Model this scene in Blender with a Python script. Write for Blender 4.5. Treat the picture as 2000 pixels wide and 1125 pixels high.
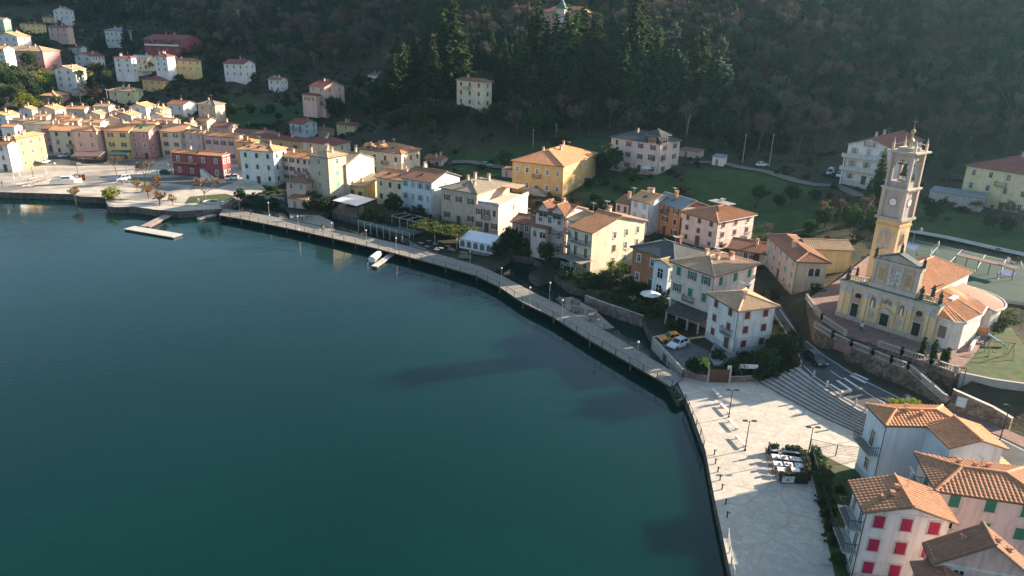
import bpy, bmesh, math, random
import numpy as np
from mathutils import Vector, Matrix
R = math.radians
rnd = random.Random(11)
for o in list(bpy.data.objects): bpy.data.objects.remove(o)
SC = bpy.context.scene
COL = SC.collection

# ---------------------------------------------------------------- camera
TH, RO, FP, H = R(20.1), R(1.5), 1390.0, 50.0
fw = np.array([0, math.cos(TH), -math.sin(TH)]); u0 = np.array([0, math.sin(TH), math.cos(TH)]); r0 = np.array([1., 0, 0])
CX = r0*math.cos(RO)+u0*math.sin(RO); CY = -r0*math.sin(RO)+u0*math.cos(RO)
CP = np.array([0, 0, H])
cd = bpy.data.cameras.new('camera'); cam = bpy.data.objects.new('camera', cd); COL.objects.link(cam)
cd.sensor_width = 36; cd.lens = FP/2000*36; cd.clip_start = 1; cd.clip_end = 5000
m = Matrix.Identity(4)
for i in range(3):
    m[i][0], m[i][1], m[i][2], m[i][3] = CX[i], CY[i], -fw[i], CP[i]
cam.matrix_world = m
SC.camera = cam

# ---------------------------------------------------------------- sky, sun, exposure
SAZ, SEL = R(20.5), R(19.2)                     # sun: from the right, a little beyond the village
SUN = Vector((math.cos(SAZ)*math.cos(SEL), math.sin(SAZ)*math.cos(SEL), math.sin(SEL)))
w = bpy.data.worlds.new('World'); SC.world = w; w.use_nodes = True
nt = w.node_tree; sk = nt.nodes.new('ShaderNodeTexSky'); sk.sky_type = 'NISHITA'
sk.sun_disc = False; sk.sun_elevation = SEL; sk.sun_rotation = R(90)-SAZ; sk.air_density = 1.0; sk.dust_density = 1.2; sk.ozone_density = 1.5
bg = nt.nodes['Background']; nt.links.new(sk.outputs[0], bg.inputs[0]); bg.inputs[1].default_value = 0.074
sl = bpy.data.lights.new('sun', 'SUN'); sl.energy = 5.0; sl.angle = R(0.5); sl.color = (1.0, .83, .64)
so = bpy.data.objects.new('sun', sl); COL.objects.link(so); so.location = (300, 100, 300)
so.rotation_euler = (-SUN).to_track_quat('-Z', 'Y').to_euler()
vs = SC.view_settings; vs.view_transform = 'Standard'; vs.look = 'None'; vs.exposure = 1.75; vs.gamma = 1
SC.cycles.use_denoising = True
SC.cycles.max_bounces = 6; SC.cycles.volume_bounces = 0; SC.cycles.caustics_reflective = False; SC.cycles.caustics_refractive = False

# ---------------------------------------------------------------- photo geometry helpers (metres; water level is z = 0)
def at(px, py, z=0.0):
    d = fw*FP+CX*(px-1000)+CY*(562.5-py)
    return CP+d*((z-H)/d[2])
def pr(p):
    v = np.array(p, float)-CP; k = v@fw
    return 1000+FP*(v@CX)/k, 562.5-FP*(v@CY)/k
def drop_h(xe, ye, yb, zb):                     # height of a vertical edge whose foot stands on zb
    lo, hi = 0.3, 49.5-zb
    for _ in range(50):
        m_ = (lo+hi)/2; p = at(xe, ye, zb+m_)
        if pr((p[0], p[1], zb))[1] < yb: lo = m_
        else: hi = m_
    return lo
def drop_z(xe, ye, yb, h):                      # ground level on which an edge of height h fits
    lo, hi = 0, 49
    for _ in range(50):
        m_ = (lo+hi)/2
        if m_ > 49 or drop_h(xe, ye, yb, m_) < h: hi = m_
        else: lo = m_
    return lo
def inpoly(P, poly):
    x, y = P[..., 0], P[..., 1]; r = np.zeros(x.shape, bool); n = len(poly)
    for i in range(n):
        x1, y1 = poly[i][:2]; x2, y2 = poly[(i+1) % n][:2]
        c = ((y1 > y) != (y2 > y)) & (x < (x2-x1)*(y-y1)/((y2-y1) or 1e-9)+x1); r ^= c
    return r
def pdist(P, poly, closed=True):
    d = np.full(P.shape[:-1], 1e9); n = len(poly)
    for i in range(n if closed else n-1):
        a = np.array(poly[i][:2], float); b = np.array(poly[(i+1) % n][:2], float); ab = b-a
        t = np.clip(((P-a)@ab)/max(ab@ab, 1e-9), 0, 1)
        d = np.minimum(d, np.linalg.norm(P-(a+t[..., None]*ab), axis=-1))
    return d

# ---------------------------------------------------------------- object helpers
def tag(o, label=None, cat=None, group=None, kind=None):
    if label: o['label'] = label
    if cat: o['category'] = cat
    if group: o['group'] = group
    if kind: o['kind'] = kind
    return o
def thing(name, label, cat, loc=(0, 0, 0), rz=0.0, group=None):
    o = bpy.data.objects.new(name, None); COL.objects.link(o); o.location = Vector(loc); o.rotation_euler = (0, 0, rz)
    o.empty_display_size = .3
    return tag(o, label, cat, group)
def link(name, me, parent=None, loc=None, rot=None):
    o = bpy.data.objects.new(name, me); COL.objects.link(o)
    if parent: o.parent = parent
    if loc is not None: o.location = loc
    if rot is not None: o.rotation_euler = rot
    return o
def kids(o): return [c for c in bpy.data.objects if c.parent == o]
class MB:                                       # collects polygons, becomes ONE mesh
    def __init__(s): s.v = []; s.f = []; s.m = []; s.uv = []
    def face(s, pts, m=0, uv=None):
        n = len(s.v); s.v += [tuple(p) for p in pts]; s.f.append(tuple(range(n, n+len(pts)))); s.m.append(m)
        s.uv += list(uv) if uv else [(0, 0)]*len(pts)
    def box(s, x0, y0, z0, x1, y1, z1, m=0, M_=None, skip=''):
        c = [Vector(p) for p in ((x0,y0,z0),(x1,y0,z0),(x1,y1,z0),(x0,y1,z0),(x0,y0,z1),(x1,y0,z1),(x1,y1,z1),(x0,y1,z1))]
        if M_ is not None: c = [M_ @ p for p in c]
        for k, q in (('b',(3,2,1,0)),('t',(4,5,6,7)),('f',(0,1,5,4)),('r',(1,2,6,5)),('k',(2,3,7,6)),('l',(3,0,4,7))):
            if k not in skip:
                p = [c[i] for i in q]; a = (p[1]-p[0]).length; b = (p[3]-p[0]).length
                s.face(p, m, [(0,0),(a,0),(a,b),(0,b)])
    def tube(s, pts, r, n=6, m=0, cap=True):
        pts = [Vector(p) for p in pts]; rs = r if isinstance(r, (list, tuple)) else [r]*len(pts); rings = []
        for i, p in enumerate(pts):
            d = (pts[min(i+1, len(pts)-1)]-pts[max(i-1, 0)]).normalized()
            a = d.orthogonal().normalized() if abs(d.z) > .9 else d.cross(Vector((0,0,1))).normalized(); b = d.cross(a)
            rings.append([p+(a*math.cos(2*math.pi*k/n)+b*math.sin(2*math.pi*k/n))*rs[i] for k in range(n)])
        for i in range(len(rings)-1):
            for k in range(n):
                s.face([rings[i][k], rings[i][(k+1) % n], rings[i+1][(k+1) % n], rings[i+1][k]], m)
        if cap: s.face(rings[0][::-1], m); s.face(rings[-1], m)
    def lathe(s, prof, n=12, m=0, c=(0, 0)):
        for i in range(len(prof)-1):
            (ra, za), (rb, zb) = prof[i], prof[i+1]
            for k in range(n):
                a, b = 2*math.pi*k/n, 2*math.pi*(k+1)/n
                P = lambda r, t, z: (c[0]+r*math.cos(t), c[1]+r*math.sin(t), z)
                q = [P(ra,a,za), P(ra,b,za), P(rb,b,zb), P(rb,a,zb)]
                if ra < 1e-5: q = [q[0], q[2], q[3]]
                elif rb < 1e-5: q = q[:3]
                s.face(q, m)
    def prism(s, poly, z0, z1, m=0, ms=None, bottom=False):
        ms = m if ms is None else ms
        if sum(poly[i][0]*poly[(i+1) % len(poly)][1]-poly[(i+1) % len(poly)][0]*poly[i][1] for i in range(len(poly))) < 0: poly = poly[::-1]
        s.face([(p[0], p[1], z1) for p in poly], m, [(p[0], p[1]) for p in poly]); u = 0
        for i in range(len(poly)):
            a, b = poly[i], poly[(i+1) % len(poly)]; L = math.hypot(b[0]-a[0], b[1]-a[1])
            s.face([(a[0],a[1],z0),(b[0],b[1],z0),(b[0],b[1],z1),(a[0],a[1],z1)], ms, [(u,z0),(u+L,z0),(u+L,z1),(u,z1)]); u += L
        if bottom: s.face([(p[0], p[1], z0) for p in poly[::-1]], ms)
    def mesh(s, name, mats, smooth=False):
        me = bpy.data.meshes.new(name); me.from_pydata(s.v, [], s.f)
        for m_ in (mats if isinstance(mats, (list, tuple)) else [mats]): me.materials.append(m_)
        me.polygons.foreach_set('material_index', s.m)
        ul = me.uv_layers.new(name='UVMap'); ul.data.foreach_set('uv', [c for t in s.uv for c in t])
        if smooth: me.polygons.foreach_set('use_smooth', [True]*len(s.f))
        me.update(); return me
    def build(s, name, mats, parent=None, loc=None, rot=None, smooth=False):
        return link(name, s.mesh(name, mats, smooth), parent, loc, rot)

# ---------------------------------------------------------------- materials
_MC = {}
def material(name):
    m_ = bpy.data.materials.new(name); m_.use_nodes = True; t = m_.node_tree
    return m_, t, t.nodes['Principled BSDF'], lambda ty: t.nodes.new('ShaderNode'+ty), t.links.new
def ramp(N, stops):
    r = N('ValToRGB'); e = r.color_ramp.elements
    while len(e) < len(stops): e.new(.5)
    for k, (p, c) in enumerate(stops): e[k].position = p; e[k].color = (*c[:3], 1) if len(c) >= 3 else (c[0],)*3+(1,)
    return r
def sc(c, k): return tuple(min(1, x*k) for x in c)
def noisy(name, c1, c2, scale=1.0, rough=.85, detail=6, bump=0.0, bscale=None, lo=.35, hi=.65, coord='Object', c3=None, s3=.12, spec=.3, metal=0):
    key = (name, c1, c2)
    if key in _MC: return _MC[key]
    m_, t, b, N, L = material(name); tc = N('TexCoord')
    n = N('TexNoise'); n.inputs['Scale'].default_value = scale; n.inputs['Detail'].default_value = detail; n.inputs['Roughness'].default_value = .65
    L(tc.outputs[coord], n.inputs['Vector'])
    r = ramp(N, [(lo, c1), (hi, c2)]); L(n.outputs['Fac'], r.inputs[0]); out = r.outputs[0]
    if c3 is not None:
        n3 = N('TexNoise'); n3.inputs['Scale'].default_value = s3; n3.inputs['Detail'].default_value = 5; L(tc.outputs[coord], n3.inputs['Vector'])
        r3 = ramp(N, [(.48, (0,)), (.62, (1,))]); L(n3.outputs['Fac'], r3.inputs[0])
        mx = N('MixRGB'); L(r3.outputs[0], mx.inputs[0]); L(out, mx.inputs[1]); mx.inputs[2].default_value = (*c3, 1); out = mx.outputs[0]
    L(out, b.inputs['Base Color']); b.inputs['Roughness'].default_value = rough; b.inputs['Specular IOR Level'].default_value = spec; b.inputs['Metallic'].default_value = metal
    if bump:
        n2 = N('TexNoise'); n2.inputs['Scale'].default_value = bscale or scale*6; n2.inputs['Detail'].default_value = 4; L(tc.outputs[coord], n2.inputs['Vector'])
        bu = N('Bump'); bu.inputs['Strength'].default_value = bump; bu.inputs['Distance'].default_value = .05; L(n2.outputs['Fac'], bu.inputs['Height']); L(bu.outputs[0], b.inputs['Normal'])
    _MC[key] = m_; return m_
def plain(name, c, rough=.6, metal=0, spec=.4):
    key = (name, c)
    if key not in _MC:
        m_, t, b, N, L = material(name); b.inputs['Base Color'].default_value = (*c, 1); b.inputs['Roughness'].default_value = rough
        b.inputs['Metallic'].default_value = metal; b.inputs['Specular IOR Level'].default_value = spec; _MC[key] = m_
    return _MC[key]
def plaster(c):
    key = ('plaster', c)
    if key in _MC: return _MC[key]
    m_, t, b, N, L = material('plaster'); tc = N('TexCoord'); mp = N('Mapping'); mp.inputs['Scale'].default_value = (1, 1, .35); L(tc.outputs['Object'], mp.inputs[0])
    n = N('TexNoise'); n.inputs['Scale'].default_value = .8; n.inputs['Detail'].default_value = 9; n.inputs['Roughness'].default_value = .7; L(mp.outputs[0], n.inputs['Vector'])
    r = ramp(N, [(.28, sc(c, .66)), (.5, sc(c, .98)), (.72, sc(c, 1.08))]); L(n.outputs['Fac'], r.inputs[0])
    m2 = N('Mapping'); m2.inputs['Scale'].default_value = (2.6, 2.6, .14); L(tc.outputs['Object'], m2.inputs[0]); n2 = N('TexNoise'); n2.inputs['Scale'].default_value = 1.0; n2.inputs['Detail'].default_value = 5; L(m2.outputs[0], n2.inputs['Vector'])
    r2 = ramp(N, [(.34, (.88, .87, .85)), (.52, (1, 1, 1))]); L(n2.outputs['Fac'], r2.inputs[0]); mu = N('MixRGB'); mu.blend_type = 'MULTIPLY'; mu.inputs[0].default_value = 1; L(r.outputs[0], mu.inputs[1]); L(r2.outputs[0], mu.inputs[2])
    L(mu.outputs[0], b.inputs['Base Color']); b.inputs['Roughness'].default_value = .92; b.inputs['Specular IOR Level'].default_value = .2
    _MC[key] = m_; return m_
def tiles(c, p=.5, q=.42, moss=.3, bump=True):                # pan tiles; UV in metres, u along the eave, v up the slope
    key = ('tiles', c, p, bump)
    if key in _MC: return _MC[key]
    m_, t, b, N, L = material('roof_tiles'); uv = N('UVMap'); sx = N('SeparateXYZ'); L(uv.outputs[0], sx.inputs[0])
    def mth(op, a, b_=None):
        k = N('Math'); k.operation = op
        for i, x in enumerate((a, b_)):
            if x is None: continue
            if isinstance(x, (int, float)): k.inputs[i].default_value = x
            else: L(x, k.inputs[i])
        return k.outputs[0]
    u = mth('DIVIDE', sx.outputs[0], p); v = mth('DIVIDE', sx.outputs[1], q)
    hu = mth('ABSOLUTE', mth('SINE', mth('MULTIPLY', u, math.pi)))
    hv = mth('SUBTRACT', 1.0, mth('FRACT', v)); ht = mth('ADD', mth('MULTIPLY', hu, .11), mth('MULTIPLY', hv, .04))
    cb = N('CombineXYZ'); L(mth('FLOOR', u), cb.inputs[0]); L(mth('FLOOR', v), cb.inputs[1]); wn = N('TexWhiteNoise'); L(cb.outputs[0], wn.inputs['Vector'])
    tc = N('TexCoord'); n = N('TexNoise'); n.inputs['Scale'].default_value = .45; n.inputs['Detail'].default_value = 7; L(tc.outputs['Object'], n.inputs['Vector'])
    r = ramp(N, [(0, sc(c, .62)), (.5, c), (1, tuple(min(1, x*1.25+.03) for x in c))]); L(mth('ADD', mth('MULTIPLY', wn.outputs[0], .32), mth('MULTIPLY', n.outputs[0], .70)), r.inputs[0])
    r2 = ramp(N, [(.5, (0,)), (.75, (moss,))]); n2 = N('TexNoise'); n2.inputs['Scale'].default_value = .9; n2.inputs['Detail'].default_value = 8; L(tc.outputs['Object'], n2.inputs['Vector']); L(n2.outputs[0], r2.inputs[0])
    mx = N('MixRGB'); L(r2.outputs[0], mx.inputs[0]); L(r.outputs[0], mx.inputs[1]); mx.inputs[2].default_value = (c[0]*.45+.03, c[1]*.6+.035, c[2]*.7+.02, 1)
    L(mx.outputs[0], b.inputs['Base Color'])
    bu = N('Bump'); bu.inputs['Strength'].default_value = .9; bu.inputs['Distance'].default_value = 1.0; L(ht, bu.inputs['Height'])
    if bump: L(bu.outputs[0], b.inputs['Normal'])
    b.inputs['Roughness'].default_value = .85; b.inputs['Specular IOR Level'].default_value = .25
    _MC[key] = m_; return m_
def masonry(name, c1, c2, cm, scale=1.2, w=.06):   # rubble stone
    key = (name, c1)
    if key in _MC: return _MC[key]
    m_, t, b, N, L = material(name); tc = N('TexCoord'); v = N('TexVoronoi'); v.inputs['Scale'].default_value = scale; L(tc.outputs['Object'], v.inputs['Vector'])
    v2 = N('TexVoronoi'); v2.feature = 'DISTANCE_TO_EDGE'; v2.inputs['Scale'].default_value = scale; L(tc.outputs['Object'], v2.inputs['Vector'])
    sp = N('SeparateColor'); L(v.outputs['Color'], sp.inputs[0]); r = ramp(N, [(.1, c1), (.9, c2)]); L(sp.outputs[0], r.inputs[0])
    e = ramp(N, [(w*.4, (1,)), (w, (0,))]); L(v2.outputs[0], e.inputs[0]); n = N('TexNoise'); n.inputs['Scale'].default_value = .5; n.inputs['Detail'].default_value = 6; L(tc.outputs['Object'], n.inputs['Vector'])
    rn = ramp(N, [(.3, (.55,)), (.7, (1.1,))]); L(n.outputs[0], rn.inputs[0])
    mx = N('MixRGB'); L(e.outputs[0], mx.inputs[0]); L(r.outputs[0], mx.inputs[1]); mx.inputs[2].default_value = (*cm, 1)
    mu = N('MixRGB'); mu.blend_type = 'MULTIPLY'; mu.inputs[0].default_value = 1; L(mx.outputs[0], mu.inputs[1]); L(rn.outputs[0], mu.inputs[2]); L(mu.outputs[0], b.inputs['Base Color'])
    bu = N('Bump'); bu.inputs['Strength'].default_value = .7; bu.inputs['Distance'].default_value = .08; L(v2.outputs[0], bu.inputs['Height']); L(bu.outputs[0], b.inputs['Normal'])
    b.inputs['Roughness'].default_value = .9; _MC[key] = m_; return m_
def foliage(name, c1, c2, rough=.7, trans=.25):
    key = (name, c1)
    if key in _MC: return _MC[key]
    m_, t, b, N, L = material(name); tc = N('TexCoord'); oi = N('ObjectInfo')
    n = N('TexNoise'); n.inputs['Scale'].default_value = 1.1; n.inputs['Detail'].default_value = 3; L(tc.outputs['Object'], n.inputs['Vector'])
    r = ramp(N, [(.3, c1), (.7, c2)]); L(n.outputs[0], r.inputs[0])
    hs = N('HueSaturation'); L(r.outputs[0], hs.inputs['Color']); mr = N('MapRange'); L(oi.outputs['Random'], mr.inputs[0]); mr.inputs[3].default_value = .6; mr.inputs[4].default_value = 1.35; L(mr.outputs[0], hs.inputs['Value'])
    mh = N('MapRange'); L(oi.outputs['Random'], mh.inputs[0]); mh.inputs[3].default_value = .48; mh.inputs[4].default_value = .52; L(mh.outputs[0], hs.inputs['Hue'])
    L(hs.outputs[0], b.inputs['Base Color']); b.inputs['Roughness'].default_value = rough; b.inputs['Specular IOR Level'].default_value = .2
    tr = N('BsdfTranslucent'); L(hs.outputs[0], tr.inputs[0]); ms = N('MixShader'); ms.inputs[0].default_value = trans; L(b.outputs[0], ms.inputs[1]); L(tr.outputs[0], ms.inputs[2])
    L(ms.outputs[0], t.nodes['Material Output'].inputs[0]); _MC[key] = m_; return m_
GLASS = plain('window_glass', (.018, .022, .028), .07, 0, .6)
WHITE = plain('white_paint', (.72, .72, .70), .5)
DARK = plain('dark_metal', (.03, .032, .035), .5, .4)
METAL = plain('galvanised_metal', (.42, .43, .43), .45, .7)
STONE = noisy('pale_stone', (.36, .33, .29), (.50, .47, .42), 1.5, .85, bump=.3)
CONC = noisy('concrete', (.30, .29, .27), (.42, .41, .38), .8, .9, bump=.2)
WOOD = noisy('grey_wood', (.20, .16, .12), (.32, .27, .21), 2.0, .8)
# ================================================================ HOUSES: table of what the photo shows
# wall colours
PC = dict(white=(.74,.73,.70), cream=(.72,.62,.45), yel=(.72,.56,.28), ochre=(.63,.45,.20), orange=(.52,.26,.12), pink=(.68,.47,.41), ppink=(.72,.57,.51),
          red=(.33,.10,.10), beige=(.56,.46,.35), grey=(.50,.48,.46), pblue=(.62,.70,.73), pyel=(.76,.66,.40), rose=(.58,.30,.28), brick=(.40,.17,.10), mint=(.66,.72,.68), brown=(.36,.24,.15), green=(.35,.52,.36), villa=(.73,.46,.19))
RC = dict(terra=(.62,.275,.13), brown=(.32,.155,.09), maroon=(.26,.085,.07), greyb=(.30,.25,.18), dark=(.075,.082,.085), tan=(.50,.33,.20), orange=(.70,.355,.175), tile=(.46,.225,.12), slate=(.25,.27,.28), lichen=(.48,.36,.17), red=(.42,.085,.075))
SHC = dict(gr=(.045,.20,.13), br=(.14,.06,.04), ma=(.20,.04,.045), pk=(.40,.022,.085), te=(.13,.36,.36), gy=(.36,.40,.40), dk=(.05,.045,.04), bl=(.30,.38,.42), wh=(.62,.62,.60))
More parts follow.
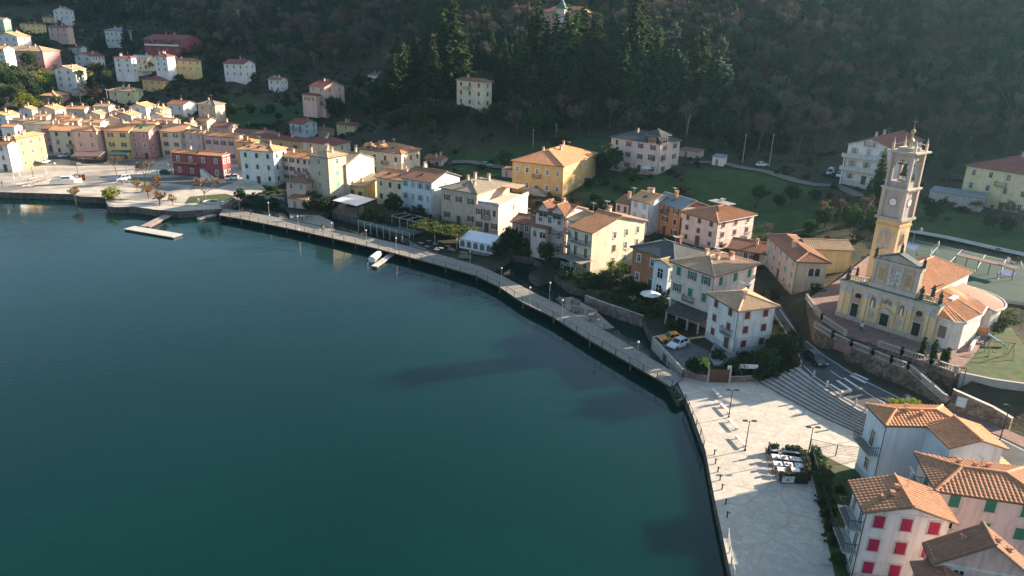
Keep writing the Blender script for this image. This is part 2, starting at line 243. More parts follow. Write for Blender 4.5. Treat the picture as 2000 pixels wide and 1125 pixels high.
# name, label, C=(x, eave y, foot y) of the near corner, L eave corner, R eave corner or depth, zb (ground) or None, h or None, roof, rise, wall, roof colour,
# windows on face A (left) and B (right): (columns, floors, style), shutters
HT = [
# --- right foreground
('villa_house','pale blue white house with balconies on its narrow side beside the fan of steps','house',(1730,831,957),(1704,789),(1884,829),1.4,None,'hipx',1.7,'pblue','terra',(1,2,'d'),(0,2,'n'),'te'),
('terraced_house','broad cream house with hipped tile roof and dark green shutters at the right edge','house',(1827,958,1085),(1770,881),(2070,998),1.6,None,'hipx',2.3,'ppink','tile',(1,3,'c'),(3,3,'c'),'gr'),
('gabled_house','white gabled house with bright red shutters and long side balconies','house',(1687,1000,1134),(1658,936),(1873,1021),1.4,None,'gx',1.8,'white','tile',(2,3,'d'),(3,3,'c'),'pk'),
('corner_house','pink house cut by the lower right corner with brown tiled roof','house',(1822,1098,1225),(1797,1052),(2040,1140),1.4,None,'gx',3.0,'pink','brown',(1,3,'c'),(2,3,'c'),'ma'),
('villa','white villa with maroon shutters and pyramid tile roof beside the road','villa',(1442,608,692),(1384,571),(1521,596),2.2,None,'hip',3.0,'white','tan',(2,3,'c'),(2,3,'c'),'ma'),
('apartment_house','tall pink house with green shutters and five chimneys on the roof','house',(1396,540,640),(1313,508),(1477,512),2.2,None,'hip',2.6,'ppink','tan',(3,3,'m'),(3,3,'c'),'gr'),
('ornate_house','dark roofed house with white framed brick panels and projecting bay','house',(1318,510,585),(1242,478),(1366,486),2.2,None,'hip',1.6,'brick','dark',(3,2,'t'),(1,2,'n'),'wh'),
('garden_house','small tan gabled house between cream gable house and dark roofed house','house',(1222,488,512),(1200,479),(1252,474),2.8,None,'gy',1.6,'beige','tan',(1,1,'n'),(0,1,'n'),'gr'),
('apartment_house','pale pink three storey house with white string courses and small roof lantern','house',(1403,434,492),(1333,412),(1472,417),4.2,None,'hip',2.0,'ppink','tile',(3,3,'c'),(3,3,'c'),'br'),
('row_house','burnt orange three storey house with grey roof and dark shutters','house',(1331,409,470),(1269,390),9.5,3.4,None,'gx',2.4,'orange','slate',(3,3,'o'),(0,3,'n'),'dk'),
('row_house','narrow pale blue house with orange roof left of burnt orange house','house',(1269,397,462),(1228,387),9.0,3.2,None,'gx',2.8,'pblue','orange',(2,3,'c'),(0,3,'n'),'gy'),
('row_house','narrow pinkish house with brown roof at left end of the orange house row','house',(1229,400,450),(1200,393),7.5,3.2,None,'gx',2.4,'ppink','brown',(2,2,'c'),(0,2,'n'),'br'),
('gabled_house','cream house with big sunlit blank gable wall and three lakeside balconies','house',(1157,455,538),(1118,439),(1258,427),2.2,None,'gx',2.4,'cream','tile',(2,3,'d'),(3,3,'q'),'br'),
('terraced_house','narrow white house with loggia attached left of the cream gable house','house',(1137,440,520),(1104,426),10.0,2.2,None,'gx',2.6,'white','tan',(1,3,'d'),(0,3,'n'),'br'),
('twin_gabled_house','greyish pink house with two pointed glazed dormer gables facing the lake','house',(1104,424,505),(1041,412),10.5,2.2,None,'gx',3.0,'ppink','brown',(3,3,'n'),(0,3,'n'),'br'),
('chalet','brown chalet with wide low roof beside the two gabled house','house',(1040,440,486),(995,432),8.0,2.2,None,'gx',2.2,'brown','brown',(2,2,'n'),(0,2,'n'),'br'),
('terrace_house','pinkish house with flat roof terrace and tall sunlit side wall','house',(975,408,458),(925,400),(1031,380),2.2,None,'flat',0.6,'pink','tan',(3,2,'o'),(1,2,'n'),'br'),
('lakeside_house','beige house with shallow hipped roof and four chimneys behind terrace house','house',(932,378,447),(861,364),(991,356),2.2,None,'hip',1.6,'beige','greyb',(3,2,'o'),(2,2,'n'),'br'),
('row_house','pale blue four storey house with grey shutters and sunlit white gable','house',(843,357,428),(787,344),(892,341),2.2,None,'gx',2.4,'pblue','brown',(4,3,'m'),(1,3,'c'),'gy'),
('row_house','pale yellow house with orange roof attached to the pale blue house','house',(789,354,405),(730,344),10.5,2.2,None,'gx',2.6,'cream','terra',(3,2,'c'),(0,2,'n'),'dk'),
('lean_to_house','small yellow house with curved lean-to roof under big cream gable','house',(713,365,392),(678,358),(731,349),2.4,None,'shed',1.6,'yel','greyb',(2,1,'o'),(0,1,'n'),'br'),
('gabled_house','cream house with huge blank gable wall beside the tower house','house',(676,322,392),(657,318),(724,306),2.2,None,'gx',2.6,'cream','greyb',(1,3,'c'),(0,3,'n'),'gy'),
('tower_house','slim greyish tower house with pyramid roof and small balconies','house',(640,308,400),(609,300),(670,299),2.2,None,'hip',2.0,'beige','tan',(1,4,'c'),(1,4,'c'),'te'),
('row_house','white house with brown shutters between arched window palazzo and tower house','house',(614,312,362),(547,301),9.0,2.4,None,'gx',2.2,'ppink','terra',(5,3,'o'),(0,3,'n'),'dk'),
('cottage','small pink cottage with dark brown hipped roof in front of tower house','house',(598,357,400),(556,352),(619,346),2.0,None,'hip',2.4,'pink','brown',(2,2,'c'),(1,2,'n'),'te'),
('palazzo','white palazzo with arched windows and orange hipped roof with skylights','house',(534,296,362),(466,291),(563,282),2.0,None,'hip',2.4,'mint','orange',(3,3,'a'),(2,3,'a'),'gy'),
('restaurant_building','red building with white window frames and outside stair on harbour square','building',(433,305,350),(338,304),(446,291),1.8,None,'gx',2.4,'red','terra',(4,2,'w'),(2,2,'w'),'wh'),
# --- left waterfront row
('corner_house','ochre yellow corner house with sunlit peeling side facing the car park','house',(31,272,330),(9,271),(82,252),2.0,None,'hip',2.4,'ochre','orange',(1,4,'n'),(3,3,'n'),'br'),
('waterfront_house','white house cut by the left edge beside ochre corner house','house',(14,283,336),(-30,284),3,2.0,None,'gx',2.0,'white','brown',(2,3,'n'),(0,3,'n'),'br'),
('waterfront_house','narrow brown ochre house in the corner behind the car park','house',(104,252,296),(80,254),10,2.4,None,'shed',1.5,'rose','brown',(1,3,'n'),(0,2,'n'),'gy'),
('waterfront_house','tan plastered house with peeling wall left of the pink awning house','house',(146,256,304),(100,249),(172,240),2.2,None,'gx',2.4,'cream','orange',(2,3,'c'),(1,3,'n'),'ma'),
('waterfront_house','pink house with turquoise balcony parasol above the brown awning','house',(188,256,312),(144,254),(213,242),2.0,None,'hip',2.4,'pink','orange',(2,3,'n'),(0,3,'n'),'br'),
('waterfront_house','bright yellow house with green awning joined to dark red house','house',(251,256,312),(204,254),11,2.0,None,'gx',2.8,'yel','terra',(2,3,'o'),(0,3,'n'),'dk'),
('waterfront_house','dark red house with lichen covered roof joined to bright yellow house','house',(290,257,312),(251,256),(322,240),2.0,None,'gx',2.8,'rose','lichen',(2,3,'w'),(3,3,'n'),'dk'),
('waterfront_house','cream house with roof loggia left of the pink skylight house','house',(352,258,310),(311,256),12,2.2,None,'gx',2.8,'cream','orange',(2,3,'o'),(0,3,'n'),'br'),
('waterfront_house','pale pink house with three skylights behind the red restaurant','house',(394,261,312),(352,258),(404,246),2.2,None,'gx',2.8,'pink','orange',(3,3,'c'),(1,3,'n'),'bl'),
('waterfront_house','long pink house with dark shutters behind the red restaurant','house',(458,268,318),(398,267),(478,257),2.4,None,'gx',2.4,'pink','terra',(4,2,'o'),(0,2,'n'),'dk'),
('waterfront_house','orange plastered house with small hipped roof beside the white palazzo','house',(492,278,330),(460,277),(508,265),2.4,None,'hip',2.0,'villa','terra',(1,3,'n'),(1,3,'n'),'br'),
# --- second row
('roof_block','long yellow house with maroon roof behind the white palazzo','house',(590,277,300),(505,268),(612,258),3.0,None,'gx',2.4,'yel','maroon',(3,1,'o'),(0,1,'n'),'br'),
('roof_block','low house with half lit brown roof behind long pink house','house',(530,262,282),(458,258),(545,250),3.5,None,'gx',3.2,'beige','brown',(2,1,'n'),(0,1,'n'),'br'),
('roof_block','cream house with wide maroon hipped roof behind the tower house','house',(652,283,318),(588,276),(688,276),3.0,None,'hip',3.4,'cream','maroon',(2,2,'n'),(1,2,'n'),'br'),
('garden_house','yellow and white house with brown gable roof above cream hipped house','house',(694,246,270),(654,240),(710,238),4.5,None,'gx',1.8,'yel','maroon',(1,2,'n'),(1,2,'n'),'br'),
('terraced_house','white terraced house with red roof and open balconies on the slope','house',(592,243,264),(563,229),(622,236),6.0,None,'gx',2.0,'pblue','maroon',(2,2,'d'),(2,2,'n'),'br'),
('roof_block','grey walled house with brown hipped roof behind the white terraced house','house',(640,255,272),(610,250),(655,244),3.6,None,'hip',2.0,'beige','brown',(2,1,'n'),(0,1,'n'),'br'),
('dormer_house','yellow and pink house with three white dormers and sunlit side','house',(784,300,350),(695,285),(826,287),2.8,None,'hip',3.0,'cream','tile',(4,2,'c'),(3,2,'c'),'ma'),
('cottage','low white cottage with pink gable behind the dormer house','cottage',(862,313,331),(826,306),(880,300),3.6,None,'gx',1.8,'ppink','brown',(2,1,'c'),(1,1,'n'),'ma'),
('villa','orange yellow villa with broad hipped roof and double entrance stair','villa',(1102,325,386),(1000,312),(1152,297),5.0,None,'hip',2.8,'villa','terra',(5,2,'w'),(5,2,'w'),'wh'),
('town_house','pinkish villa with corner tower and dark roof beside the meadow','villa',(1290,281,344),(1194,266),(1322,272),8.5,None,'hip',2.2,'ppink','dark',(4,3,'o'),(2,3,'o'),'br'),
('tower_villa','lone cream tower like villa with brown roof among the dark trees','villa',(944,160,211),(886,153),(964,155),None,9.6,'hip',2.4,'cream','brown',(3,3,'c'),(1,3,'c'),'ma'),
('balcony_house','white gabled house with three storeys of balconies behind the bell tower','house',(1729,291,368),(1656,279),(1782,270),None,10.5,'gy',2.6,'white','maroon',(3,3,'o'),(1,3,'c'),'gy'),
('apartment_house','pale yellow four storey house with maroon roof at the right edge','house',(2030,344,424),(1887,321),(2075,322),8.5,None,'hip',3.2,'pyel','maroon',(4,3,'n'),(2,3,'n'),'bl'),
('parish_house','old plastered house with turquoise shutters and twin arched window','house',(1555,511,578),(1512,458),(1622,511),3.4,None,'hipx',2.2,'beige','brown',(5,3,'c'),(0,1,'n'),'te'),
('outbuilding','low brown house with arched openings left of the parish house','building',(1516,500,524),(1420,484),(1530,480),3.6,None,'gx',1.8,'beige','brown',(4,1,'n'),(0,1,'n'),'br'),
# --- upper left hillside
('hill_house','white chalet with orange roof and red balcony line at upper left edge','house',(38,71,96),(1,62),(63,70),None,7.0,'gy',2.2,'white','orange',(3,2,'n'),(1,2,'n'),'br'),
('apartment_house','long brick house with pale hipped roof behind two round trees','house',(90,100,136),(19,97),(122,94),None,9.5,'hip',2.4,'rose','tan',(4,3,'w'),(1,3,'w'),'wh'),
('hill_house','yellow house with deep maroon roof left of the pale yellow one','house',(49,47,64),(38,42),(85,44),38.5,None,'gy',1.4,'yel','maroon',(1,1,'n'),(4,2,'n'),'br'),
('hill_house','small yellow house with maroon roof between yellow house and white gable house','house',(121,34,49),(86,32),6.0,43.5,None,'gx',1.8,'yel','maroon',(3,1,'n'),(0,1,'n'),'br'),
('hill_house','white gabled house highest on the upper left slope','house',(139,20,40),(110,19),(145,20),None,7.0,'gy',2.2,'white','greyb',(3,2,'n'),(1,2,'n'),'br'),
('hill_house','pink two storey house with maroon roof and dark balcony openings','house',(134,54,74),(100,54),7.0,None,6.2,'gx',2.4,'pink','maroon',(3,2,'n'),(0,2,'n'),'ma'),
('hill_house','small white house with maroon roof right of the pink two storey house','house',(159,61,73),(141,61),6.0,35.5,None,'gx',1.8,'white','maroon',(1,1,'n'),(0,1,'n'),'br'),
('hill_house','low white house with maroon roof above the dark red roofed house','house',(158,93,105),(112,92),7.0,27,None,'gx',2.0,'white','maroon',(4,1,'n'),(0,1,'n'),'br'),
('hill_house','white gabled house with maroon roof and small red annex on the slope','house',(178,110,132),(147,111),(203,107),22,None,'gy',2.6,'white','maroon',(2,2,'n'),(4,2,'n'),'br'),
('hill_house','tall white house with tan roof and two palms at its corner','house',(148,136,174),(115,133),(174,129),None,9.5,'gy',2.0,'white','tan',(2,3,'n'),(2,3,'n'),'dk'),
('hill_house','pink house with hipped orange roof at edge of the old village','house',(109,187,204),(82,186),(135,177),9.0,None,'hip',1.8,'rose','orange',(0,2,'n'),(1,1,'n'),'br'),
('hill_house','white house with bright red hipped roof beside grey roofed beige house','house',(256,113,144),(224,110),(262,109),23,None,'hip',2.0,'white','red',(2,3,'n'),(1,3,'n'),'br'),
('hill_house','beige house with grey roof joined to the bright red roofed house','house',(288,114,140),(256,113),9,23,None,'gx',2.4,'cream','slate',(3,2,'n'),(0,2,'n'),'br'),
('hill_house','yellow house with very wide dark brown roof near the forest edge','house',(378,119,140),(326,117),(394,113),24,None,'hip',2.4,'yel','brown',(4,2,'n'),(1,2,'n'),'ma'),
('hill_house','narrow white house with red porch roof left of the wide brown roof','house',(330,110,142),(305,109),7,None,8.0,'hip',1.8,'white','maroon',(2,3,'n'),(0,2,'n'),'br'),
('hill_house','orange two storey house with maroon hipped roof and round balcony','house',(316,157,182),(278,153),(350,151),14,None,'hip',2.0,'villa','maroon',(3,2,'n'),(2,2,'n'),'ma'),
('terraced_block','red terraced block with white balcony bands on the upper slope','building',(352,78,104),(283,70),(396,66),31,None,'gx',2.6,'red','maroon',(4,2,'b'),(2,2,'n'),'wh'),
('hill_house','white house with grey blue hipped roof half hidden by a big cedar','house',(240,60,86),(206,57),(256,55),33,None,'hip',2.0,'white','slate',(4,2,'n'),(1,2,'n'),'br'),
('hill_house','beige house with tan roof at the top of the old village','house',(268,178,206),(219,176),(285,170),None,7.0,'hip',1.6,'pyel','tan',(2,2,'c'),(1,2,'n'),'ma'),
('hill_house','house with dark maroon hipped roof right of the round balcony house','house',(380,186,204),(358,176),(402,174),7.0,None,'hip',2.2,'cream','maroon',(1,2,'n'),(2,2,'n'),'br'),
('hill_house','tall beige house with brown roof and half lit round end','house',(420,205,250),(385,200),(441,196),5.0,None,'hip',1.4,'beige','greyb',(2,3,'n'),(1,3,'n'),'br'),
('hill_house','white house with long brown roof left of the tall beige house','house',(358,205,235),(326,203),(385,198),5.0,None,'gx',1.6,'white','brown',(2,2,'w'),(0,2,'n'),'wh'),
('hill_house','white house with maroon roof and wooden ground floor alone on the slope','house',(476,125,152),(436,122),(500,128),22,None,'gx',2.2,'white','maroon',(3,2,'n'),(2,2,'n'),'br'),
('hill_house','small white house with clustered chimneys below the forest','house',(548,156,181),(522,158),(564,152),16,None,'gx',1.2,'white','brown',(2,2,'n'),(2,2,'n'),'br'),
('hill_house','pink house with maroon roofs and glazed veranda on the slope','house',(636,170,212),(604,160),(678,166),None,9.0,'gx',2.4,'pink','maroon',(2,3,'n'),(2,3,'n'),'dk'),
('hill_house','small white bungalow with dark roof beside the tall conifers','house',(744,147,162),(716,144),(756,144),20,None,'hip',2.0,'white','brown',(2,1,'n'),(1,1,'n'),'br'),
('hill_house','white house with orange roof cut by the left edge above the gardens','house',(14,95,128),(-12,94),8,None,8.0,'gx',1.6,'white','orange',(2,3,'n'),(0,2,'n'),'ma'),
('hill_house','pale green house cut by the upper left edge','house',(11,38,62),(-22,37),7,None,7.0,'gx',1.6,'green','greyb',(2,2,'n'),(0,2,'n'),'br'),
('hill_house','low maroon roofed house highest at the upper left','house',(58,30,44),(23,25),7,44,None,'gx',1.6,'rose','maroon',(1,1,'n'),(0,1,'n'),'br'),
# --- tangle of old village roofs
('old_house','white sided old house with orange roof below the garden trees','house',(11,226,250),(-14,221),(37,219),None,6.0,'gy',1.8,'white','orange',(1,2,'n'),(1,2,'n'),'br'),
('old_house','white gable house with orange roof at the left edge of old village','house',(27,248,266),(4,246),(42,243),None,5.0,'gx',1.8,'white','orange',(1,1,'n'),(0,1,'n'),'br'),
('old_house','grey walled house with large orange roof below the pink hipped house','house',(107,214,234),(75,207),(129,211),None,6.0,'gy',2.0,'grey','orange',(0,1,'n'),(1,1,'n'),'br'),
('old_house','house with wide pale tiled roof in the middle of old village','house',(118,243,262),(55,246),(136,235),None,5.0,'gx',3.0,'cream','tan',(0,1,'n'),(0,1,'n'),'br'),
('old_house','low grey house with long orange roof below the dark retaining wall','house',(165,213,226),(129,211),(180,206),None,4.0,'gx',2.0,'grey','orange',(1,1,'n'),(1,1,'n'),'br'),
('old_house','low house with sunlit orange roof and white gable in old village','house',(196,224,240),(167,220),(214,216),None,4.5,'gy',1.8,'cream','tan',(1,1,'n'),(1,1,'n'),'br'),
('old_house','grey gabled house with pale orange roof above dark red house','house',(257,226,246),(227,221),(277,217),None,5.5,'gy',2.0,'grey','orange',(1,1,'n'),(1,1,'n'),'br'),
('old_house','tall white sided house with orange roof below the tan roofed beige house','house',(285,209,232),(252,197),(306,199),None,6.5,'gy',1.8,'white','orange',(1,2,'n'),(3,2,'n'),'br'),
('old_house','house with broad orange roof left of the tall white gabled pair','house',(338,236,252),(305,228),(351,229),None,5.0,'gx',2.4,'pink','orange',(1,1,'n'),(1,1,'n'),'br'),
('old_house','house with small orange roof between lichen roof and white shuttered house','house',(320,215,232),(296,212),(330,208),None,4.5,'gy',1.6,'cream','orange',(1,1,'n'),(1,1,'n'),'br'),
('old_house','house with pyramid tan roof behind the cream loggia house','house',(368,244,258),(352,241),(394,242),None,4.5,'gy',2.2,'cream','tan',(0,1,'n'),(0,1,'n'),'br'),
('old_house','pink house with small orange roof behind the bright yellow house','house',(238,246,262),(222,243),(258,238),None,4.5,'gy',1.8,'ppink','orange',(1,1,'n'),(0,1,'n'),'br'),
('old_house','house with flat orange roof behind the pink awning house','house',(196,240,258),(160,236),(214,233),None,5.0,'gx',1.8,'cream','orange',(1,1,'n'),(1,1,'n'),'br'),
('old_house','low orange roofed house right behind the tan plastered house','house',(152,236,250),(118,234),(168,232),None,4.5,'gx',1.8,'cream','orange',(1,1,'n'),(1,1,'n'),'br'),
('old_house','small orange roofed house behind the house with turquoise balcony parasol','house',(232,232,246),(205,229),(246,228),None,4.5,'gy',1.6,'ppink','orange',(1,1,'n'),(1,1,'n'),'br'),
('old_house','long orange roofed house behind the dark red lichen roofed house','house',(300,243,256),(262,238),(318,237),None,4.5,'gx',2.0,'cream','orange',(1,1,'n'),(1,1,'n'),'br'),
('old_house','brown roofed block below the tall beige house','house',(404,236,252),(382,233),(424,231),None,5.0,'gx',1.8,'beige','brown',(2,1,'n'),(1,1,'n'),'br'),
('old_house','low brown roofed house behind the long pink house with dark shutters','house',(444,248,262),(412,245),(466,243),None,4.5,'gx',1.8,'pink','brown',(2,1,'n'),(1,1,'n'),'br'),
('old_house','small white house with orange roof left of the large orange roofed grey house','house',(62,214,228),(38,212),(76,209),None,4.5,'gy',1.6,'white','orange',(1,1,'n'),(1,1,'n'),'br'),
('old_house','tan roofed house in the middle between beige house and old village roofs','house',(212,208,222),(184,205),(226,203),None,4.5,'gx',1.8,'cream','tan',(1,1,'n'),(1,1,'n'),'br'),
('old_house','house with faded orange roof above the ochre corner house','house',(90,228,242),(66,226),(106,223),None,4.5,'gx',1.8,'cream','orange',(1,1,'n'),(1,1,'n'),'br'),
('old_house','low house with sunlit roof below the pink hipped house','house',(134,228,240),(108,225),(148,223),None,4.0,'gx',1.6,'cream','orange',(1,1,'n'),(0,1,'n'),'br'),
('old_house','small tan roofed house just above the bright yellow house','house',(238,220,234),(214,217),(254,214),None,4.5,'gy',1.6,'ppink','tan',(1,1,'n'),(1,1,'n'),'br'),
('old_house','orange roofed house just above the dark red lichen roofed house','house',(282,238,250),(258,234),(296,231),None,4.5,'gx',1.8,'cream','orange',(1,1,'n'),(1,1,'n'),'br'),
('old_house','brown roofed house right above the cream loggia house','house',(336,248,260),(308,244),(350,241),None,4.5,'gx',1.8,'pink','brown',(1,1,'n'),(1,1,'n'),'br'),
('old_house','white walled orange roofed house left of the white house with long brown roof','house',(318,226,240),(294,222),(330,219),None,4.8,'gy',1.8,'white','orange',(1,1,'n'),(1,1,'n'),'br'),
('hill_house','small red roofed annex right of the tall white house with palms','house',(199,137,147),(176,133),5,None,3.2,'gx',1.4,'white','red',(1,1,'n'),(0,1,'n'),'br'),
('old_house','long low house with orange roof beside the white sided old house','house',(52,236,250),(26,232),(64,229),None,4.2,'gx',1.6,'cream','orange',(1,1,'n'),(1,1,'n'),'br'),
]
FAR = {'lone cream tower like villa with brown roof among the dark trees': -40, 'white gabled house with maroon roof and small red annex on the slope': -8, 'pink house with maroon roofs and glazed veranda on the slope': -32}
HS = []
def depth_for(xe, ye, yb, h):                   # distance at which an edge of height h spans eave to foot pixel
    d = fw*FP+CX*(xe-1000)+CY*(562.5-yb); d = d/(d@fw); k = 250.
    for _ in range(40):
        P = CP+d*k; y = pr(P+np.array([0, 0, h]))[1]; k *= max(.5, min(2, (yb-y)/(yb-ye)))
    return CP+d*k
for k, t in enumerate(HT):
    name, label, cat, C, L, Rr, zb, h, roof, rise, wall, rc, A, B, sh = t
    if name == 'old_house':
        zb = 5.
        for _ in range(20): p = at(C[0], C[1], zb+h); zb = .5*zb+.5*(2.5+max(0, p[1]-258)*.08)
        Cw = p[:2]
    elif zb is None:
        P = depth_for(C[0], C[1], C[2], h); zb = P[2]; Cw = P[:2]
    else:
        h = drop_h(C[0], C[1], C[2], zb); Cw = at(C[0], C[1], zb+h)[:2]
    kz = (np.array([Cw[0], Cw[1], zb+h])-CP)@fw; dt = 0
    if kz > 218 or name in FAR:
        th = R(FAR.get(label, FAR.get(name, -4 if C[0] < 300 else (-14 if C[0] < 560 else -26)))); ax = np.array([math.cos(th), math.sin(th)]); bx = np.array([-ax[1], ax[0]])
        v = Cw/np.hypot(*Cw); e = np.array([v[1], -v[0]]); s_ = FP/kz
        W = (C[0]-L[0])/(s_*max(.35, abs(ax@e))); D = (Rr[0]-C[0])/(s_*max(.30, abs(bx@e))) if isinstance(Rr, tuple) else Rr
        D = min(max(D, 5), 24)
    elif isinstance(Rr, tuple):
        a = Cw-at(L[0], L[1], zb+h)[:2]; b = at(Rr[0], Rr[1], zb+h)[:2]-Cw; la, lb = np.hypot(*a), np.hypot(*b); pa = math.hypot(C[0]-L[0], C[1]-L[1]); pb = math.hypot(C[0]-Rr[0], C[1]-Rr[1])
        ta, tb = math.atan2(a[1], a[0]), math.atan2(b[1], b[0])-math.pi/2
        dt = (tb-ta+math.pi) % (2*math.pi)-math.pi; wt = pb/(pa+pb); th = ta+dt*wt
        W, D = la*max(.6, abs(math.cos(dt*wt))), lb*max(.6, abs(math.cos(dt*(1-wt))))
    else:
        a = Cw-at(L[0], L[1], zb+h)[:2]; W, D, th = np.hypot(*a), Rr, math.atan2(a[1], a[0])
    ax = np.array([math.cos(th), math.sin(th)]); O = Cw-ax*W
    HS.append(dict(n=name, l=label, c=cat, zb=zb, h=h, W=W, D=D, th=th, O=O, roof=roof, rise=rise, wall=wall, rc=rc, A=A, B=B, sh=sh, dt=dt, px=(C[0], C[1])))
# ================================================================ GROUND
CT = []                                          # terrain control points (x, y, z)
for px, py, z in [(0,330,1.5),(330,318,2),(440,350,2),(560,365,2),(700,380,2.2),(850,425,2.2),(980,450,2.2),(1110,525,2.2),(1200,560,2.2),(1330,620,2.2),(1440,690,2.2),
    (1300,470,4),(1400,490,4.5),(820,340,4),(1000,400,5),(1200,380,6),(1450,470,5.2),(1490,328,12),(1600,365,11.5),(1360,330,11),(1640,440,8),(1550,420,8),(1800,440,8.2),(1990,440,9),(1900,430,8.5),
    (900,330,6),(1500,540,3.6),(1850,460,7.4),(1990,505,7.4),(1700,455,7.4),(700,262,9),(760,240,13),(560,205,13.5),(480,185,16),(870,260,14),(1000,285,9.5),(1100,255,14),(660,185,16)]:
    p = at(px, py, z); CT.append((p[0], p[1], z))
for s in HS:
    c = np.array(s['O'])+np.array([math.cos(s['th']), math.sin(s['th'])])*s['W']/2+np.array([-math.sin(s['th']), math.cos(s['th'])])*s['D']/2
    s['ctr'] = c; CT.append((c[0], c[1], s['zb']))
CT += [(30,420,62),(100,420,84),(0,520,112),(120,520,138),(200,420,98),(200,300,54),(150,215,13),(180,245,28),(200,268,40),(240,280,64),(300,294,112),(260,213,60),(300,227,85),(300,388,121),(300,435,124),(300,487,165),(300,579,212),(300,618,237),(300,665,256),  # includes the unseen ridge right of view, heights shaped to cast its shade
       (160,300,52),(110,300,46),(60,305,38),(15,310,30),(105,268,24),(50,270,18),(-50,330,28),(-60,420,58),(-60,520,100),(-120,430,38),(-150,520,72),(-250,560,66),(-200,620,110),(-330,640,75),(-450,640,70),(-350,800,140),(-100,700,170),
       (-600,700,90),(-600,500,40),(-350,330,12),(-350,250,3),(-500,300,10),(130,110,5.5),(130,70,3),(200,110,18),(260,150,40),(320,100,38),(200,40,8),(60,30,1.5),(120,30,3),(450,300,122),(450,500,172),(450,100,55),(100,900,330),(400,900,380),(-500,1000,200),(-850,600,90),(-850,1000,230),(650,300,200),(650,900,420)]
CT = np.array(CT, float)
_d = np.linalg.norm(CT[:, None, :2]-CT[None, :, :2], axis=-1)
_A = np.block([[_d+np.eye(len(CT))*-1.5, np.c_[np.ones(len(CT)), CT[:, :2]]], [np.c_[np.ones(len(CT)), CT[:, :2]].T, np.zeros((3, 3))]])
_w = np.linalg.solve(_A, np.r_[CT[:, 2], 0, 0, 0])
def pix(L_, z): return [tuple(at(x, y, z)[:2]) for x, y in L_]
SHORE = [(-60,384),(0,385),(150,389),(207,395),(212,407),(260,409),(345,418),(432,414),(470,390),(552,398),(566,418),(622,423),(650,413),(694,433),(760,450),(800,480),(850,502),(900,517),(955,532),(978,520),(1000,506),(1040,510),(1062,524),(1035,541),(1052,552),(1086,540),(1112,564),(1152,574),(1146,588),(1182,604),(1258,630),(1268,655),(1295,695),(1322,742),(1350,800),(1372,885),(1405,985),(1425,1110),(1470,1300)]
LAKE = pix(SHORE, 0)
LAKE = LAKE+[(30, -60), (-900, -60), (-900, LAKE[0][1])]
HARB = pix([(-90,373),(0,375),(140,379),(158,384),(205,385),(207,394),(212,403),(226,405),(260,404),(300,409),(345,413),(392,410),(432,408),(472,386),(520,372),(480,325),(330,298),(100,280),(-90,290)], 1.8)
GARD = pix([(472,386),(552,394),(567,413),(622,419),(650,409),(694,428),(760,446),(806,472),(850,493),(900,507),(955,523),(976,512),(1000,498),(1040,503),(1060,517),(1033,535),(1050,546),(1086,534),(1112,558),(1152,568),(1145,582),(1182,597),(1256,622),(1268,647),(1297,690),(1330,722),(1395,735),(1480,738),(1520,700),(1490,620),(1330,570),(1200,500),(1000,420),(800,380),(650,362),(520,350)], 1.6)
PIAZ = pix([(1318,736),(1345,790),(1378,880),(1398,985),(1425,1110),(1450,1230),(1900,1230),(1900,1000),(1830,900),(1770,850),(1700,812),(1640,780),(1590,742),(1530,735),(1483,744),(1400,738)], 1.2)
FLAT = [(HARB, 1.8), (GARD, 1.6), (PIAZ, 1.2)]
ROAD = pix([(1500,590),(1540,655),(1561,716),(1589,740),(1646,780),(1706,813),(1800,860),(1900,905),(2080,990),(2110,925),(1960,850),(1860,806),(1760,775),(1680,736),(1612,692),(1560,652),(1522,590)], 3.0)
TERR = pix([(1575,585),(1605,625),(1650,655),(1717,677),(1761,692),(1818,711),(1866,728),(1895,700),(1925,660),(1960,600),(1930,540),(1800,480),(1720,480),(1640,545)], 6.0)
YARD = pix([(1866,728),(1890,700),(1915,655),(1975,640),(2020,700),(2060,760),(1990,748)], 5.6)
COURT = pix([(1772,463),(1900,492),(2040,525),(2080,600),(1960,585),(1860,545),(1760,500)], 7.4)
WALKZ = pix([(1522,590),(1560,652),(1612,692),(1680,736),(1760,775),(1860,806)], 3.0)+pix([(1890,735),(1866,728),(1818,711),(1761,692),(1717,677),(1650,655),(1605,625),(1575,585)], 6.0)
FLAT += [(WALKZ, 3.0), (ROAD, 3.0), (TERR, 6.0), (YARD, 5.6), (COURT, 7.4)]
def tz_raw(P):
    P = np.asarray(P, float); out = np.empty(len(P))
    for i in range(0, len(P), 4000):
        q = P[i:i+4000]; out[i:i+4000] = np.linalg.norm(q[:, None]-CT[None, :, :2], axis=-1)@_w[:-3]+_w[-3]+q@_w[-2:]
    return out
def bumps(P):
    x, y = P[:, 0], P[:, 1]
    return .9*np.sin(x*.071+1)*np.sin(y*.083)+.5*np.sin(x*.19+y*.13)+.35*np.sin(y*.31-x*.17)
xs = np.r_[np.arange(-900, -330, 15.), np.arange(-330, 260, 2.5), np.arange(260, 700, 12.)]; ys = np.r_[np.arange(20, 330, 2.5), np.arange(330, 520, 5.), np.arange(520, 1120, 20.)]
GX, GY = np.meshgrid(xs, ys); GP = np.c_[GX.ravel(), GY.ravel()]
GZ = tz_raw(GP); GZ = np.maximum(GZ+bumps(GP)*np.clip((GZ-6)/12, 0, 1.2), .4)
for poly, z in FLAT:
    d = pdist(GP, poly); t = np.clip(1-d/7., 0, 1); GZ = np.where(t > 0, GZ*(1-t)+t*(z-.45), GZ)
for poly, z in FLAT: GZ[inpoly(GP, poly)] = z-.45
GZ[inpoly(GP, LAKE)] = -3.5
ZG = GZ.reshape(GX.shape)
